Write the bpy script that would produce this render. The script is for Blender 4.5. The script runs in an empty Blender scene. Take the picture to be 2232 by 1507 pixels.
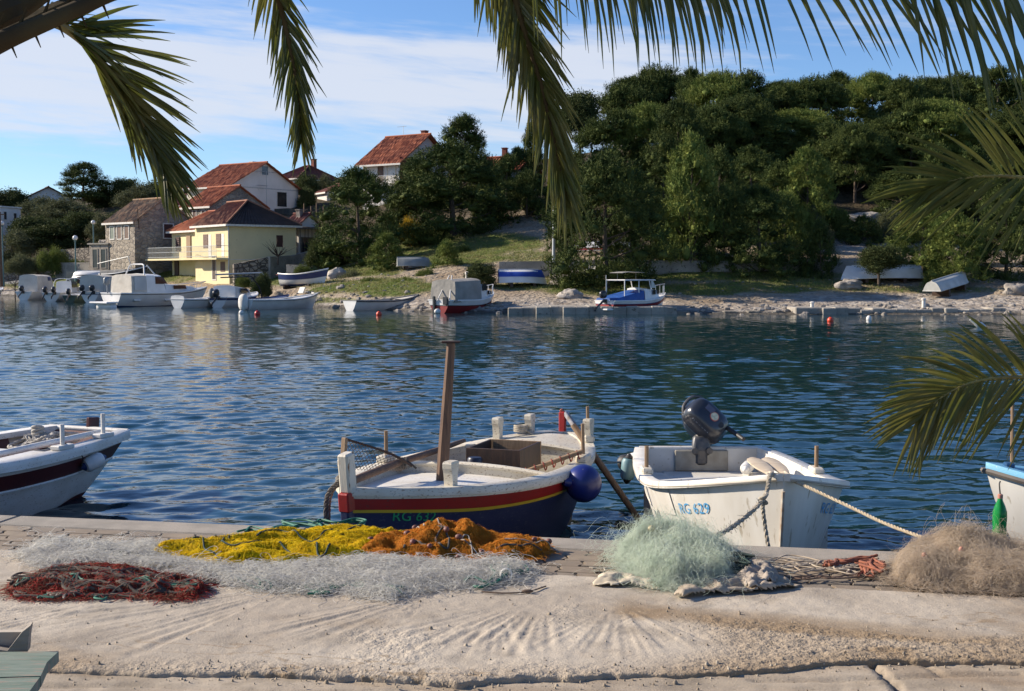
import bpy, math, random
import numpy as np
from mathutils import Vector, Matrix, noise as mnoise

random.seed(7); RNG = np.random.default_rng(11)
SC = bpy.context.scene; COL = SC.collection
PI = math.pi
# ---------------------------------------------------------------- camera maths (photo is 2232 x 1507)
F, CX, CY, ZC = 2694.0, 1116.0, 753.5, 2.4
PIT = math.atan(163.5 / F)
CP, SP = math.cos(PIT), math.sin(PIT)
QZ = 0.75                                   # top of the quay above the water

def ray(px, py):
    a, b = (px - CX) / F, (CY - py) / F
    return Vector((a, CP + b * SP, -SP + b * CP))
def at(px, py, D):
    r = ray(px, py); return Vector((r.x / r.y * D, D, ZC + r.z / r.y * D))
def gz(px, py, z):
    r = ray(px, py); k = (z - ZC) / r.z
    return Vector((r.x * k, r.y * k, z))
def proj(p):
    y, z = p[1], p[2] - ZC
    d = y * CP - z * SP; u = y * SP + z * CP
    return CX + F * p[0] / d, CY - F * u / d
def sstep(a, b, x):
    t = min(1, max(0, (x - a) / (b - a))); return t * t * (3 - 2 * t)
def lerp(a, b, t): return a + (b - a) * t

# ---------------------------------------------------------------- materials
def nm(name):
    m = bpy.data.materials.new(name); m.use_nodes = True
    nt = m.node_tree; return m, nt, nt.nodes['Principled BSDF']
def mat(name, c1, c2=None, rough=0.6, scale=4.0, detail=6.0, bump=0.0, bscale=None, metal=0.0, spec=0.5,
        stretch=None, lo=0.35, hi=0.65, coord='Object', c3=None, s3=25.0, a3=0.6, trans=0.0, rand=0.0, coat=0.0):
    """noise-mottled principled surface; c3 = a second, finer layer of specks / wear"""
    m, nt, b = nm(name); N, Lk = nt.nodes, nt.links
    b.inputs['Roughness'].default_value = rough; b.inputs['Metallic'].default_value = metal
    b.inputs['Specular IOR Level'].default_value = spec
    if coat: b.inputs['Coat Weight'].default_value = coat; b.inputs['Coat Roughness'].default_value = 0.1
    tc = N.new('ShaderNodeTexCoord'); mp = N.new('ShaderNodeMapping')
    Lk.new(tc.outputs[coord], mp.inputs['Vector'])
    if stretch: mp.inputs['Scale'].default_value = stretch
    c2 = c2 or tuple(x * 0.8 for x in c1)
    n = N.new('ShaderNodeTexNoise'); n.inputs['Scale'].default_value = scale; n.inputs['Detail'].default_value = detail
    Lk.new(mp.outputs[0], n.inputs['Vector'])
    r = N.new('ShaderNodeMapRange'); r.inputs['From Min'].default_value = lo; r.inputs['From Max'].default_value = hi
    Lk.new(n.outputs['Fac'], r.inputs['Value'])
    mx = N.new('ShaderNodeMix'); mx.data_type = 'RGBA'
    mx.inputs['A'].default_value = (*c1, 1); mx.inputs['B'].default_value = (*c2, 1)
    Lk.new(r.outputs[0], mx.inputs['Factor']); out = mx.outputs['Result']
    if c3:
        n3 = N.new('ShaderNodeTexNoise'); n3.inputs['Scale'].default_value = s3; n3.inputs['Detail'].default_value = 5
        Lk.new(mp.outputs[0], n3.inputs['Vector'])
        r3 = N.new('ShaderNodeMapRange'); r3.inputs['From Min'].default_value = a3; r3.inputs['From Max'].default_value = a3 + 0.06
        Lk.new(n3.outputs['Fac'], r3.inputs['Value'])
        m3 = N.new('ShaderNodeMix'); m3.data_type = 'RGBA'; m3.inputs['B'].default_value = (*c3, 1)
        Lk.new(out, m3.inputs['A']); Lk.new(r3.outputs[0], m3.inputs['Factor']); out = m3.outputs['Result']
    if rand:
        oi = N.new('ShaderNodeObjectInfo'); hs = N.new('ShaderNodeHueSaturation')
        rr = N.new('ShaderNodeMapRange'); rr.inputs['To Min'].default_value = 1 - rand; rr.inputs['To Max'].default_value = 1 + rand
        Lk.new(oi.outputs['Random'], rr.inputs['Value']); Lk.new(rr.outputs[0], hs.inputs['Value'])
        Lk.new(out, hs.inputs['Color']); out = hs.outputs['Color']
    Lk.new(out, b.inputs['Base Color'])
    if bump:
        nb = N.new('ShaderNodeTexNoise'); nb.inputs['Scale'].default_value = bscale or scale * 4; nb.inputs['Detail'].default_value = 6
        Lk.new(mp.outputs[0], nb.inputs['Vector'])
        bp = N.new('ShaderNodeBump'); bp.inputs['Strength'].default_value = 1.0; bp.inputs['Distance'].default_value = bump
        Lk.new(nb.outputs['Fac'], bp.inputs['Height']); Lk.new(bp.outputs[0], b.inputs['Normal'])
    if trans:
        tr = N.new('ShaderNodeBsdfTranslucent'); ms = N.new('ShaderNodeMixShader'); ms.inputs[0].default_value = trans
        Lk.new(out, tr.inputs['Color']); Lk.new(b.outputs[0], ms.inputs[1]); Lk.new(tr.outputs[0], ms.inputs[2])
        Lk.new(ms.outputs[0], N['Material Output'].inputs['Surface'])
    return m

# ---------------------------------------------------------------- mesh builder
class MB:
    def __init__(s): s.v = []; s.f = []; s.mi = []; s.cm = 0
    def add(s, vs, fs):
        o = len(s.v); s.v.extend([tuple(x) for x in vs])
        for f in fs: s.f.append(tuple(i + o for i in f)); s.mi.append(s.cm)
        return s
    def box(s, c, size, rot=None, taper=1.0, bev=0.0):
        hx, hy, hz = [d / 2 for d in size]; c = Vector(c)
        if bev > 0:
            b = min(bev, hx * .9, hy * .9, hz * .9); vs = []
            for (z, k) in ((-hz, b), (-hz + b, 0), (hz - b, 0), (hz, b)):
                tp = 1.0 if z < 0 else taper
                x, y = (hx - k) * tp, (hy - k) * tp; bb = b if k == 0 else b * .3
                for (sx, sy) in ((-1, -1), (1, -1), (1, 1), (-1, 1)):
                    if sx * sy > 0: ring = [(sx * x, sy * (y - bb)), (sx * (x - bb), sy * y)]
                    else: ring = [(sx * (x - bb), sy * y), (sx * x, sy * (y - bb))]
                    if (sx, sy) == (-1, -1): ring = [(-x, -(y - bb)), (-(x - bb), -y)]
                    if (sx, sy) == (1, -1): ring = [((x - bb), -y), (x, -(y - bb))]
                    if (sx, sy) == (1, 1): ring = [(x, y - bb), (x - bb, y)]
                    if (sx, sy) == (-1, 1): ring = [(-(x - bb), y), (-x, y - bb)]
                    vs += [(p[0], p[1], z) for p in ring]
            fs = [tuple(range(7, -1, -1)), tuple(range(24, 32))]
            for r in range(3):
                for i in range(8):
                    j = (i + 1) % 8; fs.append((r * 8 + i, r * 8 + j, r * 8 + 8 + j, r * 8 + 8 + i))
        else:
            vs = []
            for z in (-hz, hz):
                k = 1 if z < 0 else taper
                vs += [(-hx * k, -hy * k, z), (hx * k, -hy * k, z), (hx * k, hy * k, z), (-hx * k, hy * k, z)]
            fs = [(3, 2, 1, 0), (4, 5, 6, 7), (0, 1, 5, 4), (1, 2, 6, 5), (2, 3, 7, 6), (3, 0, 4, 7)]
        vs = [Vector(v) for v in vs]
        if rot is not None: vs = [rot @ v for v in vs]
        return s.add([v + c for v in vs], fs)
    def beam(s, p, q, w, h, up=(0, 0, 1), bev=0.0, taper=1.0):
        """box from p to q"""
        p, q = Vector(p), Vector(q); d = q - p; L = d.length; z = d / L
        x = Vector(up).cross(z)
        if x.length < 1e-4: x = Vector((1, 0, 0)).cross(z)
        x.normalize(); y = z.cross(x)
        R = Matrix((x, y, z)).transposed()
        return s.box((p + q) / 2, (w, h, L), R, taper, bev)
    def tube(s, pts, r, n=8, cap=True, closed=False):
        pts = [Vector(p) for p in pts]; m = len(pts)
        rs = list(r) if hasattr(r, '__len__') else [r] * m
        vs = []; nrm = None
        for i, p in enumerate(pts):
            if closed: t = pts[(i + 1) % m] - pts[i - 1]
            else: t = pts[min(i + 1, m - 1)] - pts[max(i - 1, 0)]
            if t.length < 1e-9: t = Vector((0, 0, 1))
            t.normalize()
            if nrm is None:
                a = Vector((0, 0, 1)) if abs(t.z) < .9 else Vector((1, 0, 0)); nrm = t.cross(a).normalized()
            else:
                nrm = nrm - t * nrm.dot(t)
                nrm = nrm.normalized() if nrm.length > 1e-6 else t.orthogonal().normalized()
            bi = t.cross(nrm)
            for k in range(n):
                a = 2 * PI * k / n; vs.append(p + (nrm * math.cos(a) + bi * math.sin(a)) * rs[i])
        fs = []
        for i in range(m if closed else m - 1):
            i2 = (i + 1) % m
            for k in range(n):
                k2 = (k + 1) % n; fs.append((i * n + k, i * n + k2, i2 * n + k2, i2 * n + k))
        if cap and not closed: fs += [tuple(range(n - 1, -1, -1)), tuple(range((m - 1) * n, m * n))]
        return s.add(vs, fs)
    def lathe(s, prof, n=16, M=None):
        """prof: list of (r, z)"""
        vs = []; 
        for (r, z) in prof:
            for k in range(n):
                a = 2 * PI * k / n; vs.append(Vector((r * math.cos(a), r * math.sin(a), z)))
        fs = []
        for i in range(len(prof) - 1):
            for k in range(n):
                k2 = (k + 1) % n; fs.append((i * n + k, i * n + k2, i * n + n + k2, i * n + n + k))
        fs += [tuple(range(n - 1, -1, -1)), tuple(range((len(prof) - 1) * n, len(prof) * n))]
        if M is not None: vs = [M @ v for v in vs]
        return s.add(vs, fs)
    def ball(s, c, r, n=14, m=9, rot=None, pw=1.0):
        rx, ry, rz = r if hasattr(r, '__len__') else (r, r, r); vs = []
        def sp(x): return math.copysign(abs(x) ** pw, x)
        for i in range(m + 1):
            th = PI * i / m; 
            for k in range(n):
                a = 2 * PI * k / n
                vs.append(Vector((rx * sp(math.sin(th)) * sp(math.cos(a)), ry * sp(math.sin(th)) * sp(math.sin(a)), -rz * sp(math.cos(th)))))
        if rot is not None: vs = [rot @ v for v in vs]
        fs = []
        for i in range(m):
            for k in range(n):
                k2 = (k + 1) % n; fs.append((i * n + k, i * n + k2, i * n + n + k2, i * n + n + k))
        return s.add([v + Vector(c) for v in vs], fs)
    def grid(s, fn, nu, nv, flip=False):
        vs = [fn(i / nu, j / nv) for i in range(nu + 1) for j in range(nv + 1)]; fs = []
        for i in range(nu):
            for j in range(nv):
                a = i * (nv + 1) + j; q = (a, a + nv + 1, a + nv + 2, a + 1); fs.append(q[::-1] if flip else q)
        return s.add(vs, fs)
    def sheet(s, fn, nu, nv, th):
        """grid with thickness th downwards and closed rim"""
        s.grid(fn, nu, nv); s.grid(lambda u, v: Vector(fn(u, v)) - Vector((0, 0, th)), nu, nv, True)
        def rim(path, flip):
            vs = []
            for p in path: vs += [Vector(p), Vector(p) - Vector((0, 0, th))]
            fs = [(2 * i, 2 * i + 1, 2 * i + 3, 2 * i + 2) for i in range(len(path) - 1)]
            s.add(vs, [f[::-1] for f in fs] if flip else fs)
        rim([fn(i / nu, 0) for i in range(nu + 1)], False); rim([fn(i / nu, 1) for i in range(nu + 1)], True)
        rim([fn(0, j / nv) for j in range(nv + 1)], True); rim([fn(1, j / nv) for j in range(nv + 1)], False)
        return s
    def prism(s, poly, th, M=None):
        """2-D polygon (x, y) extruded along z from 0 to th"""
        n = len(poly); vs = [Vector((p[0], p[1], 0)) for p in poly] + [Vector((p[0], p[1], th)) for p in poly]
        fs = [tuple(range(n - 1, -1, -1)), tuple(range(n, 2 * n))] + [(i, (i + 1) % n, n + (i + 1) % n, n + i) for i in range(n)]
        if M is not None: vs = [M @ v for v in vs]
        return s.add(vs, fs)
    def build(s, name, m, parent=None, smooth=False, loc=None):
        me = bpy.data.meshes.new(name); me.from_pydata([tuple(v) for v in s.v], [], s.f); 
        ms = m if isinstance(m, (list, tuple)) else [m]
        for x in ms: me.materials.append(x)
        if len(ms) > 1: me.polygons.foreach_set('material_index', s.mi)
        if smooth: me.polygons.foreach_set('use_smooth', [True] * len(s.f))
        me.validate(); me.update()
        o = bpy.data.objects.new(name, me); COL.objects.link(o)
        if smooth and smooth != 'all':
            try: me.set_sharp_from_angle(angle=math.radians(smooth if smooth is not True else 40))
            except Exception: pass
        if parent: o.parent = parent
        if loc is not None: o.location = loc
        return o

def npmesh(name, V, Fq, m, parent=None, smooth=False):
    """fast mesh from numpy arrays; Fq is (n,3) or (n,4)"""
    V = np.asarray(V, dtype=np.float32); Fq = np.asarray(Fq, dtype=np.int32); k = Fq.shape[1]
    me = bpy.data.meshes.new(name); me.vertices.add(len(V)); me.vertices.foreach_set('co', V.ravel())
    me.loops.add(Fq.size); me.loops.foreach_set('vertex_index', Fq.ravel())
    me.polygons.add(len(Fq)); me.polygons.foreach_set('loop_start', np.arange(0, Fq.size, k, dtype=np.int32))
    if smooth: me.polygons.foreach_set('use_smooth', np.ones(len(Fq), dtype=bool))
    me.materials.append(m); me.update(calc_edges=True)
    o = bpy.data.objects.new(name, me); COL.objects.link(o)
    if parent: o.parent = parent
    return o

def tag(o, label=None, cat=None, group=None, kind=None):
    if label: o['label'] = label
    if cat: o['category'] = cat
    if group: o['group'] = group
    if kind: o['kind'] = kind
    return o
def thing(name, label, cat, loc=(0, 0, 0), rz=0.0, group=None):
    o = bpy.data.objects.new(name, None); COL.objects.link(o); o.location = loc; o.rotation_euler = (0, 0, rz)
    o.empty_display_size = .2
    return tag(o, label, cat, group)
def kids(o): return [c for c in bpy.data.objects if c.parent == o]
def copy_tree(o, parent=None):
    c = o.copy(); COL.objects.link(c)
    if parent: c.parent = parent
    for ch in list(o.children): copy_tree(ch, c)
    return c
def bez(pts, n):
    """Catmull-Rom through pts"""
    P = [Vector(p) for p in pts]; P = [P[0] * 2 - P[1]] + P + [P[-1] * 2 - P[-2]]; out = []
    segs = len(P) - 3
    for i in range(n + 1):
        u = i / n * segs; k = min(int(u), segs - 1); t = u - k
        a, b, c, d = P[k:k + 4]
        out.append(0.5 * ((2 * b) + (c - a) * t + (2 * a - 5 * b + 4 * c - d) * t * t + (3 * b - a - 3 * c + d) * t ** 3))
    return out
def text_mesh(txt, size):
    cu = bpy.data.curves.new('lettering', 'FONT'); cu.body = txt; cu.size = size; cu.resolution_u = 3
    o = bpy.data.objects.new('lettering', cu); COL.objects.link(o)
    dg = bpy.context.evaluated_depsgraph_get(); me = o.evaluated_get(dg).to_mesh()
    V = [v.co.copy() for v in me.vertices]; Fc = [tuple(p.vertices) for p in me.polygons]
    o.evaluated_get(dg).to_mesh_clear(); bpy.data.objects.remove(o); bpy.data.curves.remove(cu)
    return V, Fc
def fbm2(x, y, oct=4, seed=0.0, gain=.5):
    """numpy value-noise fbm"""
    x = np.asarray(x, dtype=float); y = np.asarray(y, dtype=float); tot = np.zeros(np.broadcast(x, y).shape); a = 1.0
    for o in range(oct):
        xs, ys = x * 2 ** o + seed * 17.3 + o * 5.1, y * 2 ** o + seed * 9.7 + o * 3.7
        xi, yi = np.floor(xs), np.floor(ys); xf, yf = xs - xi, ys - yi
        xf = xf * xf * (3 - 2 * xf); yf = yf * yf * (3 - 2 * yf)
        h = lambda i, j: (np.sin(i * 127.1 + j * 311.7 + seed * 74.7) * 43758.5453) % 1.0
        tot += a * ((h(xi, yi) * (1 - xf) + h(xi + 1, yi) * xf) * (1 - yf) + (h(xi, yi + 1) * (1 - xf) + h(xi + 1, yi + 1) * xf) * yf - .5)
        a *= gain
    return tot

# ---------------------------------------------------------------- camera, sun, sky
cam = bpy.data.objects.new('camera', bpy.data.cameras.new('camera')); COL.objects.link(cam)
cam.location = (0, 0, ZC); cam.rotation_euler = (PI / 2 - PIT, 0, 0)
cam.data.sensor_width = 36; cam.data.lens = 36 * F / 2232; cam.data.clip_start = .05; cam.data.clip_end = 5000
SC.camera = cam
SUN_EL = math.radians(27); SUN_AZ = math.radians(166)      # direction TO the sun, measured from +X anticlockwise
sd = Vector((math.cos(SUN_EL) * math.cos(SUN_AZ), math.cos(SUN_EL) * math.sin(SUN_AZ), math.sin(SUN_EL)))
sun = bpy.data.objects.new('sun', bpy.data.lights.new('sun', 'SUN')); COL.objects.link(sun)
sun.data.energy = 5.0; sun.data.angle = math.radians(.5); sun.data.color = (1.0, .88, .72)
sun.rotation_euler = sd.to_track_quat('Z', 'Y').to_euler()
sun.location = (-20, 0, 30)
W = bpy.data.worlds.new('World'); SC.world = W; W.use_nodes = True
nt = W.node_tree; N, Lk = nt.nodes, nt.links
bg = N['Background']; sky = N.new('ShaderNodeTexSky'); sky.sky_type = 'NISHITA'; sky.sun_disc = False
sky.sun_elevation = SUN_EL; sky.sun_rotation = math.radians(90) - SUN_AZ
sky.air_density = 1.0; sky.dust_density = 0; sky.ozone_density = 4.0; sky.altitude = 0
def M_(op, a, b=None, c=None):
    n = N.new('ShaderNodeMath'); n.operation = op
    for i, x in enumerate((a, b, c)):
        if x is None: continue
        if isinstance(x, (int, float)): n.inputs[i].default_value = x
        else: Lk.new(x, n.inputs[i])
    return n.outputs[0]
tc = N.new('ShaderNodeTexCoord'); sx = N.new('ShaderNodeSeparateXYZ'); Lk.new(tc.outputs['Generated'], sx.inputs[0])
X_, Y_, Z_ = sx.outputs
az = M_('ARCTAN2', X_, Y_); el = M_('ARCSINE', M_('MINIMUM', M_('MAXIMUM', Z_, -1.0), 1.0))
# cirrus: long streaks, slightly tilted, fine grain inside the large sheets
cv = N.new('ShaderNodeCombineXYZ'); Lk.new(M_('MULTIPLY', az, 2.2), cv.inputs[0])
Lk.new(M_('ADD', M_('MULTIPLY', el, 24.0), M_('MULTIPLY', az, 1.5)), cv.inputs[1])
n1 = N.new('ShaderNodeTexNoise'); n1.inputs['Scale'].default_value = 1.15; n1.inputs['Detail'].default_value = 9; n1.inputs['Roughness'].default_value = .6; n1.inputs['Distortion'].default_value = .35
Lk.new(cv.outputs[0], n1.inputs['Vector'])
cv2 = N.new('ShaderNodeCombineXYZ'); Lk.new(M_('MULTIPLY', az, 7.0), cv2.inputs[0]); Lk.new(M_('ADD', M_('MULTIPLY', el, 60.0), M_('MULTIPLY', az, 5.0)), cv2.inputs[1])
n2 = N.new('ShaderNodeTexNoise'); n2.inputs['Scale'].default_value = 1.2; n2.inputs['Detail'].default_value = 8; n2.inputs['Roughness'].default_value = .6
Lk.new(cv2.outputs[0], n2.inputs['Vector'])
# the big sheet of cloud hangs low over the village and thins to the right and above
d = M_('DIVIDE', M_('SUBTRACT', el, .150), .055); band = M_('POWER', 2.718, M_('MULTIPLY', M_('MULTIPLY', d, d), -1.0))
side = N.new('ShaderNodeMapRange'); side.interpolation_type = 'SMOOTHSTEP'
side.inputs['From Min'].default_value = .05; side.inputs['From Max'].default_value = .28; side.inputs['To Min'].default_value = 1; side.inputs['To Max'].default_value = .15
Lk.new(az, side.inputs['Value'])
cov = M_('ADD', M_('MULTIPLY', M_('MULTIPLY', band, side.outputs[0]), .40), -.04)
raw = M_('ADD', M_('SUBTRACT', n1.outputs['Fac'], .52), M_('MULTIPLY', M_('SUBTRACT', n2.outputs['Fac'], .5), .55))
cl = N.new('ShaderNodeMapRange'); cl.interpolation_type = 'SMOOTHSTEP'; cl.inputs['From Min'].default_value = .0; cl.inputs['From Max'].default_value = .36
Lk.new(M_('ADD', raw, cov), cl.inputs['Value'])
CLOUD = (5.6, 5.9, 6.6, 1)
mxc = N.new('ShaderNodeMix'); mxc.data_type = 'RGBA'; mxc.inputs['B'].default_value = CLOUD
Lk.new(M_('MULTIPLY', cl.outputs[0], .85), mxc.inputs['Factor']); tint = N.new('ShaderNodeMix'); tint.data_type = 'RGBA'; tint.blend_type = 'MULTIPLY'; tint.inputs['Factor'].default_value = 1; tint.inputs['B'].default_value = (.86, .97, 1.18, 1); Lk.new(sky.outputs[0], tint.inputs['A']); Lk.new(tint.outputs['Result'], mxc.inputs['A'])
Lk.new(mxc.outputs['Result'], bg.inputs['Color']); bg.inputs['Strength'].default_value = .080
SC.view_settings.view_transform = 'Standard'; SC.view_settings.look = 'None'
SC.view_settings.exposure = .76; SC.view_settings.gamma = 1
SC.cycles.max_bounces = 6; SC.cycles.transparent_max_bounces = 12
SC.cycles.caustics_reflective = False; SC.cycles.caustics_refractive = False
# ================================================================ WATER
def build_water():
    th_in = np.linspace(-.50, .50, 620)                     # tan of the bearing, dense inside the frame
    th = np.concatenate([np.linspace(-2.2, -.52, 40), th_in, np.linspace(.52, 2.2, 40)])
    rows = [6.2]
    while rows[-1] < 130: rows.append(rows[-1] * 1.0034)
    while rows[-1] < 700: rows.append(rows[-1] * 1.05)
    D = np.array(rows); T, DD = np.meshgrid(th, D); X = T * DD; Y = DD
    rng = np.random.default_rng(5); Z = np.zeros_like(X); sp = DD * .0034
    nW = 120; rms = .086
    lam = np.exp(rng.uniform(np.log(.14), np.log(.95), nW))
    ang = np.where(rng.random(nW) < .85, rng.normal(PI * .54, .58, nW), rng.uniform(0, PI, nW))
    wx = fbm2(X * .35, Y * .35, 3, 3.0) * .25; wy = fbm2(X * .35, Y * .35, 3, 8.0) * .25
    for l, a, ph in zip(lam, ang, rng.uniform(0, 2 * PI, nW)):
        k = 2 * PI / l; s = rms * math.sqrt(2 / nW) * (1.15 if .28 < l < .8 else .8)
        fade = np.clip((l / (sp * 2.1) - 1) / 1.0, 0, 1)
        Z += s / k * fade * np.sin(k * (math.cos(a) * (X + wx) + math.sin(a) * (Y + wy)) + ph)
    Z *= .80 + .55 * np.clip(fbm2(X * .13, Y * .22, 4, 1.0) * 1.3 + .45, 0, 1.3)
    r, c = X.shape; idx = np.arange(r * c).reshape(r, c)
    Fq = np.stack([idx[:-1, :-1], idx[:-1, 1:], idx[1:, 1:], idx[1:, :-1]], -1).reshape(-1, 4)
    m, nt, b = nm('sea_water'); b.inputs['Base Color'].default_value = (.005, .030, .042, 1)
    b.inputs['Roughness'].default_value = .012; b.inputs['IOR'].default_value = 1.333
    N, Lk = nt.nodes, nt.links; tc = N.new('ShaderNodeTexCoord'); mp = N.new('ShaderNodeMapping')
    Lk.new(tc.outputs['Object'], mp.inputs[0]); mp.inputs['Scale'].default_value = (.75, 1.35, 1)
    n = N.new('ShaderNodeTexNoise'); n.inputs['Scale'].default_value = 4.5; n.inputs['Detail'].default_value = 3; Lk.new(mp.outputs[0], n.inputs['Vector'])
    bp = N.new('ShaderNodeBump'); bp.inputs['Distance'].default_value = .007; bp.inputs['Strength'].default_value = 1; Lk.new(n.outputs['Fac'], bp.inputs['Height'])
    Lk.new(bp.outputs[0], b.inputs['Normal'])
    o = npmesh('water', np.stack([X, Y, Z], -1).reshape(-1, 3), Fq, m, smooth=True)
    tag(o, kind='structure')
build_water()

# ================================================================ QUAY
KA, KB = gz(0, 1122, QZ), gz(2232, 1213, QZ)
KU = (KB - KA).normalized(); KN = Vector((KU.y, -KU.x, 0))           # along the kerb; inland
if KN.y > 0: KN = -KN
def kq(s, w, z=0.0):
    p = KA + KU * s + KN * w; return Vector((p.x, p.y, QZ + z))
def sw(p): d = Vector(p) - KA; return d.dot(KU), d.dot(KN)
M_KERB = mat('kerb_concrete', (.35, .305, .25), (.26, .23, .19), rough=.9, scale=6, bump=.004, bscale=160, c3=(.20, .19, .17), s3=140, a3=.56)
def build_kerb():
    mb = MB(); s = -6.0; k = 0
    while s < 14:
        L = 2.05; g = .006
        for (w0, w1, z0, z1, b) in ((0, .30, -.20, 0, .014),):
            c = kq(s + L / 2, (w0 + w1) / 2, (z0 + z1) / 2)
            R = Matrix((KU, -KN, Vector((0, 0, 1)))).transposed()
            mb.box(c, (L - g, w1 - w0, z1 - z0), R, 1, b)
        s += L
    R = Matrix((KU, -KN, Vector((0, 0, 1)))).transposed()
    mb.box(kq(4, .18, -1.1), (20, .30, 1.8), R)
    tag(mb.build('quay_kerb', M_KERB), kind='structure')
build_kerb()
def build_pavers():
    tones = [mat('paver_tan', (.25, .195, .14), (.19, .15, .11), rough=.9, scale=9, bump=.002, bscale=220, c3=(.16, .14, .11), s3=90, a3=.62),
             mat('paver_sand', (.28, .22, .155), (.215, .17, .125), rough=.9, scale=9, bump=.002, bscale=220, c3=(.18, .15, .12), s3=90, a3=.62),
             mat('paver_grey', (.225, .185, .14), (.18, .145, .11), rough=.9, scale=9, bump=.002, bscale=220, c3=(.15, .13, .11), s3=90, a3=.62),
             mat('joint_sand', (.045, .036, .028), (.03, .026, .02), rough=1, scale=30)]
    mb = MB(); P, H = .225, .135; g = .0075; j = .018
    zig = [(0, 0), (0, .22), (1, .36), (1, .64), (0, .78), (0, 1)]
    for r in range(5):
        w = .312 + r * H
        for k in range(-20, 55):
            s = k * P + (P / 2 if r % 2 else 0) ; dz = random.uniform(-.0025, .0025) - .002; tl = random.uniform(-.004, .004)
            left = [(s + g + j * a, w + g + (H - 2 * g) * b) for a, b in zig]
            right = [(s + P - g + j * a, w + g + (H - 2 * g) * b) for a, b in reversed(zig)]
            poly = left + right; n = len(poly); cx = sum(p[0] for p in poly) / n; cy = sum(p[1] for p in poly) / n
            mb.cm = random.choice((0, 0, 1, 2)); e = .93
            top = [kq(cx + (p[0] - cx) * .975, cy + (p[1] - cy) * .955, dz + tl * (p[1] - w) / H) for p in poly]
            mid = [kq(p[0], p[1], dz - .006) for p in poly]; bot = [kq(p[0], p[1], -.04) for p in poly]
            fs = [tuple(range(n))] + [(n + i, n + (i + 1) % n, (i + 1) % n, i) for i in range(n)] + [(2 * n + i, 2 * n + (i + 1) % n, n + (i + 1) % n, n + i) for i in range(n)]
            mb.add(top + mid + bot, fs)
    mb.cm = 3; mb.add([kq(-6, .30, -.012), kq(14, .30, -.012), kq(14, 1.02, -.012), kq(-6, 1.02, -.012)], [(0, 1, 2, 3)])
    tag(mb.build('paving', tones), kind='structure')
build_pavers()

EDGE = [(-900, 1478), (0, 1462), (260, 1466), (560, 1470), (830, 1474), (1000, 1487), (1180, 1478), (1400, 1473), (1640, 1466), (1760, 1452), (1870, 1441), (1950, 1436), (2100, 1441), (2232, 1444), (3000, 1440)]
EDS = [sw(gz(px, py, QZ)) for px, py in EDGE]
def w_edge(s):
    s = np.asarray(s, dtype=float)
    base = np.interp(s, [e[0] for e in EDS], [e[1] for e in EDS])
    return base + fbm2(s * 2.3, s * 0 + 2, 7, 4.0, .62) * .05
def concrete(name, dirt_c, base1, base2, grit):
    m, nt, b = nm(name); N, Lk = nt.nodes, nt.links
    b.inputs['Roughness'].default_value = .93; b.inputs['Specular IOR Level'].default_value = .25
    tc = N.new('ShaderNodeTexCoord'); at_ = N.new('ShaderNodeAttribute'); at_.attribute_name = 'stain'
    def noise(sc, det, dist=0):
        n = N.new('ShaderNodeTexNoise'); n.inputs['Scale'].default_value = sc; n.inputs['Detail'].default_value = det; n.inputs['Distortion'].default_value = dist
        Lk.new(tc.outputs['Object'], n.inputs['Vector']); return n.outputs['Fac']
    def mr(x, a, b_, c=0, d=1):
        r = N.new('ShaderNodeMapRange'); Lk.new(x, r.inputs['Value'])
        for i, v in zip(('From Min', 'From Max', 'To Min', 'To Max'), (a, b_, c, d)): r.inputs[i].default_value = v
        return r.outputs[0]
    def mix(f, A, B):
        x = N.new('ShaderNodeMix'); x.data_type = 'RGBA'; Lk.new(f, x.inputs['Factor'])
        for k, v in (('A', A), ('B', B)):
            if isinstance(v, tuple): x.inputs[k].default_value = (*v, 1)
            else: Lk.new(v, x.inputs[k])
        return x.outputs['Result']
    c = mix(mr(noise(1.1, 7, .6), .38, .62), base1, base2)
    c = mix(mr(noise(3.5, 8, .3), .50, .66, 0, .75), c, tuple(x * .72 for x in base2))
    c = mix(at_.outputs['Fac'], c, dirt_c)
    c = mix(mr(noise(70, 3), .60, .72, 0, .55), c, tuple(x * .45 for x in base2))
    c = mix(mr(noise(110, 3), .62, .72, 0, .5), c, tuple(min(1, x * 1.35) for x in base1))
    Lk.new(c, b.inputs['Base Color'])
    ad = N.new('ShaderNodeMath'); ad.operation = 'ADD'; Lk.new(noise(130, 6), ad.inputs[0]); 
    ra = N.new('ShaderNodeAttribute'); ra.attribute_name = 'coarse'; rm_ = N.new('ShaderNodeMath'); rm_.operation = 'MULTIPLY_ADD'; rm_.inputs[1].default_value = 3.2; rm_.inputs[2].default_value = .7; Lk.new(ra.outputs['Fac'], rm_.inputs[0]); mu = N.new('ShaderNodeMath'); mu.operation = 'MULTIPLY'; Lk.new(rm_.outputs[0], mu.inputs[1]); Lk.new(noise(62, 4), mu.inputs[0]); Lk.new(mu.outputs[0], ad.inputs[1])
    bp = N.new('ShaderNodeBump'); bp.inputs['Distance'].default_value = grit; bp.inputs['Strength'].default_value = 1; Lk.new(ad.outputs[0], bp.inputs['Height'])
    Lk.new(bp.outputs[0], b.inputs['Normal']); return m
def set_stain(o, val):
    a = o.data.attributes.new('stain', 'FLOAT', 'POINT'); a.data.foreach_set('value', np.clip(val, 0, 1).astype(np.float32).ravel())
def to_world(S, Wd, Zd):
    return np.stack([KA.x + KU.x * S + KN.x * Wd, KA.y + KU.y * S + KN.y * Wd, QZ + Zd], -1)
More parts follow.
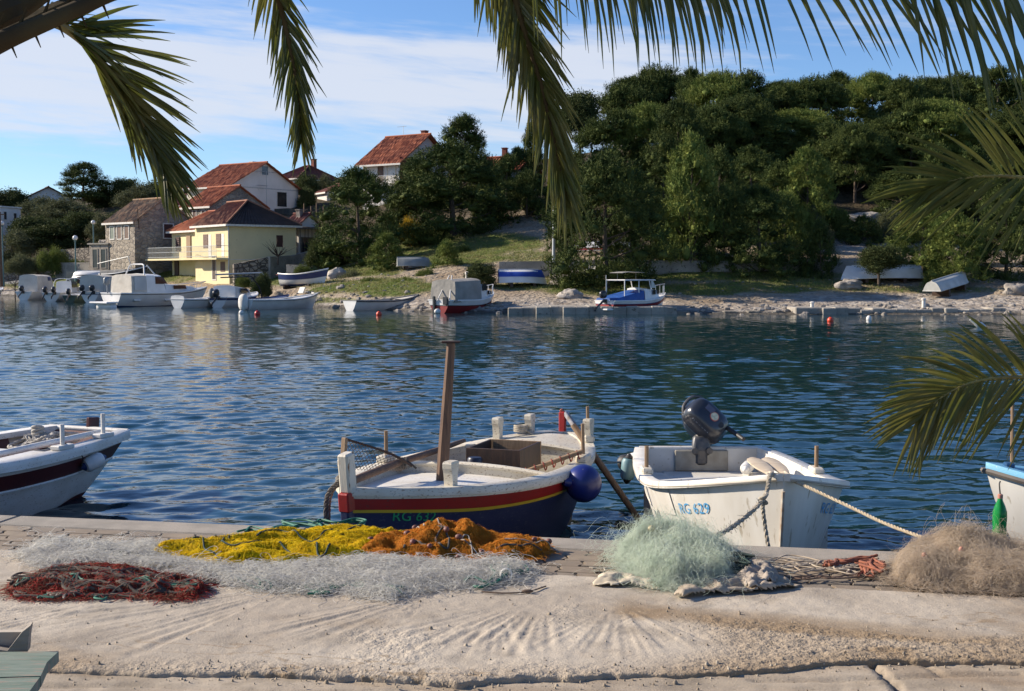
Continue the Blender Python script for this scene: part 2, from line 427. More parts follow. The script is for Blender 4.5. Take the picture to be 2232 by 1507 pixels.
def build_slab():
    S1 = np.concatenate([np.linspace(-5, -.4, 40), np.linspace(-.38, 7.6, 620), np.linspace(7.65, 13, 40)])
    T1 = np.concatenate([np.linspace(0, .985, 210), [.994, .997, 1.0, 1.0003, 1.0006]])
    S, T = np.meshgrid(S1, T1); WE = w_edge(S); w0 = .30 + 5 * .135 + .012
    Wd = w0 + (WE - w0) * np.minimum(T, 1)
    # how rough: pebbly on the right half and along the broken edge, trowelled elsewhere
    right = np.clip((S - 4.15 + fbm2(S * 1.2, Wd * 1.2, 3, 2.0) * .9) / .5, 0, 1) * np.clip((Wd - 1.62 + fbm2(S * 1.5, Wd * 1.5, 3, 5.0) * .35) / .12, 0, 1)
    edge = np.clip(1 - (WE - Wd) / (.20 + .16 * fbm2(S * 2, S * 0, 3, 9.0)), 0, 1)
    patch = np.clip((fbm2(S * 1.6, Wd * 2.2, 4, 12.0) - .22) / .25, 0, 1)
    rough = np.clip(np.maximum(np.maximum(right, edge), patch * .75), 0, 1)
    peb = fbm2(S * 34, Wd * 34, 3, 7.0)
    Z = rough * (peb * .011 + fbm2(S * 70, Wd * 70, 2, 17.0) * .005) + (1 - rough) * (fbm2(S * 22, Wd * 22, 3, 1.0) * .0035)
    Z += fbm2(S * 1.4, Wd * 1.4, 3, 8.0) * .006 + np.clip(.05 - np.abs(fbm2(S * .9 + Wd * .5, Wd * 2.2, 5, 61.0)), 0, .05) * -.05 * np.clip(fbm2(S * .7, Wd * .9, 2, 66.0) * 3, 0, 1)
    # fan-shaped trowel strokes
    for (px, py, a0, a1, r0, r1, kf) in ((1085, 1322, 62, 118, .28, .95, 30), (1345, 1318, 40, 128, .08, .95, 34), (1190, 1300, 70, 140, .3, 1.1, 26),
                                         (640, 1285, 95, 150, .2, 1.3, 22), (250, 1310, 100, 150, .1, 1.2, 20), (960, 1290, 85, 140, .2, 1.2, 24), (1500, 1350, 45, 100, .1, .5, 30)):
        cs, cw = sw(gz(px, py, QZ)); A = np.degrees(np.arctan2(Wd - cw, S - cs)); R = np.hypot(S - cs, Wd - cw)
        msk = np.clip((A - a0) / 8, 0, 1) * np.clip((a1 - A) / 8, 0, 1) * np.clip((R - r0) / .15, 0, 1) * np.clip((r1 - R) / .3, 0, 1) * (1 - right)
        Z += msk * np.clip(fbm2(np.radians(A) * kf, R * .8, 2, px * .01), -.35, .5) * .011
    Z -= np.clip((edge - .55) / .45, 0, 1) * .004
    drop = np.array([0.0] * 210 + [.001, .004, .010, .05, .09])[:, None]
    Z = Z + .010 - drop
    r, c = S.shape; idx = np.arange(r * c).reshape(r, c)
    Fq = np.stack([idx[:-1, :-1], idx[1:, :-1], idx[1:, 1:], idx[:-1, 1:]], -1).reshape(-1, 4)
    m = concrete('slab_concrete', (.26, .19, .12), (.47, .41, .33), (.37, .315, .25), .0028)
    o = npmesh('concrete_slab', to_world(S, Wd, Z).reshape(-1, 3), Fq, m, smooth=True)
    bs, bw = sw(gz(1720, 1362, QZ)); d = ((S - bs) / 1.0) ** 2 + ((Wd - bw - (S - bs) * .12) / .17) ** 2
    st = np.clip(1.15 - d, 0, 1) * .75 + right * .55 + edge * .35 + np.clip(fbm2(S * 2.2, Wd * 2.6, 5, 21.0) - .24, 0, 1) * 1.5 + (np.abs(fbm2(S * 1.1, Wd * 3.0, 5, 71.0)) < .012) * .55 * (fbm2(S * .6, Wd * .6, 2, 73.0) > .08)
    set_stain(o, st); a_c = o.data.attributes.new('coarse', 'FLOAT', 'POINT'); a_c.data.foreach_set('value', rough.astype(np.float32).ravel()); tag(o, kind='structure')
build_slab()
def build_lane():
    S1 = np.concatenate([np.linspace(-12, -.5, 30), np.linspace(-.45, 7.6, 360), np.linspace(7.8, 18, 30)])
    W1 = np.concatenate([np.linspace(1.5, 4.2, 170), np.linspace(4.3, 26, 60)])
    S, Wd = np.meshgrid(S1, W1)
    Z = -.014 + fbm2(S * 1.1, Wd * 1.1, 4, 31.0) * .012 + fbm2(S * 24, Wd * 24, 3, 33.0) * .0045
    lay = np.abs(fbm2(S * .45, (Wd - 3.0) * 6, 3, 36.0)); Z -= np.clip(.06 - lay, 0, .06) * .14          # flaked layers
    def crack(pts, wd, dp):
        nonlocal Z
        P = [sw(gz(px, py, QZ)) for px, py in pts]; dist = np.full(S.shape, 9.0)
        for (a, b) in zip(P[:-1], P[1:]):
            ax, ay, bx, by = *a, *b; L2 = (bx - ax) ** 2 + (by - ay) ** 2
            t = np.clip(((S - ax) * (bx - ax) + (Wd - ay) * (by - ay)) / L2, 0, 1)
            dist = np.minimum(dist, np.hypot(S - ax - t * (bx - ax), Wd - ay - t * (by - ay)))
        Z = Z - dp * np.clip(1 - dist / wd, 0, 1)
    crack([(1900, 1442), (1925, 1462), (1950, 1485), (1975, 1520)], .02, .035); crack([(2010, 1440), (2045, 1462), (2060, 1466)], .014, .02)
    crack([(1650, 1478), (1850, 1474), (2070, 1466), (2232, 1462)], .03, .018); crack([(0, 1492), (300, 1486), (620, 1500), (900, 1496)], .03, .015)
    r, c = S.shape; idx = np.arange(r * c).reshape(r, c)
    Fq = np.stack([idx[:-1, :-1], idx[1:, :-1], idx[1:, 1:], idx[:-1, 1:]], -1).reshape(-1, 4)
    m = concrete('lane_concrete', (.24, .175, .115), (.42, .355, .275), (.33, .275, .21), .002)
    o = npmesh('pavement', to_world(S, Wd, Z).reshape(-1, 3), Fq, m, smooth=True)
    set_stain(o, np.clip(fbm2(S * .8, Wd * 5, 5, 41.0) * 1.9, 0, 1) * .9); tag(o, kind='structure')
build_lane()
# scattered crumbs of stone and dry bits on the slab: nobody could count them
def build_crumbs():
    rng = np.random.default_rng(3); V = []; Fq = []
    for i in range(560):
        px, py = rng.uniform(-30, 2260), rng.uniform(1300, 1500)
        if rng.random() < .55: py = np.interp(px, [e[0] for e in EDGE], [e[1] for e in EDGE]) + rng.normal(0, 9)
        p = gz(px, py, QZ); r = rng.uniform(.002, .0065) * (1.6 if rng.random() < .08 else 1); s_, w_ = sw(p)
        z = QZ + (.012 if w_ < w_edge(s_) - .02 else -.012); a = rng.uniform(0, 6.28); o = len(V)
        ring = [(r * rng.uniform(.7, 1.5) * math.cos(a + k * PI / 2), r * rng.uniform(.6, 1.1) * math.sin(a + k * PI / 2)) for k in range(4)]
        V += [(p.x + x, p.y + y, z - .002) for x, y in ring] + [(p.x + x * .5, p.y + y * .5, z + r) for x, y in ring]
        Fq += [(o, o + 1, o + 5, o + 4), (o + 1, o + 2, o + 6, o + 5), (o + 2, o + 3, o + 7, o + 6), (o + 3, o, o + 4, o + 7), (o + 4, o + 5, o + 6, o + 7)]
    tag(npmesh('gravel', V, Fq, mat('crumb_stone', (.40, .34, .26), (.16, .12, .08), rough=.95, scale=3)), 'loose crumbs of stone along the broken concrete edge', 'gravel', kind='stuff')
build_crumbs()
# ================================================================ HULLS
def paint(name, c, wear=(.30, .27, .22), amt=.66, rough=.42, dirt=None):
    return mat(name, c, dirt or tuple(x * .86 for x in c), rough=rough, scale=3.2, bump=.0012, bscale=60, c3=wear, s3=34, a3=amt, stretch=(1, 1, 2.2))
class Hull:
    """local x: stern 0 -> bow L, z = 0 at the waterline"""
    def __init__(s, L, B, zs, zm, zb, draft, ws=.7, tm=.45, pa=1.0, pb=2.2, rake=.5, srake=0.0, e0=.42, e1=.85, bowup=.6):
        s.L, s.B, s.zs, s.zm, s.zb, s.d = L, B, zs, zm, zb, draft
        s.ws, s.tm, s.pa, s.pb, s.rake, s.srake, s.e0, s.e1, s.bu = ws, tm, pa, pb, rake, srake, e0, e1, bowup
    def b(s, t):
        h = s.B / 2
        if t < s.tm: return h * (s.ws + (1 - s.ws) * math.sin(PI / 2 * t / s.tm) ** s.pa)
        return h * max(0.0, 1 - ((t - s.tm) / (1 - s.tm)) ** s.pb)
    def sh(s, t):
        u = .42
        return lerp(s.zm, s.zs, ((u - t) / u) ** 2) if t < u else lerp(s.zm, s.zb, ((t - u) / (1 - u)) ** 1.9)
    def k(s, t):
        return -s.d + s.d * s.bu * sstep(.72, 1.0, t) + s.d * .25 * sstep(.25, 0, t)
    def pt(s, t, v, side, off=0.0):
        e = lerp(s.e0, s.e1, sstep(.4, 1, t)); e = lerp(e, s.e1 * .9, sstep(.2, 0, t) * (1 - s.ws))
        k, h = s.k(t), s.sh(t); y = s.b(t) * v ** e + off
        x = s.L * t - s.rake * (1 - v) ** 1.3 * sstep(.55, 1, t) + s.srake * (1 - v) * sstep(.35, 0, t)
        return Vector((x, side * y, k + (h - k) * v))
    def shell(s, mb, v0=0, v1=1, off=0.0, nt=36, nv=12, t0=0, t1=1, sides=(1, -1)):
        for sd_ in sides:
            mb.grid(lambda a, c: s.pt(lerp(t0, t1, a), lerp(v0, v1, c), sd_, off), nt, nv, flip=sd_ > 0)
        return mb
    def transom(s, mb, off=0.0, v0=0.0, v1=1.0, n=10):
        f = lambda a, c: s.pt(0, lerp(v0, v1, a), 1) * ((1 + c) / 2) + s.pt(0, lerp(v0, v1, a), -1) * ((1 - c) / 2) + Vector((-off, 0, 0))
        return mb.grid(lambda a, c: f(a, c * 2 - 1), n, 8)
    def rail(s, mb, out=.02, inn=.07, up=.02, down=.03, t0=0, t1=1, nt=40, dz=0.0, sides=(1, -1)):
        """a board swept along the sheer"""
        for sd_ in sides:
            sec = []
            for i in range(nt + 1):
                t = lerp(t0, t1, i / nt); p = s.pt(t, 1, 1); z = p.z + dz; y = p.y
                yi = max(y - inn, .002)
                sec.append([Vector((p.x, sd_ * (y + out), z - down)), Vector((p.x, sd_ * (y + out), z + up * .75)), Vector((p.x, sd_ * (y + out - .006), z + up)),
                            Vector((p.x, sd_ * yi, z + up)), Vector((p.x, sd_ * yi, z - down))])
            vs = [p for q in sec for p in q]; fs = []
            for i in range(nt):
                for k in range(5):
                    k2 = (k + 1) % 5; q = (i * 5 + k, i * 5 + k2, (i + 1) * 5 + k2, (i + 1) * 5 + k); fs.append(q if sd_ > 0 else q[::-1])
            fs += [(0, 1, 2, 3, 4), tuple(nt * 5 + i for i in (4, 3, 2, 1, 0))]
            mb.add(vs, fs)
        return mb
    def wale(s, mb, v, off=.0, w=.02, h=.02, nt=40, t0=0, t1=1):
        for sd_ in (1, -1):
            mb.tube([s.pt(lerp(t0, t1, i / nt), v, sd_, off) for i in range(nt + 1)], w, 6)
        return mb
    def deck(s, mb, t0, t1, drop, inset=.03, camber=.03, nt=20, ny=10, th=None):
        def f(a, c):
            t = lerp(t0, t1, a); y = max(s.b(t) - inset, .001); u = c * 2 - 1
            return Vector((s.L * t, y * u, s.sh(t) - drop + camber * (1 - u * u) * min(1, y / (s.B * .3))))
        return mb.grid(f, nt, ny, flip=True) if th is None else mb.sheet(f, nt, ny, th)
    def inner(s, mb, t0, t1, z, inset=.04, nt=20, v1=.97):
        """inside of the planking down to a floor at height z"""
        for sd_ in (1, -1):
            def f(a, c):
                t = lerp(t0, t1, a); k, h = s.k(t), s.sh(t); va = max(.05, (z - k) / (h - k))
                p = s.pt(t, lerp(va, v1, c), 1); return Vector((s.L * t, sd_ * max(p.y - inset, .001), p.z))
            mb.grid(f, nt, 6, flip=sd_ < 0)
        def fl(a, c):
            t = lerp(t0, t1, a); k, h = s.k(t), s.sh(t); va = max(.05, (z - k) / (h - k)); y = max(s.pt(t, va, 1).y - inset, .001)
            return Vector((s.L * t, y * (c * 2 - 1), z))
        mb.grid(fl, nt, 8, flip=True); return mb
    def text(s, txt, size, t, v, side, m, parent, name='registration_number', off=.006, step=None):
        """lettering laid on the planking, baseline along the sheer"""
        V, Fc = text_mesh(txt, size); base = s.pt(t, v, side); vs = []
        for p in V:
            dt = p.x / s.L * (1 if side < 0 else -1)          # reads left to right seen from outside
            tt = t + dt; H = s.sh(tt) - s.k(tt)
            e1 = s.pt(tt, v, side); e2 = s.pt(tt, min(1, v + .02), side); L2 = (e2 - e1).length / .02
            vs.append(s.pt(tt, v + p.y / L2, side, off))
        mb = MB().add(vs, Fc); return mb.build(name, m, parent)

def rope(mb, pts, r, n=60, nseg=7): return mb.tube(bez(pts, n), r, nseg)
def twist_rope(mb, pts, r, n=160, turns=None):
    """three-strand rope"""
    P = bez(pts, n); L = sum((P[i + 1] - P[i]).length for i in range(n)); tw = turns or L / (r * 7)
    for k in range(3):
        Q = []
        for i, p in enumerate(P):
            t = (P[min(i + 1, n)] - P[max(i - 1, 0)]).normalized(); a = t.orthogonal().normalized(); a = t.cross(Vector((0, 0, 1))).normalized() if abs(t.z) < .95 else a
            b = t.cross(a); th = 2 * PI * (tw * i / n + k / 3); Q.append(p + (a * math.cos(th) + b * math.sin(th)) * r * .5)
        mb.tube(Q, r * .56, 5)
    return mb
def heading_frame(stern, bow):
    """origin at the stern on the water, +x to the bow"""
    d = Vector((bow[0] - stern[0], bow[1] - stern[1])); return (stern[0], stern[1], 0), math.atan2(d.y, d.x), d.length
def to_local(root, p):
    M = Matrix.Translation(root.location) @ Matrix.Rotation(root.rotation_euler.z, 4, 'Z'); return M.inverted() @ Vector(p)
def to_glob(root, p):
    M = Matrix.Translation(root.location) @ Matrix.Rotation(root.rotation_euler.z, 4, 'Z'); return M @ Vector(p)

M_CREAM = paint('cream_paint', (.66, .61, .50), (.33, .26, .19), .585, dirt=(.55, .49, .38))
M_WHITEP = paint('white_paint', (.72, .70, .66), (.42, .37, .30), .61, dirt=(.62, .59, .53))
M_NAVY = paint('navy_paint', (.012, .020, .075), (.05, .06, .10), .60, rough=.5, dirt=(.020, .028, .085))
M_RED = paint('red_paint', (.34, .014, .012), (.17, .03, .025), .61, rough=.45)
M_YEL = paint('yellow_line', (.60, .40, .03), (.4, .25, .05), .68)
M_ANTI = paint('red_bottom_paint', (.17, .02, .014), (.06, .02, .015), .6, rough=.7)
M_WOOD = mat('grey_brown_wood', (.17, .095, .055), (.09, .05, .032), rough=.75, scale=3, stretch=(14, 14, 1.0), bump=.003, bscale=14)
M_WOODP = mat('pale_wood', (.30, .20, .115), (.20, .125, .07), rough=.75, scale=3, stretch=(14, 14, 1.2), bump=.002, bscale=14)
M_WOODD = mat('dark_stained_wood', (.065, .032, .018), (.035, .018, .012), rough=.6, scale=3, stretch=(10, 10, 2), bump=.002, bscale=14)
M_MAROON = paint('maroon_paint', (.085, .016, .014), (.05, .02, .02), .66, rough=.45)
M_ROPE = mat('mooring_rope', (.46, .41, .33), (.30, .26, .20), rough=.95, scale=40, bump=.002, bscale=300)
M_ROPED = mat('dark_rope', (.10, .09, .075), (.05, .045, .04), rough=.95, scale=40, bump=.002, bscale=300)
M_BLK = mat('black_rubber', (.016, .016, .018), (.03, .03, .03), rough=.55, scale=10)
M_IRON = mat('rusty_iron', (.11, .05, .03), (.05, .035, .03), rough=.8, scale=30, metal=.4)
M_GRP = mat('white_gelcoat', (.74, .72, .67), (.60, .56, .49), rough=.36, scale=2.4, c3=(.42, .37, .29), s3=13, a3=.62, stretch=(1.6, 1.6, .35), spec=.5)
M_GRPIN = mat('scuffed_gelcoat', (.66, .64, .59), (.55, .52, .46), rough=.5, scale=4, c3=(.36, .31, .24), s3=26, a3=.66)
M_BLUEF = mat('blue_fender_vinyl', (.012, .022, .16), (.02, .03, .13), rough=.34, scale=6, c3=(.2, .2, .25), s3=30, a3=.70)
M_FWHITE = mat('white_fender_vinyl', (.70, .69, .66), (.58, .56, .52), rough=.4, scale=8)
M_GREENT = mat('green_lettering', (.03, .42, .16), (.02, .32, .12), rough=.5, scale=20)
M_BLUET = mat('blue_lettering', (.05, .30, .62), (.12, .38, .64), rough=.5, scale=25)

# ================================================================ RG 632: the wooden boat
def build_wooden_boat():
    bow, stern = at(754, 1075, 8.72), at(1222, 980, 12.35)
    loc, rz, L = heading_frame(stern, bow)
    H = Hull(L, 1.64, .76, .69, .83, .35, ws=.14, tm=.46, pa=.62, pb=2.35, rake=.10, srake=.25, e0=.40, e1=.62)
    R = thing('wooden_boat', 'navy wooden fishing boat with red band, cream deck and tall square mast', 'boat', loc, rz)
    h = MB(); H.shell(h, .24, 1); H.transom(h, 0, .24); hull = h.build('hull', M_NAVY, R, 60)
    h = MB(); H.shell(h, 0, .24, .001); H.transom(h, 0, 0, .24); h.build('bottom', M_ANTI, hull, 60)
    h = MB(); H.shell(h, .858, .965, .009, nv=3); H.transom(h, .01, .858, .965); h.build('red_band', M_RED, hull, 60)
    h = MB(); H.shell(h, .838, .861, .014, nv=1); H.transom(h, .014, .838, .861); h.build('yellow_line', M_YEL, hull, 60)
    H.text('RG 632', .105, .930, .775, 1, M_GREENT, hull)
    g = MB(); H.rail(g, .032, .105, .026, .034, nt=56); g.build('gunwale', M_CREAM, R, 50)
    g = MB(); H.rail(g, .016, .0, .0, .018, nt=56, dz=-.034); g.build('rubbing_strake', M_CREAM, R, 50)
    d = MB(); H.deck(d, .50, .985, .085, .09, .045, 24, 12); d.build('foredeck', M_WHITEP, R, True)
    # inside of the low bulwark round the foredeck, the open well, and the small deck in the stern
    d = MB(); H.inner(d, .10, .985, .06, .085, 40, .985); d.build('lining', M_CREAM, R, 60)
    d = MB(); H.deck(d, .02, .20, -.005, .06, .05, 10, 10); d.build('stern_deck', M_CREAM, R, True)
    c = MB()                                                     # bulkheads and coaming edges
    for t, top, dr in ((.50, .02, .60), (.20, .03, .60)):
        y = H.b(t) - .09; z = H.sh(t) - .02
        c.grid(lambda a, v: Vector((L * t, y * (a * 2 - 1) * lerp(.78, 1, v), lerp(.02, z + top + .045 * (1 - (a * 2 - 1) ** 2), v))), 10, 2)
        c.tube([Vector((L * t + .012, y * u, z + top + .045 * (1 - u * u))) for u in [k / 10 - 1 for k in range(21)]], .022, 6)
    c.build('coaming', M_CREAM, R, True)
    # stem post with its rust streaks
    s = MB(); sx = L - .015; z0 = H.sh(1)
    s.beam((sx - .10, 0, -.30), (sx - .005, 0, z0 - .03), .07, .12, up=(1, 0, 0), bev=.012); s.build('stem', M_NAVY, R)
    s = MB(); s.beam((sx - .012, 0, z0 - .145), (sx + .002, 0, z0 - .005), .088, .12, up=(1, 0, 0), bev=.01); s.build('stem_cap_band', M_RED, R)
    m_post = mat('rust_streaked_paint', (.68, .63, .53), (.60, .54, .43), rough=.5, scale=5, c3=(.17, .075, .03), s3=11, a3=.60, stretch=(1.6, 3, .55), bump=.002)
    s = MB(); s.beam((sx - .02, 0, z0 - .01), (sx + .012, 0, z0 + .275), .085, .115, up=(1, 0, 0), bev=.014); s.build('stem_post', m_post, R)
    s = MB(); s.beam((.12, 0, -.3), (-.03, 0, H.sh(0) + .02), .08, .12, up=(1, 0, 0), bev=.01); s.build('stern_post', M_CREAM, R)
    def bitt(t, side, hgt, w=.085, lean=0.0, yoff=-.04):
        y = side * (H.b(t) + yoff); z = H.sh(t) + .01; x = L * t
        pr = [(0, .80, 1), (.35, .74, 1), (.62, .92, 1), (.78, 1.18, 1), (.93, 1.22, 1), (1.0, 1.05, .9)]
        vs = []
        for (u, a, b) in pr:
            for (sx_, sy_) in ((-1, -1), (1, -1), (1, 1), (-1, 1)):
                vs.append((x + sx_ * w * .5 * a + lean * u * .3, y + sy_ * w * .36 * b, z - .03 + (hgt + .03) * u))
        fs = [(3, 2, 1, 0), tuple(range(20, 24))] + [(r * 4 + i, r * 4 + (i + 1) % 4, r * 4 + 4 + (i + 1) % 4, r * 4 + 4 + i) for r in range(5) for i in range(4)]
        MB().add(vs, fs).build('bitt', M_CREAM, R)
    bitt(.955, -1, .22, .10); bitt(.80, 1, .20, .105, 0, -.12); bitt(.78, -1, .15, .09); bitt(.12, -1, .22, .10); bitt(.03, -1, .20, .10, 0, .0); bitt(.10, 1, .24, .10, 0, -.02)
    blk = MB()
    for t, sd_ in ((.52, -1), (.33, 1), (.09, 1)):
        blk = MB(); blk.box((L * t, sd_ * (H.b(t) - .015), H.sh(t) + .055), (.20, .105, .075), Matrix.Rotation(math.atan2(H.b(t + .02) - H.b(t - .02), .04 * L) * sd_, 3, 'Z'), 1, .016)
        ob = blk.build('oarlock_block', M_CREAM, R)
        p = MB(); p.tube([(L * t, sd_ * (H.b(t) - .015), H.sh(t) + .05), (L * t + .01, sd_ * (H.b(t) - .02), H.sh(t) + (.30 if sd_ < 0 else .36))], [.019, .016], 8); p.build('thole_pin', M_WOODP, ob)
    # mast: square timber with a small iron cap and a bolt
    tm_ = .505; mb_ = to_local(R, at(962, 1040, 10.15)); mx, my = mb_.x, mb_.y; base = to_glob(R, (mx, my, 0)); mt = MB()
    z0 = H.sh(tm_) - .10; top = at(983, 748, base.y + .02).z; up_ = to_local(R, at(983, 748, base.y)); 
    vs = []
    for (z, w, p) in ((z0, .085, (mx, my)), (lerp(z0, top, .3), .083, None), (lerp(z0, top, .7), .070, None), (top, .060, (up_.x, up_.y))):
        u = (z - z0) / (top - z0); cx_, cy_ = lerp(mx, up_.x, u), lerp(my, up_.y, u); ch = w * .5
        for k in range(8):
            a = PI / 8 + k * PI / 4; rr = w / 2 / math.cos(PI / 8) * (1.12 if True else 1); vs.append((cx_ + rr * math.cos(a + .35), cy_ + rr * math.sin(a + .35), z))
    fs = [tuple(range(7, -1, -1)), tuple(range(24, 32))] + [(r * 8 + i, r * 8 + (i + 1) % 8, r * 8 + 8 + (i + 1) % 8, r * 8 + 8 + i) for r in range(3) for i in range(8)]
    mast = MB().add(vs, fs).build('mast', M_WOOD, R)
    MB().box((up_.x, up_.y, top + .008), (.15, .07, .018), Matrix.Rotation(-rz, 3, 'Z')).build('mast_cap', M_IRON, mast)
    MB().ball((mx - .02, my + .05, z0 + .10), (.013, .013, .013), 8, 6).build('bolt', M_IRON, mast)
    # tiller with red painted rudder head at the stern
    rd = MB(); rd.box((-.05, 0, H.sh(0) + .09), (.05, .07, .26), None, 1, .01); rh = rd.build('rudder_head', M_RED, R)
    MB().beam((-.05, .03, H.sh(0) + .21), (.05, .22, H.sh(0) + .03), .045, .05, bev=.008).build('tiller', mat('grey_painted_wood', (.33, .34, .37), (.2, .16, .13), rough=.7, scale=20), rh)
    MB().beam((-.07, -.03, H.sh(0) + .24), (-.09, .10, H.sh(0) + .11), .05, .03, bev=.005).build('tiller_pin', mat('faded_red_wood', (.42, .13, .08), (.3, .08, .05), rough=.7, scale=14), rh)
    return R, H, L
WB, WH, WL = build_wooden_boat()
def wl(p): return to_glob(WB, p)
# the long pole lying along the far rail
mb = MB(); P0, P1 = wl((WL * .93, -.12, WH.sh(.93) + .055)), wl((WL * .22, -WH.b(.22) + .03, WH.sh(.22) + .06))
mb.tube([P0, lerp(P0, P1, .35) + Vector((0, 0, .012)), lerp(P0, P1, .7), P1], [.030, .030, .027, .02], 10)
tag(mb.build('wooden_pole', M_WOOD, None, True), 'long round wooden pole lying along the far rail of the navy boat', 'pole')
mb = MB(); pk = lerp(P0, P1, .37)
for k in range(5):
    a = Vector((.018 * (k - 2), .01 * (k % 2), 0)); mb.tube([pk + a + Vector((math.cos(t) * .01, -math.sin(t) * .045, math.cos(t) * .043)) for t in [j * PI / 6 for j in range(12)]], .010, 6, closed=True)
rope(mb, [pk + Vector((.02, .02, .03)), pk + Vector((.07, .02, .0)), pk + Vector((.12, .05, -.05))], .009)
tag(mb.build('rope', M_ROPED, None, True), 'dark rope knotted round the long pole on the navy boat', 'rope')
# landing net leaning over the far bow rail
def landing_net():
    b0 = wl((WL * .80, -WH.b(.80) - .0, WH.sh(.8) + .03)); T = thing('landing_net', 'landing net with brown mesh and bent rim at the far rail of the navy boat', 'landing net', b0)
    m = MB(); m.beam((0, 0, -.03), (.02, .03, .30), .05, .03, bev=.006); m.build('handle', M_WOODP, T)
    tip = Vector((.02, .03, .29)); e = Vector((.52, .38, .02))
    m = MB(); m.tube(bez([tip, tip + Vector((.17, .1, -.07)), tip + Vector((.36, .22, -.16)), e], 16), .011, 6); m.build('rim', M_WOODD, T)
    m = MB()
    Pm = bez([tip, tip + Vector((.17, .1, -.07)), tip + Vector((.36, .22, -.16)), e], 18); low = [lerp(Vector((.0, .0, .06)), e + Vector((-.1, -.02, -.03)), k / 18) for k in range(19)]
    for k in range(18):
        for r in range(5):
            a, b = lerp(Pm[k], low[k], r / 5), lerp(Pm[k + 1], low[k + 1], (r + 1) / 5); c, d = lerp(Pm[k + 1], low[k + 1], r / 5), lerp(Pm[k], low[k], (r + 1) / 5)
            sg = Vector((0, -.02 * math.sin(r / 5 * PI), -.01)); m.tube([a + sg, b + sg], .0026, 3, False); m.tube([c + sg, d + sg], .0026, 3, False)
    m.build('mesh_bag', mat('brown_twine', (.20, .16, .13), (.13, .10, .08), rough=.9), T)
landing_net()
# wooden box in the well
def crate():
    c = wl((WL * .345, .02, 0)); a = rz = WB.rotation_euler.z; T = thing('wooden_crate', 'open wooden box with dark long sides in the well of the navy boat', 'crate', (c.x, c.y, WH.sh(.4) - .10), rz + .10)
    l, w, hh, t = .62, .50, .24, .022
    b = MB(); b.box((0, w / 2 - t / 2, hh / 2), (l - .05, t, hh), None, 1, .003); b.box((0, -w / 2 + t / 2, hh / 2), (l - .05, t, hh), None, 1, .003); b.build('long_side', M_WOODD, T)
    for sx_ in (-1, 1): MB().box((sx_ * (l / 2 - t / 2), 0, hh / 2), (t, w + .006, hh + .004), None, 1, .003).build('end_board', M_WOODP if sx_ < 0 else M_WOODD, T)
    MB().box((0, 0, .014), (l - .06, w - .05, .02)).build('bottom_board', M_WOOD, T)
    t0 = wl((WL * .475, -.02, WH.sh(.4) - .02)); b = MB(); b.lathe([(.05, -.12), (.062, -.11), (.066, .10), (.055, .115)], 14); tag(b.build('bait_tub', mat('dark_blue_plastic', (.01, .014, .03), (.02, .02, .04), rough=.4), None, True, t0), 'small dark blue tub between mast and wooden box on the navy boat', 'tub')
crate()
# blue ball fender on the quarter
def ball_fender():
    p = at(1272, 1054, 10.35); T = thing('ball_fender', 'big round navy blue buoy fender hanging off the navy boat stern', 'fender', p)
    k = .155; mb = MB(); mb.ball((0, 0, 0), (k, k, k * 1.04), 24, 16); mb.build('ball', M_BLUEF, T, True)
    mb = MB(); d = Vector((-.6, -.35, .1)).normalized(); mb.tube([d * k * .95, d * (k + .05)], [.045, .03], 12); mb.build('neck', M_BLUEF, T, True)
    mb = MB(); a = wl((WL * .30, WH.b(.3) + .03, WH.sh(.3) + .04)) - p; rope(mb, [d * (k + .05), lerp(d * (k + .04), a, .5) + Vector((0, -.02, -.01)), a], .008); mb.build('lanyard', M_ROPED, T, True)
ball_fender()
# weathered stick and pins lashed on the near quarter
mb = MB(); q = wl((WL * .36, WH.b(.36) - .05, WH.sh(.36) + .10)); r_ = at(1127, 1035, q.y - .1)
mb.beam(q + Vector((.05, 0, .03)), r_, .045, .035, bev=.006); stk = mb.build('wooden_stick', M_WOODP); tag(stk, 'short weathered stick lashed to the pin on the near rail of the navy boat', 'stick')
mb = MB()
for k in range(7):
    c = lerp(q, r_, k / 7); mb.tube([c + Vector((.006 * j % 3, -math.sin(j * .7) * .034, math.cos(j * .7) * .036)) for j in range(9)], .006, 5)
mb.build('lashing', mat('red_cord', (.30, .05, .03), (.15, .04, .03), rough=.9), stk, True)
# the slanting boathook pole stuck in the water off the stern
a_, b_ = at(1249, 927, 11.9), at(1350, 1072, 11.6); mb = MB(); mb.tube([a_, lerp(a_, b_, .5), b_ + (b_ - a_).normalized() * .5], [.028, .034, .030], 10)
tag(mb.build('steering_oar', M_WOODP, None, True), 'slanting wooden pole with rounded top standing in the water behind the navy boat', 'pole')
# mooring lines at the bow
mb = MB(); bp_ = wl((WL * .955, -WH.b(.955) + .04, WH.sh(.955) + .07))
for k in range(3): mb.tube([bp_ + Vector((math.cos(t) * .066, math.sin(t) * .056, .02 * k - .03 + .012 * math.sin(t))) for t in [j * PI / 7 for j in range(14)]], .013, 7, closed=True)
for k, dx in enumerate((-.075, -.05)):
    e = kq(sw(bp_)[0] + dx * .6, .03, .0)
    twist_rope(mb, [bp_ + Vector((dx * .6, -.04, 0)), bp_ + Vector((dx - .05, -.09, -.10)), bp_ + Vector((dx - .055, -.16, -.28)), bp_ + Vector((dx - .05 + .03 * k, -.2, -.62))], .015, 120)
tag(mb.build('mooring_rope', mat('weathered_bow_rope', (.20, .18, .15), (.08, .075, .065), rough=.95, scale=14), None, True), 'dark weathered mooring rope hanging from the bow bitt of the navy boat', 'rope')
mb = MB(); bq = wl((WL * .05, -WH.b(.05), WH.sh(.05) + .08))
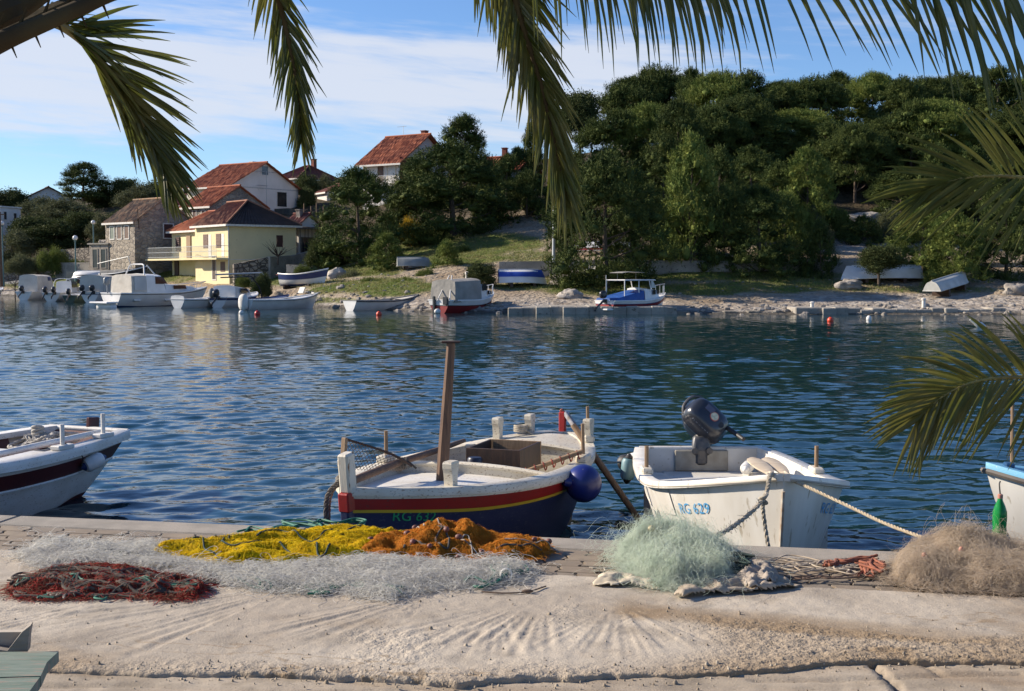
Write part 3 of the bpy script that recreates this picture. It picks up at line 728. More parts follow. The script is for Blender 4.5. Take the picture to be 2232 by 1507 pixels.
for k in range(4): mb.tube([bq + Vector((math.cos(t) * .062, math.sin(t) * .05, .017 * k - .03)) for t in [j * PI / 7 for j in range(14)]], .011, 7, closed=True)
bt = at(1365, 1008, 13.2); rope(mb, [bq, bq + Vector((.25, -.05, -.12)), lerp(bq, bt, .6) + Vector((0, 0, -.12)), bt], .010)
tag(mb.build('stern_rope', M_ROPE, None, True), 'pale rope coiled round the stern bitt of the navy boat and running to a buoy', 'rope')
def float_buoy():
    T = thing('float_buoy', 'black and white bottle shaped buoy floating between the navy and white boats', 'buoy', bt); T.rotation_euler = (0, math.radians(78), -.35)
    mb = MB(); mb.lathe([(.02, -.09), (.055, -.085), (.085, -.05), (.088, .0), (.086, .03)], 16); mb.build('black_end', M_BLK, T, True)
    mb = MB(); mb.lathe([(.085, .031), (.092, .10), (.085, .17), (.055, .21), (.02, .22)], 16); mb.build('white_end', M_FWHITE, T, True)
float_buoy()

# ================================================================ RG 629: the white dinghy
def build_dinghy():
    bow, stern = at(1708, 1050, 8.05), at(1527, 985, 11.55)
    loc, rz, L = heading_frame((stern.x, stern.y), (bow.x, bow.y))
    H = Hull(L, 1.44, .72, .74, 1.045, .22, ws=.80, tm=.50, pa=1.0, pb=3.1, rake=.22, e0=.34, e1=.60, bowup=.5)
    R = thing('white_dinghy', 'white fibreglass dinghy with blue registration and black outboard, bow on', 'boat', loc, rz)
    h = MB(); H.shell(h, 0, 1, nt=48, nv=14); H.transom(h, 0); hull = h.build('hull', M_GRP, R, 60)
    H.text('RG 629', .115, .765, .80, -1, M_BLUET, hull); H.text('RG 629', .115, .89, .80, 1, M_BLUET, hull)
    g = MB(); H.rail(g, .045, .055, .022, .028, nt=60); g.tube([H.pt(0, 1, -1) + Vector((0, 0, .005)), H.pt(0, 1, 1) + Vector((0, 0, .005))], .028, 8); g.build('gunwale', M_GRP, R, 50)
    g = MB(); H.wale(g, .985, .043, .010, .01, 50); g.build('rub_strip', mat('grey_rub_strip', (.42, .38, .32), (.3, .26, .2), rough=.7), R, True)
    sr = MB(); H.shell(sr, .78, .985, .008, nt=10, nv=3, t0=.50, t1=.74, sides=(-1,)); sr.build('side_panel', M_GRP, hull, 60)
    st = MB(); st.tube([H.pt(1, v / 12, 1, .0) + Vector((.006, 0, 0)) for v in range(0, 12)], .012, 6); st.build('stem_band', mat('rusty_seam', (.30, .20, .13), (.5, .45, .38), rough=.8, scale=14), hull, True)
    d = MB(); H.deck(d, .60, .985, .035, .05, .03, 18, 12); d.build('foredeck', M_GRP, R, True)
    inn = MB(); H.inner(inn, .01, .60, .05, .05, 24, .985); inn.build('lining', M_GRPIN, R, 60)
    # side benches, thwart and the dark footwell between them
    zb = .52; b = MB()
    for sd_ in (1, -1):
        def f(a, c):
            t = lerp(.06, .60, a); y1 = H.b(t) - .05; y0 = lerp(.34, .36, a); return Vector((L * t, sd_ * lerp(y0, y1, c), zb + .015 * sstep(0, .3, c)))
        b.grid(f, 16, 4, flip=sd_ < 0)
        def g_(a, c): t = lerp(.06, .60, a); return Vector((L * t, sd_ * lerp(.34, .36, a), lerp(.06, zb, c)))
        b.grid(g_, 16, 2, flip=sd_ < 0)
    b.grid(lambda a, c: Vector((lerp(.02, .16, a) * L, (c * 2 - 1) * .36, zb + .002)), 2, 6, True); b.grid(lambda a, c: Vector((.16 * L, (c * 2 - 1) * .355, lerp(.06, zb, a))), 2, 6)
    b.grid(lambda a, c: Vector((lerp(.36, .46, a) * L, (c * 2 - 1) * .355, zb + .003)), 2, 6, True); b.grid(lambda a, c: Vector((.46 * L, (c * 2 - 1) * .35, lerp(.06, zb, a))), 2, 6, True); b.grid(lambda a, c: Vector((.36 * L, (c * 2 - 1) * .35, lerp(.06, zb, a))), 2, 6)
    b.build('benches', M_GRPIN, R, 50)
    k = MB(); k.grid(lambda a, c: Vector((.60 * L, (c * 2 - 1) * (H.b(.6) - .055), lerp(.06, H.sh(.6) - .02 + .02 * (1 - (c * 2 - 1) ** 2), a))), 4, 10, True); k.tube([Vector((.60 * L - .005, u * (H.b(.6) - .06), H.sh(.6) - .008 + .03 * (1 - u * u))) for u in [j / 8 - 1 for j in range(17)]], .022, 8); k.build('bulkhead', M_GRPIN, R, True)
    t = MB(); t.grid(lambda a, c: Vector((.03, (c * 2 - 1) * (H.b(0) - .04), lerp(.1, H.sh(0) + .01, a))), 4, 8); t.build('transom_lining', M_GRPIN, R, True)
    t = MB(); t.box((.035, 0, .62), (.05, .50, .20), None, 1, .01); t.build('motor_pad', mat('grey_plywood', (.36, .33, .27), (.27, .24, .19), rough=.8, scale=12), R)
    for tt, sd_ in ((.46, 1), (.46, -1)):
        o = MB(); o.box((L * tt, sd_ * (H.b(tt) - .03), H.sh(tt) + .045), (.20, .09, .05), None, 1, .012); ob = o.build('oarlock_block', M_CREAM, R)
        o = MB(); o.tube([(L * tt, sd_ * (H.b(tt) - .03), H.sh(tt) + .04), (L * tt, sd_ * (H.b(tt) - .03), H.sh(tt) + .24)], .017, 8); o.build('thole_pin', M_WOODP, ob)
    # ---- outboard, tilted forward
    mb = MB(); mb.box((.02, 0, .76), (.12, .17, .18), None, .9, .02); mb.box((.0, 0, .66), (.16, .11, .16), None, 1, .02); mb.tube([(.08, .07, .72), (.11, .07, .72)], .03, 8); mb.tube([(.08, -.07, .72), (.11, -.07, .72)], .03, 8)
    ax = Vector((-.42, .0, .91)).normalized()
    c0 = Vector((-.02, 0, .82))
    C = to_local(R, at(1535, 921, stern.y + .06)); mb.tube([c0, lerp(c0, C, .3), lerp(c0, C, .62)], [.055, .06, .075], 12)
    mb.tube([(-.10, 0, .72), (-.28, 0, .42), (-.42, 0, .16)], [.055, .05, .04], 10); mb.ball((-.44, 0, .10), (.05, .05, .16), 10, 8)
    mgrey = mat('outboard_grey_metal', (.055, .06, .07), (.12, .11, .10), rough=.45, scale=18, metal=.3)
    ob = mb.build('outboard_motor', mgrey, R, 40)
    mcow = mat('outboard_cowling_paint', (.018, .021, .030), (.03, .033, .042), rough=.28, scale=4, coat=.4)
    C = to_local(R, at(1535, 921, stern.y + .06)); xa = Vector((.12, .72, -.68)).normalized(); za = Vector((.86, .22, .46)); za = (za - xa * za.dot(xa)).normalized(); ya = za.cross(xa); Rm = Matrix((xa, ya, za)).transposed()
    mb = MB(); rings = []
    for (z, a, b_, dx) in ((-.235, .02, .02, .05), (-.23, .10, .085, .05), (-.17, .155, .115, .03), (-.06, .19, .125, .0), (.0, .195, .13, -.005), (.012, .203, .138, -.005), (.025, .195, .13, -.008), (.10, .185, .125, -.01), (.17, .172, .114, -.01), (.205, .15, .098, -.005), (.222, .09, .06, 0), (.228, .01, .01, 0)):
        for k in range(24):
            an = 2 * PI * k / 24; cx_, sx_ = math.cos(an), math.sin(an)
            a, b_ = a * 1.0, b_ * 1.0; rings.append(C + Rm @ Vector((dx + a * 1.13 * math.copysign(abs(cx_) ** .62, cx_), b_ * 1.15 * math.copysign(abs(sx_) ** .62, sx_), z * .8)))
    fs = [(i * 24 + k, i * 24 + (k + 1) % 24, i * 24 + 24 + (k + 1) % 24, i * 24 + 24 + k) for i in range(11) for k in range(24)]
    mb.add(rings, fs); cow = mb.build('cowling', mcow, R, 50); cow.parent = ob
    def badge(name, poly, pos, m, nrm=1):
        # flat badge on the forward face of the cowling (+x)
        X, Y_, Z = Rm @ Vector((1, 0, 0)), Rm @ Vector((0, 1, 0)), Rm @ Vector((0, 0, 1)); o_ = C + Rm @ Vector(pos)
        mbb = MB(); n = len(poly); vs = [o_ + X * p[0] + Y_ * p[1] + Z * .000 for p in poly] + [o_ + X * p[0] + Y_ * p[1] + Z * .006 for p in poly]
        mbb.add(vs, [tuple(range(n, 2 * n))] + [(i, (i + 1) % n, n + (i + 1) % n, n + i) for i in range(n)]); b2 = mbb.build(name, m, ob); return b2
    circ = lambda r, cx=0, cy=0, n=20: [(cx + r * math.cos(2 * PI * k / n), cy + r * math.sin(2 * PI * k / n)) for k in range(n)]
    badge('round_badge', circ(.046), (.02, .015, .178), mat('badge_red', (.45, .06, .04), (.5, .3, .2), rough=.5)); badge('badge_face', circ(.038), (.02, .015, .1805), mat('badge_cream', (.62, .58, .42), (.3, .36, .28), rough=.5, scale=40))
    badge('side_label', [(-.045, -.03), (.045, -.03), (.045, .03), (-.045, .03)], (-.055, .045, .178), mat('label_grey_blue', (.08, .09, .14), (.06, .06, .1), rough=.5))
    badge('starter_knob', circ(.03, 0, 0, 12), (.115, .0, .172), M_BLK)
    mb = MB(); mb.tube(bez([C + Rm @ Vector(q) for q in [(-.06, .14, .02), (-.17, .155, .03), (-.245, .09, .04), (-.25, -.03, .03), (-.20, -.10, .02)]], 16), .015, 8); mb.build('carry_handle', mgrey, R, True).parent = ob
    V, Fc = text_mesh('YAMAHA', .050); X, Y_, Zn = Rm @ Vector((.55, -.83, 0)).normalized(), Rm @ Vector((0, 0, 1)), None
    vs = []
    for p in V:
        u = p.x - .11; q = C + Rm @ Vector((.196 if False else .17 + .0 * u, -.118 + 0 * u, -.05)) ; vs.append(C + Rm @ Vector((-.02 + u, -.122 + p.y * .6, .10 + p.y * .35)) + Rm @ Vector((0, -.012, .03)))
    MB().add(vs, [f for f in Fc]).build('lettering', mat('silver_lettering', (.55, .55, .55), (.45, .45, .45), rough=.4), ob)
    h0 = C + Rm @ Vector((.10, .10, .02)); h1 = at(1621, 958, to_glob(R, h0).y - .35); h1 = to_local(R, h1)
    mb = MB(); mb.tube([h0, lerp(h0, h1, .35)], [.022, .018], 8); mb.tube([lerp(h0, h1, .36), h1], [.024, .021], 10); mb.build('tiller_handle', M_BLK, R, True).parent = ob
    return R, H, L
DB, DH, DL = build_dinghy()
def dl(p): return to_glob(DB, p)
def paddle(p, q, label):
    d = (q - p).normalized(); T = thing('oar', label, 'oar', p); side = d.cross(Vector((0, 0, 1))).normalized(); upv = side.cross(d); vs = []; fs = []
    prof = [(0, .03), (.03, .055), (.12, .07), (.38, .068), (.55, .045), (.66, .02)]
    for (u, w) in prof:
        for s_ in (-1, -.45, .45, 1):
            for t_ in (1, -1): vs.append(d * u + side * w * s_ + upv * t_ * (.006 if abs(s_) == 1 else .013))
    for r in range(5):
        o = r * 8
        for j in range(3): fs += [(o + 2 * j, o + 2 * j + 2, o + 8 + 2 * j + 2, o + 8 + 2 * j), (o + 2 * j + 1, o + 8 + 2 * j + 1, o + 8 + 2 * j + 3, o + 2 * j + 3)]
        fs += [(o, o + 8, o + 9, o + 1), (o + 6, o + 7, o + 15, o + 14)]
    fs += [(0, 1, 3, 5, 7, 6, 4, 2)]
    m = mat('worn_oar_wood', (.56, .47, .35), (.44, .35, .25), rough=.7, scale=4, c3=(.26, .2, .14), s3=30, a3=.64, stretch=(1, 3, 1))
    MB().add(vs, fs).build('blade', m, T, 50); MB().tube([d * .60, d * (q - p).length], .02, 10).build('shaft', m, T, True)
a_ = at(1640, 1000, 10.4); paddle(a_, at(1760, 1062, 8.75) + Vector((0, 0, -.12)), 'pale worn oar with raised blade, left of the two in the white dinghy')
a_ = at(1672, 1000, 10.5); paddle(a_, at(1790, 1058, 8.9) + Vector((0, 0, -.12)), 'pale oar lying against the starboard side of the white dinghy, behind another oar')
def cyl_fender(name, label, p, d, r, l, m1, m2):
    T = thing(name, label, 'fender', p); d = Vector(d).normalized(); Rq = d.to_track_quat('Z', 'Y').to_matrix().to_4x4()
    MB().lathe([(r * .25, -l * .36), (r * .8, -l * .33), (r, -l * .24), (r, l * .24), (r * .8, l * .33), (r * .25, l * .36)], 18, Rq).build('body', m1, T, True)
    for s_ in (1, -1): MB().lathe([(r * .55, l * .345), (r * .62, l * .37), (r * .3, l * .46), (r * .14, l * .5)] if s_ > 0 else [(r * .14, -l * .5), (r * .3, -l * .46), (r * .62, -l * .37), (r * .55, -l * .345)], 14, Rq).build('end_cap', m2, T, True)
    return T
cyl_fender('fender', 'small white fender lying on the aft seat of the white dinghy', dl((.32, .38, .60)), (.35, 1, .02), .055, .30, M_FWHITE, M_FWHITE)
cyl_fender('fender', 'dusty teal fender on the left quarter of the white dinghy', dl((.40, -DH.b(.1) - .10, .60)), (.1, 0, 1), .065, .28, mat('teal_vinyl', (.10, .21, .25), (.16, .26, .29), rough=.5, scale=9), M_BLK)
# its mooring lines: bow cleat -> quay on the left, and to the right under the brown net
cl = dl((DL * .955, 0, DH.sh(.955) + .0))
mb = MB()
for k in range(3): mb.tube([cl + Vector((math.cos(t) * (.05 + .012 * k), math.sin(t) * .03, .008 + .012 * k)) for t in [j * PI / 7 for j in range(14)]], .011, 7, closed=True)
e1 = gz(1545, 1178, QZ + .02); b1 = dl((DL * 1.005, -.09, DH.sh(1) + .015)); kn = at(1664, 1088, 7.95)
twist_rope(mb, [cl, b1, kn, lerp(kn, e1, .5) + Vector((0, 0, -.03)), e1], .016, 200)
twist_rope(mb, [kn, at(1663, 1110, 7.97), at(1668, 1150, 7.98), at(1676, 1200, 7.96)], .014, 100)
mb.tube([kn + Vector((math.cos(t) * .02, math.sin(t) * .02, .01 * t - .03)) for t in [j * .5 for j in range(14)]], .014, 7)
rngf = random.Random(4)
for k in range(150):                                             # frayed whiskers
    u = rngf.random(); p = lerp(kn, e1, u) + Vector((0, 0, -.03 * 4 * u * (1 - u))); mb.tube([p, p + Vector([rngf.gauss(0, .017) for _ in range(3)])], .0016, 3, False)
tag(mb.build('mooring_rope', M_ROPE, None, True), 'frayed white rope from the dinghy bow down to the quay at the mint net', 'rope')
mb = MB(); e2 = at(2010, 1172, 7.15); twist_rope(mb, [cl + Vector((.03, 0, .02)), at(1760, 1062, 8.0), at(1850, 1104, 7.7), lerp(at(1850, 1104, 7.7), e2, .5) + Vector((0, 0, -.01)), e2], .011, 240)
tag(mb.build('mooring_rope', mat('thin_beige_rope', (.50, .42, .30), (.36, .29, .2), rough=.95, scale=40), None, True), 'thin beige rope from the dinghy bow across the water to the brown net', 'rope')

# ================================================================ white boat with the maroon stripe, at the left
def build_left_boat():
    R = thing('striped_boat', 'white wooden boat with a maroon stripe at the left edge', 'boat')
    st_r, st_l = at(282, 952, 13.3), at(106, 950, 13.72); mid = (st_r + st_l) / 2; ax = Vector((st_r.x - st_l.x, st_r.y - st_l.y)).normalized(); hd = Vector((ax.y, -ax.x))
    if hd.y > 0: hd = -hd
    L = 4.3; wT = (st_r - st_l).length
    R.location = (mid.x, mid.y, 0); R.rotation_euler.z = math.atan2(hd.y, hd.x)
    H = Hull(L, 1.75, .66, .62, .85, .30, ws=wT / 1.75 * .97, tm=.48, pa=.9, pb=2.2, rake=.5, srake=.55, e0=.46, e1=.8)
    h = MB(); H.shell(h, .30, 1); H.transom(h, 0, .30); hull = h.build('hull', M_WHITEP, R, 60)
    h = MB(); H.shell(h, 0, .315, .004); H.transom(h, .004, 0, .315); h.build('bottom', M_MAROON, hull, 60)
    h = MB(); H.shell(h, .70, .875, .008, nv=3); H.transom(h, .008, .70, .875); h.build('maroon_band', M_MAROON, hull, 60)
    h = MB(); H.wale(h, .695, .01, .016); h.build('rubbing_strake', M_WHITEP, R, True)
    g = MB(); H.rail(g, .03, .13, .022, .035, nt=50); g.tube([H.pt(0, 1, -1), H.pt(0, 1, 1)], .03, 8); g.build('gunwale', M_WHITEP, R, 50)
    g = MB(); H.rail(g, .012, -.03, .05, .0, nt=40, dz=-.07); g.build('outer_strip', M_WHITEP, R, 50)
    i = MB(); H.inner(i, .13, .9, .16, .08, 30, .985); i.grid(lambda a, c: Vector((lerp(.13 * L, .03, a), (c * 2 - 1) * (H.b(.06) - .09) * lerp(.66, 1, a), lerp(.18, H.sh(0) - .02, a))), 3, 6); i.grid(lambda a, c: Vector((.06, (c * 2 - 1) * (H.b(0) - .05), lerp(.1, H.sh(0), a))), 3, 6) if False else None; i.build('lining', M_MAROON, R, 60)
    d = MB(); d.box((L * .36, -.02, .55), (1.0, .95, .05), None, 1, .01); d.build('hatch', M_WHITEP, R)
    d = MB(); d.box((L * .36, -.02, .40), (1.08, 1.03, .26), None, 1, .01); d.build('engine_box', mat('varnished_wood', (.26, .10, .05), (.16, .06, .03), rough=.5, scale=3, stretch=(1, 8, 8)), R)
    r = MB(); p = to_local(R, at(200, 945, 14.0)); q = to_local(R, at(202, 906, 14.0)); r.beam((-.05, 0, .42), (-.08, 0, q.z + .03), .05, .17, up=(1, 0, 0), bev=.01); r.build('rudder_post', M_MAROON, R)
    for t, sd_, hh in ((.115, 1, .22), (.29, 1, .22)):
        y = H.b(t) - .05; o = MB(); o.box((L * t, sd_ * y, H.sh(t) + .045), (.22, .12, .045), None, 1, .01); ob = o.build('oarlock_block', M_WHITEP, R)
        MB().tube([(L * t, sd_ * y, H.sh(t) + .05), (L * t, sd_ * y, H.sh(t) + .05 + hh)], .022, 8).build('thole_pin', M_WHITEP, ob)
    return R, H, L
LB, LH, LL = build_left_boat()
def ll(p): return to_glob(LB, p)
# white oar along its near side, rope pile in the stern, hanging fender
mb = MB(); p0, p1 = ll((LL * .10, LH.b(.1) - .14, LH.sh(.1) + .06)), ll((LL * .55, LH.b(.5) - .30, LH.sh(.5) + .03)); mb.tube([p0, lerp(p0, p1, .5), lerp(p0, p1, .8), p1], [.030, .034, .034, .05], 10)
tag(mb.build('oar', M_WHITEP, None, True), 'white painted oar lying inside the near rail of the maroon striped boat', 'oar')
def rope_heap():
    rr = random.Random(9); T = thing('rope_heap', 'heap of grey mooring rope in the stern of the maroon striped boat', 'rope', ll((LL * .14, -.05, .50)))
    mb = MB(); pts = []; a = 0
    for k in range(46):
        a += rr.uniform(.5, 1.3); r = rr.uniform(.08, .36); pts.append(Vector((r * math.cos(a), r * 1.1 * math.sin(a), .03 + rr.uniform(0, .10) + .07 * (1 - r / .36))))
    twist_rope(mb, pts, .024, 520); mb.build('coil', mat('grey_rope', (.42, .39, .35), (.28, .26, .23), rough=.95, scale=20), T, True)
    mb = MB(); a0 = to_local(T, ll((LL * .07, -.10, .62))); pk = Vector((-.12, .12, .20))
    for k in range(4): mb.tube([pk + Vector((math.cos(t) * .05, math.sin(t) * .05, .022 * k - .04 + .02 * math.sin(t + k))) for t in [j * PI / 7 for j in range(14)]], .02, 7, closed=True)
    b = to_local(T, at(70, 950, 14.35)); twist_rope(mb, [pk, lerp(pk, b, .5) + Vector((0, 0, -.03)), b], .018, 120); twist_rope(mb, [pk, Vector((-.05, .05, .12)), Vector((.1, -.05, .08))], .022, 80); mb.build('knot', mat('grey_rope_end', (.44, .41, .36), (.3, .28, .25), rough=.95, scale=20), T, True)
rope_heap()
fp = ll(LH.pt(.17, .80, 1, .09)); cyl_fender('fender', 'white fender with blue end hanging on the maroon striped boat', fp, (.62, .75, .30), .078, .30, M_FWHITE, mat('blue_cap', (.015, .035, .14), (.02, .04, .12), rough=.4))
mb = MB(); rope(mb, [ll((LL * .29, LH.b(.29) - .05, LH.sh(.29) + .10)), lerp(ll((LL * .29, LH.b(.29) + .04, LH.sh(.29) + .03)), fp, .5), fp + Vector((-.09, -.11, -.045))], .006); tag(mb.build('lanyard', M_ROPED, None, True), 'thin cord from a thole pin to the blue ended fender', 'cord')

# ================================================================ light blue trimmed boat, right edge
def build_right_boat():
    bow = at(2149, 1010, 9.35); L = 3.9; hd = Vector((-.95, .16)).normalized(); stern = Vector((bow.x - hd.x * L, bow.y - hd.y * L))
    R = thing('blue_trimmed_boat', 'white boat with light blue rail and navy deck at the right edge', 'boat', (stern.x, stern.y, 0), math.atan2(hd.y, hd.x))
    H = Hull(L, 1.5, .68, .66, bow.z - .02, .25, ws=.75, tm=.45, pb=2.6, rake=.42, e0=.40, e1=.75)
    mlb = paint('light_blue_paint', (.18, .46, .66), (.5, .55, .55), .66); mdb = paint('deck_blue_paint', (.02, .075, .17), (.05, .1, .2), .66)
    h = MB(); H.shell(h, 0, 1, nt=44, nv=12); H.transom(h); h.build('hull', M_GRP, R, 60)
    g = MB(); H.rail(g, .01, .13, .03, .03, nt=50); g.build('gunwale', mlb, R, 50)
    g = MB(); H.wale(g, .965, .022, .022); g.tube([H.pt(1, .965, 1, .0) + Vector((.02, k * .03, 0)) for k in (-1, 0, 1)], .022, 6); g.build('rub_rail', mat('grey_rubber', (.10, .085, .075), (.16, .14, .12), rough=.7), R, True)
    d = MB(); H.deck(d, .35, .985, .05, .10, .03, 18, 10); d.build('deck', mdb, R, True)
    d = MB(); H.inner(d, .02, .36, .10, .06, 12); d.build('lining', mlb, R, 60)
    d = MB(); d.box((L * .86, H.b(.86) - .06, H.sh(.86) + .04), (.09, .05, .03), None, 1, .008); d.build('cleat', mdb, R); d = MB(); d.box((L * .955, -.04, H.sh(.955) + .04), (.07, .10, .04), None, 1, .01); d.build('bow_chock', mdb, R)
    b = to_local(R, at(2207, 1010, 9.6)); t = to_local(R, at(2207, 880, 9.6)); mb = MB(); mb.tube([(b.x, b.y, H.sh(.8) - .1), t], [.016, .013], 8); mb.build('staff', M_WOODP, R, True)
    return R, H, L
RB, RH, RL = build_right_boat()
def bottle():
    p = gz(2178, 1178, .46); p = at(2179, 1134, 8.35)
    T = thing('green_bottle', 'green plastic bottle hung as a fender on the blue trimmed boat', 'bottle', p)
    m, nt, b = nm('green_plastic'); b.inputs['Base Color'].default_value = (.03, .42, .10, 1); b.inputs['Roughness'].default_value = .12; b.inputs['Transmission Weight'].default_value = .55; b.inputs['IOR'].default_value = 1.3
    mb = MB(); mb.lathe([(.03, -.16), (.046, -.155), (.048, -.12), (.045, -.05), (.048, .02), (.046, .06), (.034, .10), (.018, .135), (.016, .16)], 20); mb.build('body', m, T, True)
    mb = MB(); mb.lathe([(.018, .15), (.018, .175), (.012, .18)], 12); mb.build('cap', mat('pink_cap', (.5, .22, .16), (.4, .18, .12), rough=.5), T, True)
    mb = MB(); e = at(2180, 1050, 8.55) - p; rope(mb, [Vector((0, 0, .17)), Vector((0, .02, .24)), e], .005); mb.build('cord', M_ROPED, T, True)
bottle()
# ================================================================ FAR SHORE: terrain from surveyed points
SHORE = [(-900, 640, 0), (-300, 640, 0), (-60, 644, 0), (60, 646, 0), (160, 648, 0), (260, 650, 0), (380, 652, 0), (500, 656, 0), (600, 664, 0), (700, 670, 0), (800, 675, 0), (920, 680, 0), (1000, 682, 0), (1100, 684, 0),
         (1250, 684, 0), (1400, 684, 0), (1550, 685, 0), (1750, 686, 0), (1950, 686, 0), (2150, 687, 0), (2400, 688, 0), (3000, 690, 0)]
LAND = [(-900, 570, 175), (-300, 590, 140), (20, 622, 122), (20, 606, 132), (150, 606, 126), (150, 560, 150), (60, 560, 150), (240, 592, 122), (240, 608, 116), (200, 596, 120), (300, 585, 124), (330, 612, 116), (440, 612, 109), (372, 608, 114), (520, 612, 104), (560, 625, 98),
        (620, 604, 104), (600, 640, 88), (660, 640, 85), (700, 610, 96), (700, 578, 105), (760, 556, 108), (800, 640, 80), (800, 605, 89), (860, 580, 94), (900, 556, 101), (960, 512, 108), (1050, 520, 104), (1150, 532, 97),
        (1150, 572, 88), (1050, 610, 82), (1150, 610, 82), (1100, 650, 75), (1300, 650, 75), (1300, 612, 81), (1450, 606, 81), (1700, 610, 80), (1950, 616, 79), (2150, 618, 78), (2400, 618, 78), (3000, 618, 80),
        (1450, 650, 75), (1700, 655, 74), (2000, 660, 72.5), (2200, 655, 72), (2600, 655, 73),
        (1300, 566, 84.5), (1500, 566, 84.5), (1750, 570, 84), (2000, 575, 84), (2300, 560, 86),
        (1300, 480, 104), (1500, 455, 106), (1700, 430, 108), (1900, 455, 104), (2100, 470, 100), (2300, 440, 104), (3000, 420, 110),
        (1250, 390, 128), (1450, 330, 130), (1650, 310, 132), (1850, 320, 128), (2100, 330, 126), (2400, 320, 128), (3000, 320, 130),
        (1450, 300, 165), (1800, 300, 165), (2200, 300, 165), (3000, 320, 170), (1150, 420, 130), (1050, 430, 128), (940, 430, 128), (860, 440, 126), (760, 470, 128), (680, 470, 134), (560, 470, 136), (460, 470, 136), (330, 500, 140), (200, 500, 150), (60, 505, 155), (-300, 520, 170),
        (900, 380, 165), (1100, 370, 170), (680, 395, 170), (450, 415, 175), (250, 440, 180), (100, 445, 185), (-300, 470, 200), (500, 420, 230), (0, 440, 240), (1200, 370, 230), (2000, 330, 230)]
SEA = [(px, 0, zz, gz(px, py, 0).y - dy) for (px, py, _) in SHORE for (dy, zz) in ((2.5, -.5), (9, -1.4), (30, -3))]
def _tp():
    P = []
    for px, py, _ in SHORE: p = gz(px, py, 0); P.append((p.x, p.y, .02))
    for px, _, zz, D in SEA: P.append(((px - CX) / F * D, D, zz))
    for px, py, D in LAND: p = at(px, py, D); P.append((p.x, p.y, p.z))
    return np.array(P)
TP = _tp()
def _solve():
    A = np.hypot(TP[:, None, 0] - TP[None, :, 0], TP[:, None, 1] - TP[None, :, 1]); n = len(TP)
    M = np.zeros((n + 1, n + 1)); M[:n, :n] = -A - np.eye(n) * .15; M[:n, n] = 1; M[n, :n] = 1
    return np.linalg.solve(M, np.append(TP[:, 2], 0))
TW = _solve()
def terrain(x, y):
    x = np.asarray(x, float); y = np.asarray(y, float); out = np.full(x.shape, TW[-1])
    for (px, py, _), w in zip(TP, TW[:-1]): out = out - w * np.hypot(x - px, y - py)
    land = np.clip(out / .5, 0, 1)
    return out + land * (fbm2(x * .12, y * .12, 3, 2.0) * .35 * np.clip(out / 4, .15, 1) + fbm2(x * .9, y * .9, 3, 4.0) * .10)
def tz(x, y): return float(terrain(np.array([x]), np.array([y]))[0])
def on_ground(px, D): x = (px - CX) / F * D; return Vector((x, D, tz(x, D)))

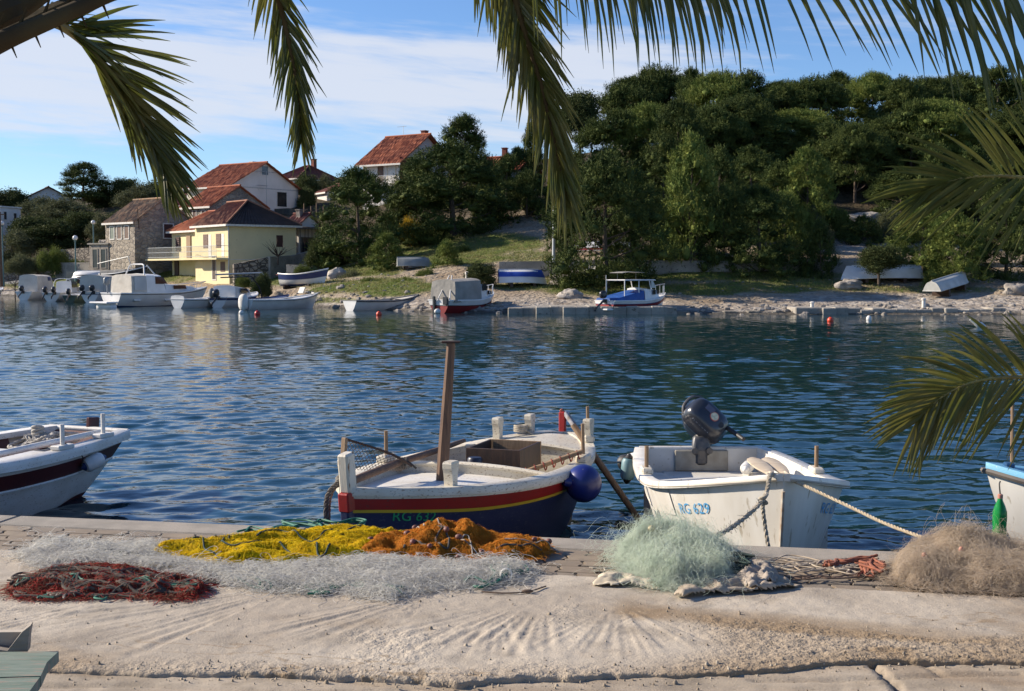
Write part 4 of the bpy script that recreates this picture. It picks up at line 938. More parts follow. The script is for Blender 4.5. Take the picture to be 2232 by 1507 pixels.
def build_terrain():
    th = np.concatenate([np.linspace(-1.1, -.46, 40), np.linspace(-.45, .45, 420), np.linspace(.46, 1.1, 40)])
    D = np.concatenate([np.linspace(56, 100, 230), np.linspace(100.5, 140, 90), np.linspace(141, 250, 50)])
    T, Y = np.meshgrid(th, D); X = T * Y; Z = terrain(X, Y); r, c = X.shape; idx = np.arange(r * c).reshape(r, c)
    Fq = np.stack([idx[:-1, :-1], idx[:-1, 1:], idx[1:, 1:], idx[1:, :-1]], -1).reshape(-1, 4)
    m, nt, b = nm('shore_ground'); N, Lk = nt.nodes, nt.links; b.inputs['Roughness'].default_value = .95; b.inputs['Specular IOR Level'].default_value = .2
    tc = N.new('ShaderNodeTexCoord')
    def noise(sc, det=6):
        n = N.new('ShaderNodeTexNoise'); n.inputs['Scale'].default_value = sc; n.inputs['Detail'].default_value = det; Lk.new(tc.outputs['Object'], n.inputs['Vector']); return n.outputs['Fac']
    def mr(x, a, b_):
        q = N.new('ShaderNodeMapRange'); Lk.new(x, q.inputs['Value']); q.inputs['From Min'].default_value = a; q.inputs['From Max'].default_value = b_; return q.outputs[0]
    def mix(f, A, B):
        x = N.new('ShaderNodeMix'); x.data_type = 'RGBA'; Lk.new(f, x.inputs['Factor'])
        for k, v in (('A', A), ('B', B)):
            if isinstance(v, tuple): x.inputs[k].default_value = (*v, 1)
            else: Lk.new(v, x.inputs[k])
        return x.outputs['Result']
    def attr(n): a = N.new('ShaderNodeAttribute'); a.attribute_name = n; return a.outputs['Fac']
    dirt = mix(mr(noise(.6), .35, .65), (.29, .215, .14), (.38, .315, .235)); dirt = mix(mr(noise(6, 8), .45, .7), dirt, (.17, .13, .09))
    rock = mix(mr(noise(1.5, 8), .4, .6), (.42, .38, .33), (.22, .19, .16)); grass = mix(mr(noise(2.2, 7), .38, .62), (.095, .135, .025), (.15, .135, .05))
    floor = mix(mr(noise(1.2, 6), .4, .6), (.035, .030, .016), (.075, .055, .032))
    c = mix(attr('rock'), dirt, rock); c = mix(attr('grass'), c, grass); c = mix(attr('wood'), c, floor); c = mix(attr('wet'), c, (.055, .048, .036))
    Lk.new(c, b.inputs['Base Color']); bp = N.new('ShaderNodeBump'); bp.inputs['Distance'].default_value = .25; bp.inputs['Strength'].default_value = 1; Lk.new(noise(3.2, 8), bp.inputs['Height']); Lk.new(bp.outputs[0], b.inputs['Normal'])
    o = npmesh('terrain', np.stack([X, Y, Z], -1).reshape(-1, 3), Fq, m, smooth=True); tag(o, kind='structure')
    PX = CX + F * X / Y; PYv = CY - F * ((Y * SP + (Z - ZC) * CP) / (Y * CP - (Z - ZC) * SP)); nse = fbm2(X * .35, Y * .35, 4, 6.0)
    def blob(cx, cy, rx, ry, k=1.0): return np.clip((1.25 - ((PX - cx) / rx) ** 2 - ((PYv - cy) / ry) ** 2 + nse * .9) * 1.6, 0, 1) * k
    g = np.zeros_like(X)
    for a in ((90, 614, 170, 14), (330, 605, 120, 16), (600, 606, 130, 16), (820, 625, 160, 20), (980, 545, 150, 34), (1080, 530, 110, 22), (900, 500, 120, 26), (1320, 622, 170, 22, 1), (1560, 600, 230, 16), (1500, 630, 260, 14, 1), (1680, 622, 200, 14, .9), (1980, 632, 220, 8, .5), (1150, 625, 80, 8, .7), (1150, 560, 60, 16, .7), (760, 590, 120, 16), (1190, 600, 50, 6, .6), (1700, 600, 160, 10, .7), (700, 655, 90, 6, .8)): g = np.maximum(g, blob(*a))
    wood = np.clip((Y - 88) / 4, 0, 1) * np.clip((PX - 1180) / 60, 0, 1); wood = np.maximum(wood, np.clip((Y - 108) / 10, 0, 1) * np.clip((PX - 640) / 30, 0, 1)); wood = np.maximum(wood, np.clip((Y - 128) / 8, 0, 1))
    rk = np.clip((.75 - Z + nse * .5) * 2, 0, 1); rk = np.maximum(rk, blob(2000, 655, 350, 16, .8)); rk = np.maximum(rk, blob(1870, 500, 90, 60, .6))
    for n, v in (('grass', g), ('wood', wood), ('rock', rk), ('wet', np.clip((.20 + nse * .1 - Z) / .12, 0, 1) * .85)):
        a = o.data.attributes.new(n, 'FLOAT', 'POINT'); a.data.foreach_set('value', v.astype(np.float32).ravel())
    return X, Y, Z, PX, PYv, g
TERR = build_terrain()

# grass tufts on the bank: stuff
def build_grass():
    X, Y, Z, PX, PYv, g = TERR; rng = np.random.default_rng(8); k = np.flatnonzero((g.ravel() > .45) & (Z.ravel() > .2) & (PX.ravel() > -40) & (PX.ravel() < 2270)); k = rng.choice(k, 14000)
    x = X.ravel()[k] + rng.normal(0, .2, len(k)); y = Y.ravel()[k] + rng.normal(0, .2, len(k)); z = terrain(x, y) - .02
    V = []; Fq = []
    for i in range(len(k)):
        for j in range(3):
            a = rng.uniform(0, 6.28); h = rng.uniform(.06, .20); w = .022; o = len(V); dx, dy = math.cos(a) * w, math.sin(a) * w; lx, ly = rng.normal(0, .06, 2); ox, oy = rng.normal(0, .08, 2)
            V += [(x[i] + ox - dx, y[i] + oy - dy, z[i]), (x[i] + ox + dx, y[i] + oy + dy, z[i]), (x[i] + ox + lx, y[i] + oy + ly, z[i] + h)]; Fq.append((o, o + 1, o + 2))
    m = mat('grass_blades', (.13, .19, .03), (.22, .19, .07), rough=.8, scale=.6, trans=.3)
    tag(npmesh('grass', V, Fq, m), 'short green and straw coloured grass on the far bank', 'grass', kind='stuff')
build_grass()

# ================================================================ rocks, jetties, walls
M_ROCK = mat('limestone', (.40, .36, .31), (.20, .175, .15), rough=.95, scale=1.6, bump=.06, bscale=5, rand=.2)
M_CONC = mat('shore_concrete', (.36, .33, .28), (.23, .21, .18), rough=.95, scale=1.2, bump=.02, bscale=10, c3=(.12, .11, .09), s3=6, a3=.62)
M_DARKC = mat('stained_concrete', (.20, .18, .15), (.10, .09, .075), rough=.95, scale=.9, bump=.03, bscale=8, c3=(.28, .25, .2), s3=5, a3=.6)
def rock_mesh(mb, c, r, seed):
    n, m = (9, 6) if max(r) < .4 else (22, 14); vs = []
    for i in range(m + 1):
        th = PI * i / m
        for k in range(n):
            a = 2 * PI * k / n; q_ = Vector((math.sin(th) * math.cos(a) + seed * 3.1, math.sin(th) * math.sin(a), math.cos(th))); d = 1 + .40 * mnoise.noise(q_ * 1.3) + (.22 * mnoise.noise(q_ * 3.1) + .14 * abs(mnoise.noise(q_ * 6.3)) if m > 6 else 0)
            vs.append((c[0] + r[0] * d * math.sin(th) * math.cos(a), c[1] + r[1] * d * math.sin(th) * math.sin(a), c[2] + r[2] * d * math.cos(th)))
    fs = [(i * n + k, i * n + n + k, i * n + n + (k + 1) % n, i * n + (k + 1) % n) for i in range(m) for k in range(n)]
    mb.add(vs, fs)
def rubble():
    mb = MB(); rr = random.Random(5)
    for k in range(300):
        px = rr.uniform(640, 2300); p = gz(px, np.interp(px, [s[0] for s in SHORE], [s[1] for s in SHORE]) + rr.gauss(-1, 2.2), 0); r = rr.uniform(.06, .22) * (1 if px > 1480 or px < 1120 else .7)
        if 1110 < px < 1480 and rr.random() < .7: continue
        D = p.y + rr.uniform(-.2, 1.2); x = (px - CX) / F * D; rock_mesh(mb, (x, D, tz(x, D) + r * .15), (r * rr.uniform(.8, 1.5), r, r * rr.uniform(.5, .8)), k)
    for k in range(200):                                         # loose stones of the stony beach at the right and the bank
        px = rr.choice((rr.uniform(1480, 2250), rr.uniform(660, 1000))); D = rr.uniform(71, 80) if px > 1480 else rr.uniform(80, 90); x = (px - CX) / F * D; r = rr.uniform(.03, .09); rock_mesh(mb, (x, D, tz(x, D) + r * .2), (r * 1.3, r, r * .7), k + 900)
    tag(mb.build('rubble', M_ROCK, None), 'loose limestone rubble along the far waterline', 'rocks', kind='stuff')
rubble()
for i, (px, D, r, lab) in enumerate(((1850, 77.5, (.85, .6, .42), 'big pale boulder below the upturned white boat under the pines'), (1245, 80.5, (1.3, .8, .6), 'pale rock at the foot of the tall lamp post base'), (735, 93, (.7, .45, .5), 'tilted pale boulder right of the navy and white beached boat'),
                                     (80, 128, (1.5, 1.0, .9), 'whitish boulder above the road at the far left'), (1765, 93, (1.2, .9, .55), 'grey rock outcrop under the hillside pines'), (1885, 97, (1.5, 1.0, .7), 'broad grey rock outcrop high under the pines'), (2215, 74, (.8, .5, .5), 'grey boulder by the shore at the right edge'), (585, 91, (.5, .4, .35), 'small rock beside the beached navy boat'), (1625 - 380, 75, (.8, .5, .35), 'flat rock on the beach beside the jetty'))):
    mb = MB(); p = on_ground(px, D); rock_mesh(mb, (0, 0, r[2] * .35), r, i + 40); o = mb.build('boulder', M_ROCK, None, 50); o.location = p; tag(o, lab, 'rock', 'boulders on the far shore')
def slab_run(name, pxs, D0, D1, z1, z0=-.8, m=M_CONC, label='', cat='jetty', jag=.12, seed=1):
    """a low wall or jetty between pixel columns: front at depth D0, back at D1"""
    rr = random.Random(seed); mb = MB(); n = max(3, int((pxs[1] - pxs[0]) / 26))
    for k in range(n):
        a, b = lerp(pxs[0], pxs[1], k / n), lerp(pxs[0], pxs[1], (k + 1) / n); d = rr.uniform(-jag, jag); h = rr.uniform(-jag, jag) * .4
        xa, xb = (a - CX) / F * D0, (b - CX) / F * D0
        mb.box(((xa + xb) / 2, (D0 + D1) / 2 + d, (z1 + h + z0) / 2), (xb - xa + .05, D1 - D0, z1 + h - z0), Matrix.Rotation(rr.uniform(-.02, .02), 3, 'Z'), 1, .05)
    return tag(mb.build(name, m, None), label, cat)
slab_run('stone_jetty', (1108, 1230), 68.6, 71.5, .33, label='low broken concrete jetty between the red boat and the hardtop boat', seed=3, jag=.22)
slab_run('stone_jetty', (1228, 1475), 68.2, 71.2, .42, label='straight concrete jetty slab behind the small hardtop cabin boat', seed=4, jag=.05)
slab_run('stone_jetty', (1735, 1850), 67.6, 69.8, .36, label='rounded end of the long low stone quay at the right shore', seed=5, jag=.10)
slab_run('stone_jetty', (1850, 2190), 67.9, 69.6, .30, label='long low quay of rough stones at the right shore', seed=6, jag=.16)
slab_run('stone_jetty', (1475, 1735), 68.4, 69.6, .10, label='sunken dark stone ledge right of the hardtop boat', seed=8, jag=.2, m=M_DARKC)
def wall_poly(name, pts, th, m, label, cat='wall'):
    """wall following points (px, D, top py, ) with its foot on the terrain"""
    mb = MB(); W_ = []
    for px, D, pt in pts: p = at(px, pt, D); W_.append((p, tz(p.x, p.y) - .5))
    for (a, za), (b, zb) in zip(W_[:-1], W_[1:]):
        d = Vector((b.x - a.x, b.y - a.y, 0)).normalized(); n = Vector((-d.y, d.x, 0)) * th
        vs = [Vector((a.x, a.y, za)), Vector((b.x, b.y, zb)), Vector(b), Vector(a)]; vs += [v + n for v in vs]
        mb.add(vs, [(0, 1, 2, 3), (7, 6, 5, 4), (3, 2, 6, 7), (0, 3, 7, 4), (1, 5, 6, 2)])
    return tag(mb.build(name, m, None), label, cat)
M_STONE = None
def stone_mat(name, c1, c2, mortar, sc=2.2):
    m, nt, b = nm(name); N, Lk = nt.nodes, nt.links; b.inputs['Roughness'].default_value = .95; tc = N.new('ShaderNodeTexCoord'); mp = N.new('ShaderNodeMapping'); mp.inputs['Scale'].default_value = (sc, sc, sc * 1.5); Lk.new(tc.outputs['Object'], mp.inputs[0])
    nz = N.new('ShaderNodeTexNoise'); nz.inputs['Scale'].default_value = 2.5; Lk.new(mp.outputs[0], nz.inputs['Vector']); mxv = N.new('ShaderNodeMix'); mxv.data_type = 'VECTOR'; mxv.inputs['Factor'].default_value = .18; Lk.new(mp.outputs[0], mxv.inputs['A']); Lk.new(nz.outputs['Color'], mxv.inputs['B'])
    v = N.new('ShaderNodeTexVoronoi'); v.feature = 'DISTANCE_TO_EDGE'; Lk.new(mxv.outputs['Result'], v.inputs['Vector']); v2 = N.new('ShaderNodeTexVoronoi'); Lk.new(mxv.outputs['Result'], v2.inputs['Vector'])
    for q in (v, v2): q.inputs['Scale'].default_value = 1.0
    sp = N.new('ShaderNodeSeparateColor'); Lk.new(v2.outputs['Color'], sp.inputs[0]); mx = N.new('ShaderNodeMix'); mx.data_type = 'RGBA'; mx.inputs['A'].default_value = (*c1, 1); mx.inputs['B'].default_value = (*c2, 1); Lk.new(sp.outputs[0], mx.inputs['Factor'])
    mr = N.new('ShaderNodeMapRange'); mr.inputs['From Min'].default_value = .03; mr.inputs['From Max'].default_value = .11; Lk.new(v.outputs['Distance'], mr.inputs['Value']); m2 = N.new('ShaderNodeMix'); m2.data_type = 'RGBA'; m2.inputs['A'].default_value = (*mortar, 1); Lk.new(mx.outputs['Result'], m2.inputs['B']); Lk.new(mr.outputs[0], m2.inputs['Factor']); Lk.new(m2.outputs['Result'], b.inputs['Base Color'])
    bp = N.new('ShaderNodeBump'); bp.inputs['Distance'].default_value = .06; Lk.new(mr.outputs[0], bp.inputs['Height']); Lk.new(bp.outputs[0], b.inputs['Normal']); return m
M_STONE = stone_mat('rubble_stone', (.40, .345, .27), (.22, .185, .15), (.30, .265, .22))
M_DRYST = stone_mat('dry_stone', (.36, .31, .25), (.17, .145, .12), (.07, .06, .05), 2.8)
wall_poly('retaining_wall', [(1088, 83, 571), (1205, 82.5, 569), (1300, 81.8, 567), (1440, 81.6, 568), (1600, 81.6, 569), (1760, 82, 570), (1960, 82.5, 572), (2260, 83, 573)], .5, M_CONC, 'long low retaining wall behind the right hand beach under the pines')
wall_poly('garden_wall', [(510, 101.5, 576), (590, 103.5, 560)], .3, M_DRYST, 'sloping stone and mortar garden wall right beside the yellow house')
wall_poly('garden_wall', [(589, 103.3, 560), (640, 107, 557), (676, 111, 548)], .3, M_CONC, 'plain grey garden wall climbing right of the yellow house')
wall_poly('garden_wall', [(624, 97.5, 577), (665, 97, 579)], .3, M_CONC, 'short grey wall piece below the climbing garden wall')
wall_poly('low_wall', [(670, 99, 599), (760, 97.5, 596), (850, 96, 592)], .4, M_CONC, 'low mossy wall on the bank above the beached navy boat')
wall_poly('terrace_wall', [(800, 109, 524), (900, 109, 522), (990, 107.5, 512), (1085, 106, 513)], .6, M_DRYST, 'dry stone terrace wall on the slope under the central pines')
wall_poly('terrace_wall', [(1070, 113, 484), (1130, 112, 482), (1190, 112, 486)], .6, M_DRYST, 'shaded dry stone terrace wall behind the tall lamp post')
wall_poly('roadside_wall', [(-60, 128, 588), (40, 127, 585), (80, 126.5, 586)], .5, M_DRYST, 'low stone wall by the road at the left edge')
wall_poly('roadside_wall', [(120, 124, 573), (195, 122, 572)], .4, M_CONC, 'low grey wall under the globe lamp in front of the concrete sheds')
wall_poly('roadside_wall', [(144, 118, 592), (205, 118, 592)], .3, M_CONC, 'short low wall on the shore behind the small white boats at left')
wall_poly('shed_yard_wall', [(120, 134, 545), (196, 131, 540)], .4, M_DRYST, 'stone wall along the lane behind the globe lamps')
def road():
    mb = MB(); L_ = [(-80, 600, 606), (40, 600, 607), (110, 596, 604)]
    a = [at(-80, 607, 123), at(60, 605, 121), at(140, 600, 121.5)]; b = [at(-80, 597, 129), at(60, 595, 127), at(150, 592, 126)]
    vs = []
    for p, q in zip(a, b):
        vs += [(p.x, p.y, tz(p.x, p.y) + .09), (q.x, q.y, tz(q.x, q.y) + .09)]
    mb.add(vs, [(0, 2, 3, 1), (2, 4, 5, 3)]); tag(mb.build('road', mat('asphalt', (.16, .16, .165), (.12, .12, .12), rough=.95, scale=2)), kind='structure')
road()

# ================================================================ HOUSES
M_ROOF = mat('orange_roof_tiles', (.42, .125, .05), (.27, .075, .035), rough=.85, scale=.8, detail=8, c3=(.16, .07, .04), s3=7, a3=.60, rand=.06)
M_ROOFB = mat('brown_roof_tiles', (.30, .13, .07), (.20, .085, .05), rough=.85, scale=1.2, c3=(.12, .06, .04), s3=7, a3=.60)
M_ROOFD = mat('dark_red_roof_tiles', (.20, .065, .045), (.13, .045, .035), rough=.85, scale=1.2)
M_ROOFO = mat('old_lichen_tiles', (.24, .17, .11), (.36, .20, .11), rough=.95, scale=1.4, detail=9, c3=(.11, .095, .07), s3=6, a3=.56)
M_HWHITE = mat('white_render', (.66, .63, .59), (.58, .55, .51), rough=.9, scale=.7, c3=(.45, .42, .38), s3=4, a3=.68)
M_HCREAM = mat('cream_render', (.62, .55, .42), (.54, .47, .35), rough=.9, scale=.7)
M_HYEL = mat('pale_yellow_render', (.70, .60, .35), (.63, .54, .32), rough=.9, scale=.8, c3=(.5, .42, .25), s3=3, a3=.70)
M_SHUT = mat('maroon_shutter', (.075, .028, .022), (.05, .02, .018), rough=.7, scale=6)
M_SHUTB = mat('brown_shutter', (.17, .10, .07), (.10, .06, .045), rough=.7, scale=6)
M_GLASS = mat('dark_window_glass', (.015, .018, .022), (.03, .035, .04), rough=.12, scale=2)
M_TRIM = mat('white_trim', (.68, .65, .60), (.55, .52, .47), rough=.7, scale=4)
M_METAL = mat('galvanised_metal', (.42, .44, .45), (.33, .35, .36), rough=.5, scale=5, metal=.4)
M_BRICK = mat('brick_red_render', (.22, .065, .04), (.16, .05, .035), rough=.9, scale=2)
class House:
    """corner nearest the camera at pixel cx, depth D; local x runs along the lit facade (to the left and back), local y along the gable (to the right and back)"""
    def __init__(s, name, label, cat, cx, D, zb, th, a, c, hw, group='houses of the village'):
        p = at(cx, 600, D); th = math.radians(th); s.a, s.c, s.h = a, c, hw
        s.R = thing(name, label, cat, (p.x, p.y, zb), 0, group); s.X = Vector((-math.cos(th), math.sin(th), 0)); s.Y = Vector((math.sin(th), math.cos(th), 0))
    def P(s, u, v, z): return s.X * u + s.Y * v + Vector((0, 0, z))
    def block(s, mb, u0, u1, v0, v1, z0, z1):
        vs = [s.P(u, v, z) for z in (z0, z1) for (u, v) in ((u0, v0), (u1, v0), (u1, v1), (u0, v1))]
        return mb.add(vs, [(0, 1, 2, 3), (7, 6, 5, 4), (4, 5, 1, 0), (5, 6, 2, 1), (6, 7, 3, 2), (7, 4, 0, 3)])
    def walls(s, m, gable=0.0, z0=-3, u0=0, u1=None, v0=0, v1=None, h=None, name='wall'):
        u1 = s.a if u1 is None else u1; v1 = s.c if v1 is None else v1; h = h or s.h; mb = MB(); s.block(mb, u0, u1, v0, v1, z0, h)
        if gable:
            for u in (u0, u1):
                q = [s.P(u, v0, h), s.P(u, v1, h), s.P(u, (v0 + v1) / 2, h + gable)]; mb.add(q, [(0, 1, 2)])
        return mb.build(name, m, s.R)
    def roofplane(s, mb, e0, e1, r0, r1, per=.32, amp=.045, th=.10):
        """tile rows between eave e0-e1 and ridge r0-r1, corrugated along the eave"""
        e0, e1, r0, r1 = map(Vector, (e0, e1, r0, r1)); n = max(4, int((e1 - e0).length / per) * 4); nrm = (e1 - e0).cross(r0 - e0)
        if nrm.length < 1e-6: nrm = (e1 - e0).cross(r1 - e0)
        nrm.normalize(); nrm = nrm if nrm.z > 0 else -nrm; m = max(3, int((r0 - e0).length / .38)); rr = random.Random(int(e0.x * 100))
        jit = [[rr.uniform(-.012, .012) for _ in range(n + 1)] for _ in range(m + 1)]
        def f(u, v):
            i, j = round(u * n), round(v * m); return lerp(lerp(e0, e1, u), lerp(r0, r1, u), v) + nrm * (amp * math.sin(i / 4 * 2 * PI) + jit[j][i] + (.025 if j % 2 else 0))
        mb.sheet(f, n, m, th); return mb
    def gable_roof(s, m, rise, ov=.35, u0=0, u1=None, v0=0, v1=None, h=None, per=.32, name='roof', amp=.045, eave=True, mt=None):
        u1 = s.a if u1 is None else u1; v1 = s.c if v1 is None else v1; h = h or s.h; vm = (v0 + v1) / 2; k = rise / (vm - v0); mb = MB(); zo = .06
        s.roofplane(mb, s.P(u0 - ov, v0 - ov, h - k * ov + zo), s.P(u1 + ov, v0 - ov, h - k * ov + zo), s.P(u0 - ov, vm, h + rise + zo), s.P(u1 + ov, vm, h + rise + zo), per, amp)
        s.roofplane(mb, s.P(u0 - ov, v1 + ov, h - k * ov + zo), s.P(u1 + ov, v1 + ov, h - k * ov + zo), s.P(u0 - ov, vm, h + rise + zo), s.P(u1 + ov, vm, h + rise + zo), per, amp)
        r = mb.build(name, m, s.R); rd = MB(); rd.tube([s.P(u0 - ov, vm, h + rise + .09), s.P(u1 + ov, vm, h + rise + .09)], .10, 8); rd.build('ridge_tiles', m, r)
        if eave:
            g = MB(); s.block(g, u0 - ov, u1 + ov, v0 - ov - .06, v0 - ov + .02, h - k * ov - .16, h - k * ov + .02); g.build('gutter', mt or M_TRIM, s.R)
        return r
    def hip_roof(s, m, rise, ov=.35, u0=0, u1=None, v0=0, v1=None, h=None, ridge=None, name='roof', m2=None, per=.32, amp=.045, hip=(True, True)):
        u1 = s.a if u1 is None else u1; v1 = s.c if v1 is None else v1; h = h or s.h; vm = (v0 + v1) / 2; d = ridge if ridge is not None else (v1 - v0) / 2; zo = .06
        A, B, C, Dv = s.P(u0 - ov, v0 - ov, h + zo - .05), s.P(u1 + ov, v0 - ov, h + zo - .05), s.P(u1 + ov, v1 + ov, h + zo - .05), s.P(u0 - ov, v1 + ov, h + zo - .05)
        r0 = s.P(u0 + (d if hip[0] else -ov), vm, h + rise + zo); r1 = s.P(u1 - (d if hip[1] else -ov), vm, h + rise + zo); mb = MB()
        s.roofplane(mb, A, B, r0, r1, per, amp); s.roofplane(mb, Dv, C, r0, r1, per, amp)
        r = mb.build(name, m, s.R); mb = MB()
        if hip[0]: s.roofplane(mb, Dv, A, r0, r0, per, amp)
        if hip[1]: s.roofplane(mb, B, C, r1, r1, per, amp)
        if hip[0] or hip[1]: mb.build('hip_slope', m2 or m, r)
        rd = MB()
        for p, q in ((r0, r1), (A, r0), (Dv, r0), (B, r1), (C, r1)):
            if (p in (A, Dv) and not hip[0]) or (p in (B, C) and not hip[1]) or (q - p).length < .05: continue
            rd.tube([p + Vector((0, 0, .06)), q + Vector((0, 0, .06))], .10, 6)
        rd.build('ridge_tiles', m, r); g = MB()
        s.block(g, u0 - ov, u1 + ov, v0 - ov - .07, v0 - ov + .01, h - .17, h + .0); s.block(g, u0 - ov - .07, u0 - ov + .01, v0 - ov, v1 + ov, h - .17, h + .0); g.build('gutter', M_TRIM, s.R)
        return r
    def opening(s, name, face, p0, w, z, hh, m, frame=None, depth=.06, slats=0, sub=None, label=None):
        """a window, door or shutter standing on the facade ('f', along x at v=0) or the gable ('g', along y at u=0)"""
        def bl(mb, a0, a1, z0, z1, d0, d1):
            return s.block(mb, a0, a1, -d1, -d0, z0, z1) if face == 'f' else s.block(mb, -d1, -d0, a0, a1, z0, z1)
        mb = MB(); bl(mb, p0, p0 + w, z, z + hh, -.05, depth * .35)
        if slats:
            for k in range(slats):
                zz = z + hh * (k + .5) / slats; bl(mb, p0 + .05, p0 + w - .05, zz - hh / slats * .3, zz + hh / slats * .3, depth * .35, depth * .6)
        o = mb.build(name, m, s.R)
        if label: o['label'] = label
        if frame:
            fr = MB(); t = .09
            for (a0, a1, z0, z1) in ((p0 - t, p0, z - t, z + hh + t), (p0 + w, p0 + w + t, z - t, z + hh + t), (p0, p0 + w, z + hh, z + hh + t), (p0, p0 + w, z - t, z)): bl(fr, a0, a1, z0, z1, -.02, depth)
            if sub: bl(fr, p0 + w / 2 - .03, p0 + w / 2 + .03, z, z + hh, depth * .36, depth * .7)
            fr.build('frame', frame, o)
        return o
    def chimney(s, u, v, z0, w, h, m, cap=True):
        mb = MB(); s.block(mb, u, u + w, v, v + w, z0, z0 + h)
        if cap: s.block(mb, u - .06, u + w + .06, v - .06, v + w + .06, z0 + h, z0 + h + .08)
        return mb.build('chimney', m, s.R)
def ezz(py, D): return at(CX, py, D).z
# ---- the yellow house at the water
def yellow_house():
    D = 104; zb = ezz(611, D); e = ezz(489, D) - zb; fl = ezz(562, D) - zb
    H_ = House('yellow_house', 'pale yellow two storey house with orange tile roof and long balcony', 'house', 500, D, zb, 52, 12.3, 6.3, e)
    a1 = 6.6; H_.walls(M_HYEL, u1=a1); H_.walls(M_HYEL, u0=a1 + .003, u1=14.6, v0=1.1, v1=6.2, h=e - .25, name='wing_wall')
    H_.hip_roof(M_ROOFB, 2.1, .38, u1=a1, ridge=2.9, m2=mat('painted_shade_tiles', (.075, .045, .035), (.05, .032, .026), rough=.9, scale=1.2), hip=(True, False), per=.36, amp=.06)  # hip slope: shade of the side away from the sun painted as darker tiles
    H_.hip_roof(M_ROOF, 1.75, .38, u0=a1 + .75, u1=14.6, v0=1.1, v1=6.2, h=e - .25, ridge=2.6, name='wing_roof', hip=(False, True), per=.36, amp=.06)
    for p in (.9, 3.5): H_.opening('balcony_door', 'f', p, .55, fl + .02, 2.0, M_TRIM, None, .05); H_.opening('shutter', 'f', p + .62, 1.0, fl + .85, 1.2, M_SHUTB, None, .06, 9)
    for p in (8.0, 10.9): H_.opening('window', 'f', p, .8, fl + .7, 1.3, M_SHUTB, None, .06, 9) if False else None
    def wing(p, w, z, h, nm_, m, sl):
        mb = MB(); H_.block(mb, p, p + w, 1.0, 1.12, z, z + h); o = mb.build(nm_, m, H_.R)
        if sl:
            mb = MB()
            for k in range(sl): zz = z + h * (k + .5) / sl; H_.block(mb, p + .04, p + w - .04, .97, .998, zz - h / sl * .3, zz + h / sl * .3)
            mb.build('slats', M_SHUT, o)
    wing(8.2, .9, fl + .75, 1.25, 'window', M_SHUTB, 8); wing(10.2, .9, fl + .05, 2.05, 'balcony_door', M_WOODP, 0); wing(12.6, .9, fl + .7, 1.3, 'window', M_GLASS, 8)
    H_.opening('gable_window', 'g', 4.4, .62, fl + .95, 1.0, M_SHUT, None, .04, 6)
    H_.opening('ground_door', 'f', 2.6, .7, .05, 1.95, M_WOODD, M_TRIM, .04); H_.opening('ground_shutter', 'f', .8, .9, .7, .85, M_SHUTB, None, .05, 7)
    wing(13.0, .9, .05, 1.8, 'garage_door', M_WOODD, 0)
    # balcony: slab, rails and bars
    b = MB(); H_.block(b, .003, a1, -1.15, -.003, fl - .16, fl - .01); H_.block(b, a1, 16.2, -.9, 1.05, fl - .16, fl - .01); bo = b.build('balcony', M_HYEL, H_.R)
    r = MB(); path = [(0.02, -1.12), (a1, -1.12), (a1 + .6, -.87), (16.15, -.87), (16.15, 1.0)]
    for zz in (.12, .55, 1.0): r.tube([H_.P(u, v, fl + zz) for u, v in path], .022, 5)
    for (u0, v0), (u1, v1) in zip(path[:-1], path[1:]):
        n = max(1, int(math.hypot(u1 - u0, v1 - v0) / .16))
        for k in range(n + 1): u, v = lerp(u0, u1, k / n), lerp(v0, v1, k / n); r.tube([H_.P(u, v, fl), H_.P(u, v, fl + 1.0)], .010, 4, False)
    r.tube([H_.P(.02, -1.12, fl + .55), H_.P(.02, -.01, fl + .55)], .02, 5); r.tube([H_.P(.02, -1.12, fl + 1), H_.P(.02, -.01, fl + 1)], .02, 5); r.build('railing', M_METAL, bo)
    for z in (fl - .17,): mb = MB(); H_.block(mb, -.012, .02, .02, 6.28, z, z + .05); mb.build('string_course', M_TRIM, H_.R)
    mb = MB(); mb.tube([H_.P(-.05, -.06, .2), H_.P(-.05, -.06, e - .15)], .045, 6); mb.build('downpipe', M_METAL, H_.R)
    wg = MB(); H_.block(wg, a1 - .3, a1 + .25, -.001, 1.1, -2, e - .2); wg.build('party_wall', M_HYEL, H_.R)
yellow_house()
# ---- old stone house with lichen roof
def stone_house():
    D = 116; zb = ezz(590, D); e = ezz(481, D) - zb
    H_ = House('stone_house', 'old rubble stone house with lichen covered tile roof and one maroon shutter', 'house', 295, D, zb, 42, 5.2, 6.4, e)
    H_.walls(M_STONE, 2.15); H_.gable_roof(M_ROOFO, 2.15, .22, per=.30, amp=.05)
    for p in (1.0, 2.3, 3.6): H_.opening('shutter', 'f', p, .7, e - 1.65, 1.15, M_SHUTB if p != 3.6 else mat('grey_green_shutter', (.20, .23, .19), (.14, .17, .14), rough=.8), M_TRIM, .05)
    H_.opening('shutter', 'g', 3.1, 1.0, e - 1.55, 1.3, M_SHUT, M_TRIM, .08)
    mb = MB(); q = H_.P(1.35, 1.55, e + .9); mb.tube([H_.P(-.05, .45, e - .8), H_.P(-.05, .3, e + 1.2)], .03, 5); mb.build('cable_pole', M_WOODD, H_.R)
    mb = MB(); H_.block(mb, 2.9, 5.4, 3.6, 6.2, e - .4, e + .75); mb.build('rear_wall', M_HWHITE, H_.R); 
stone_house()
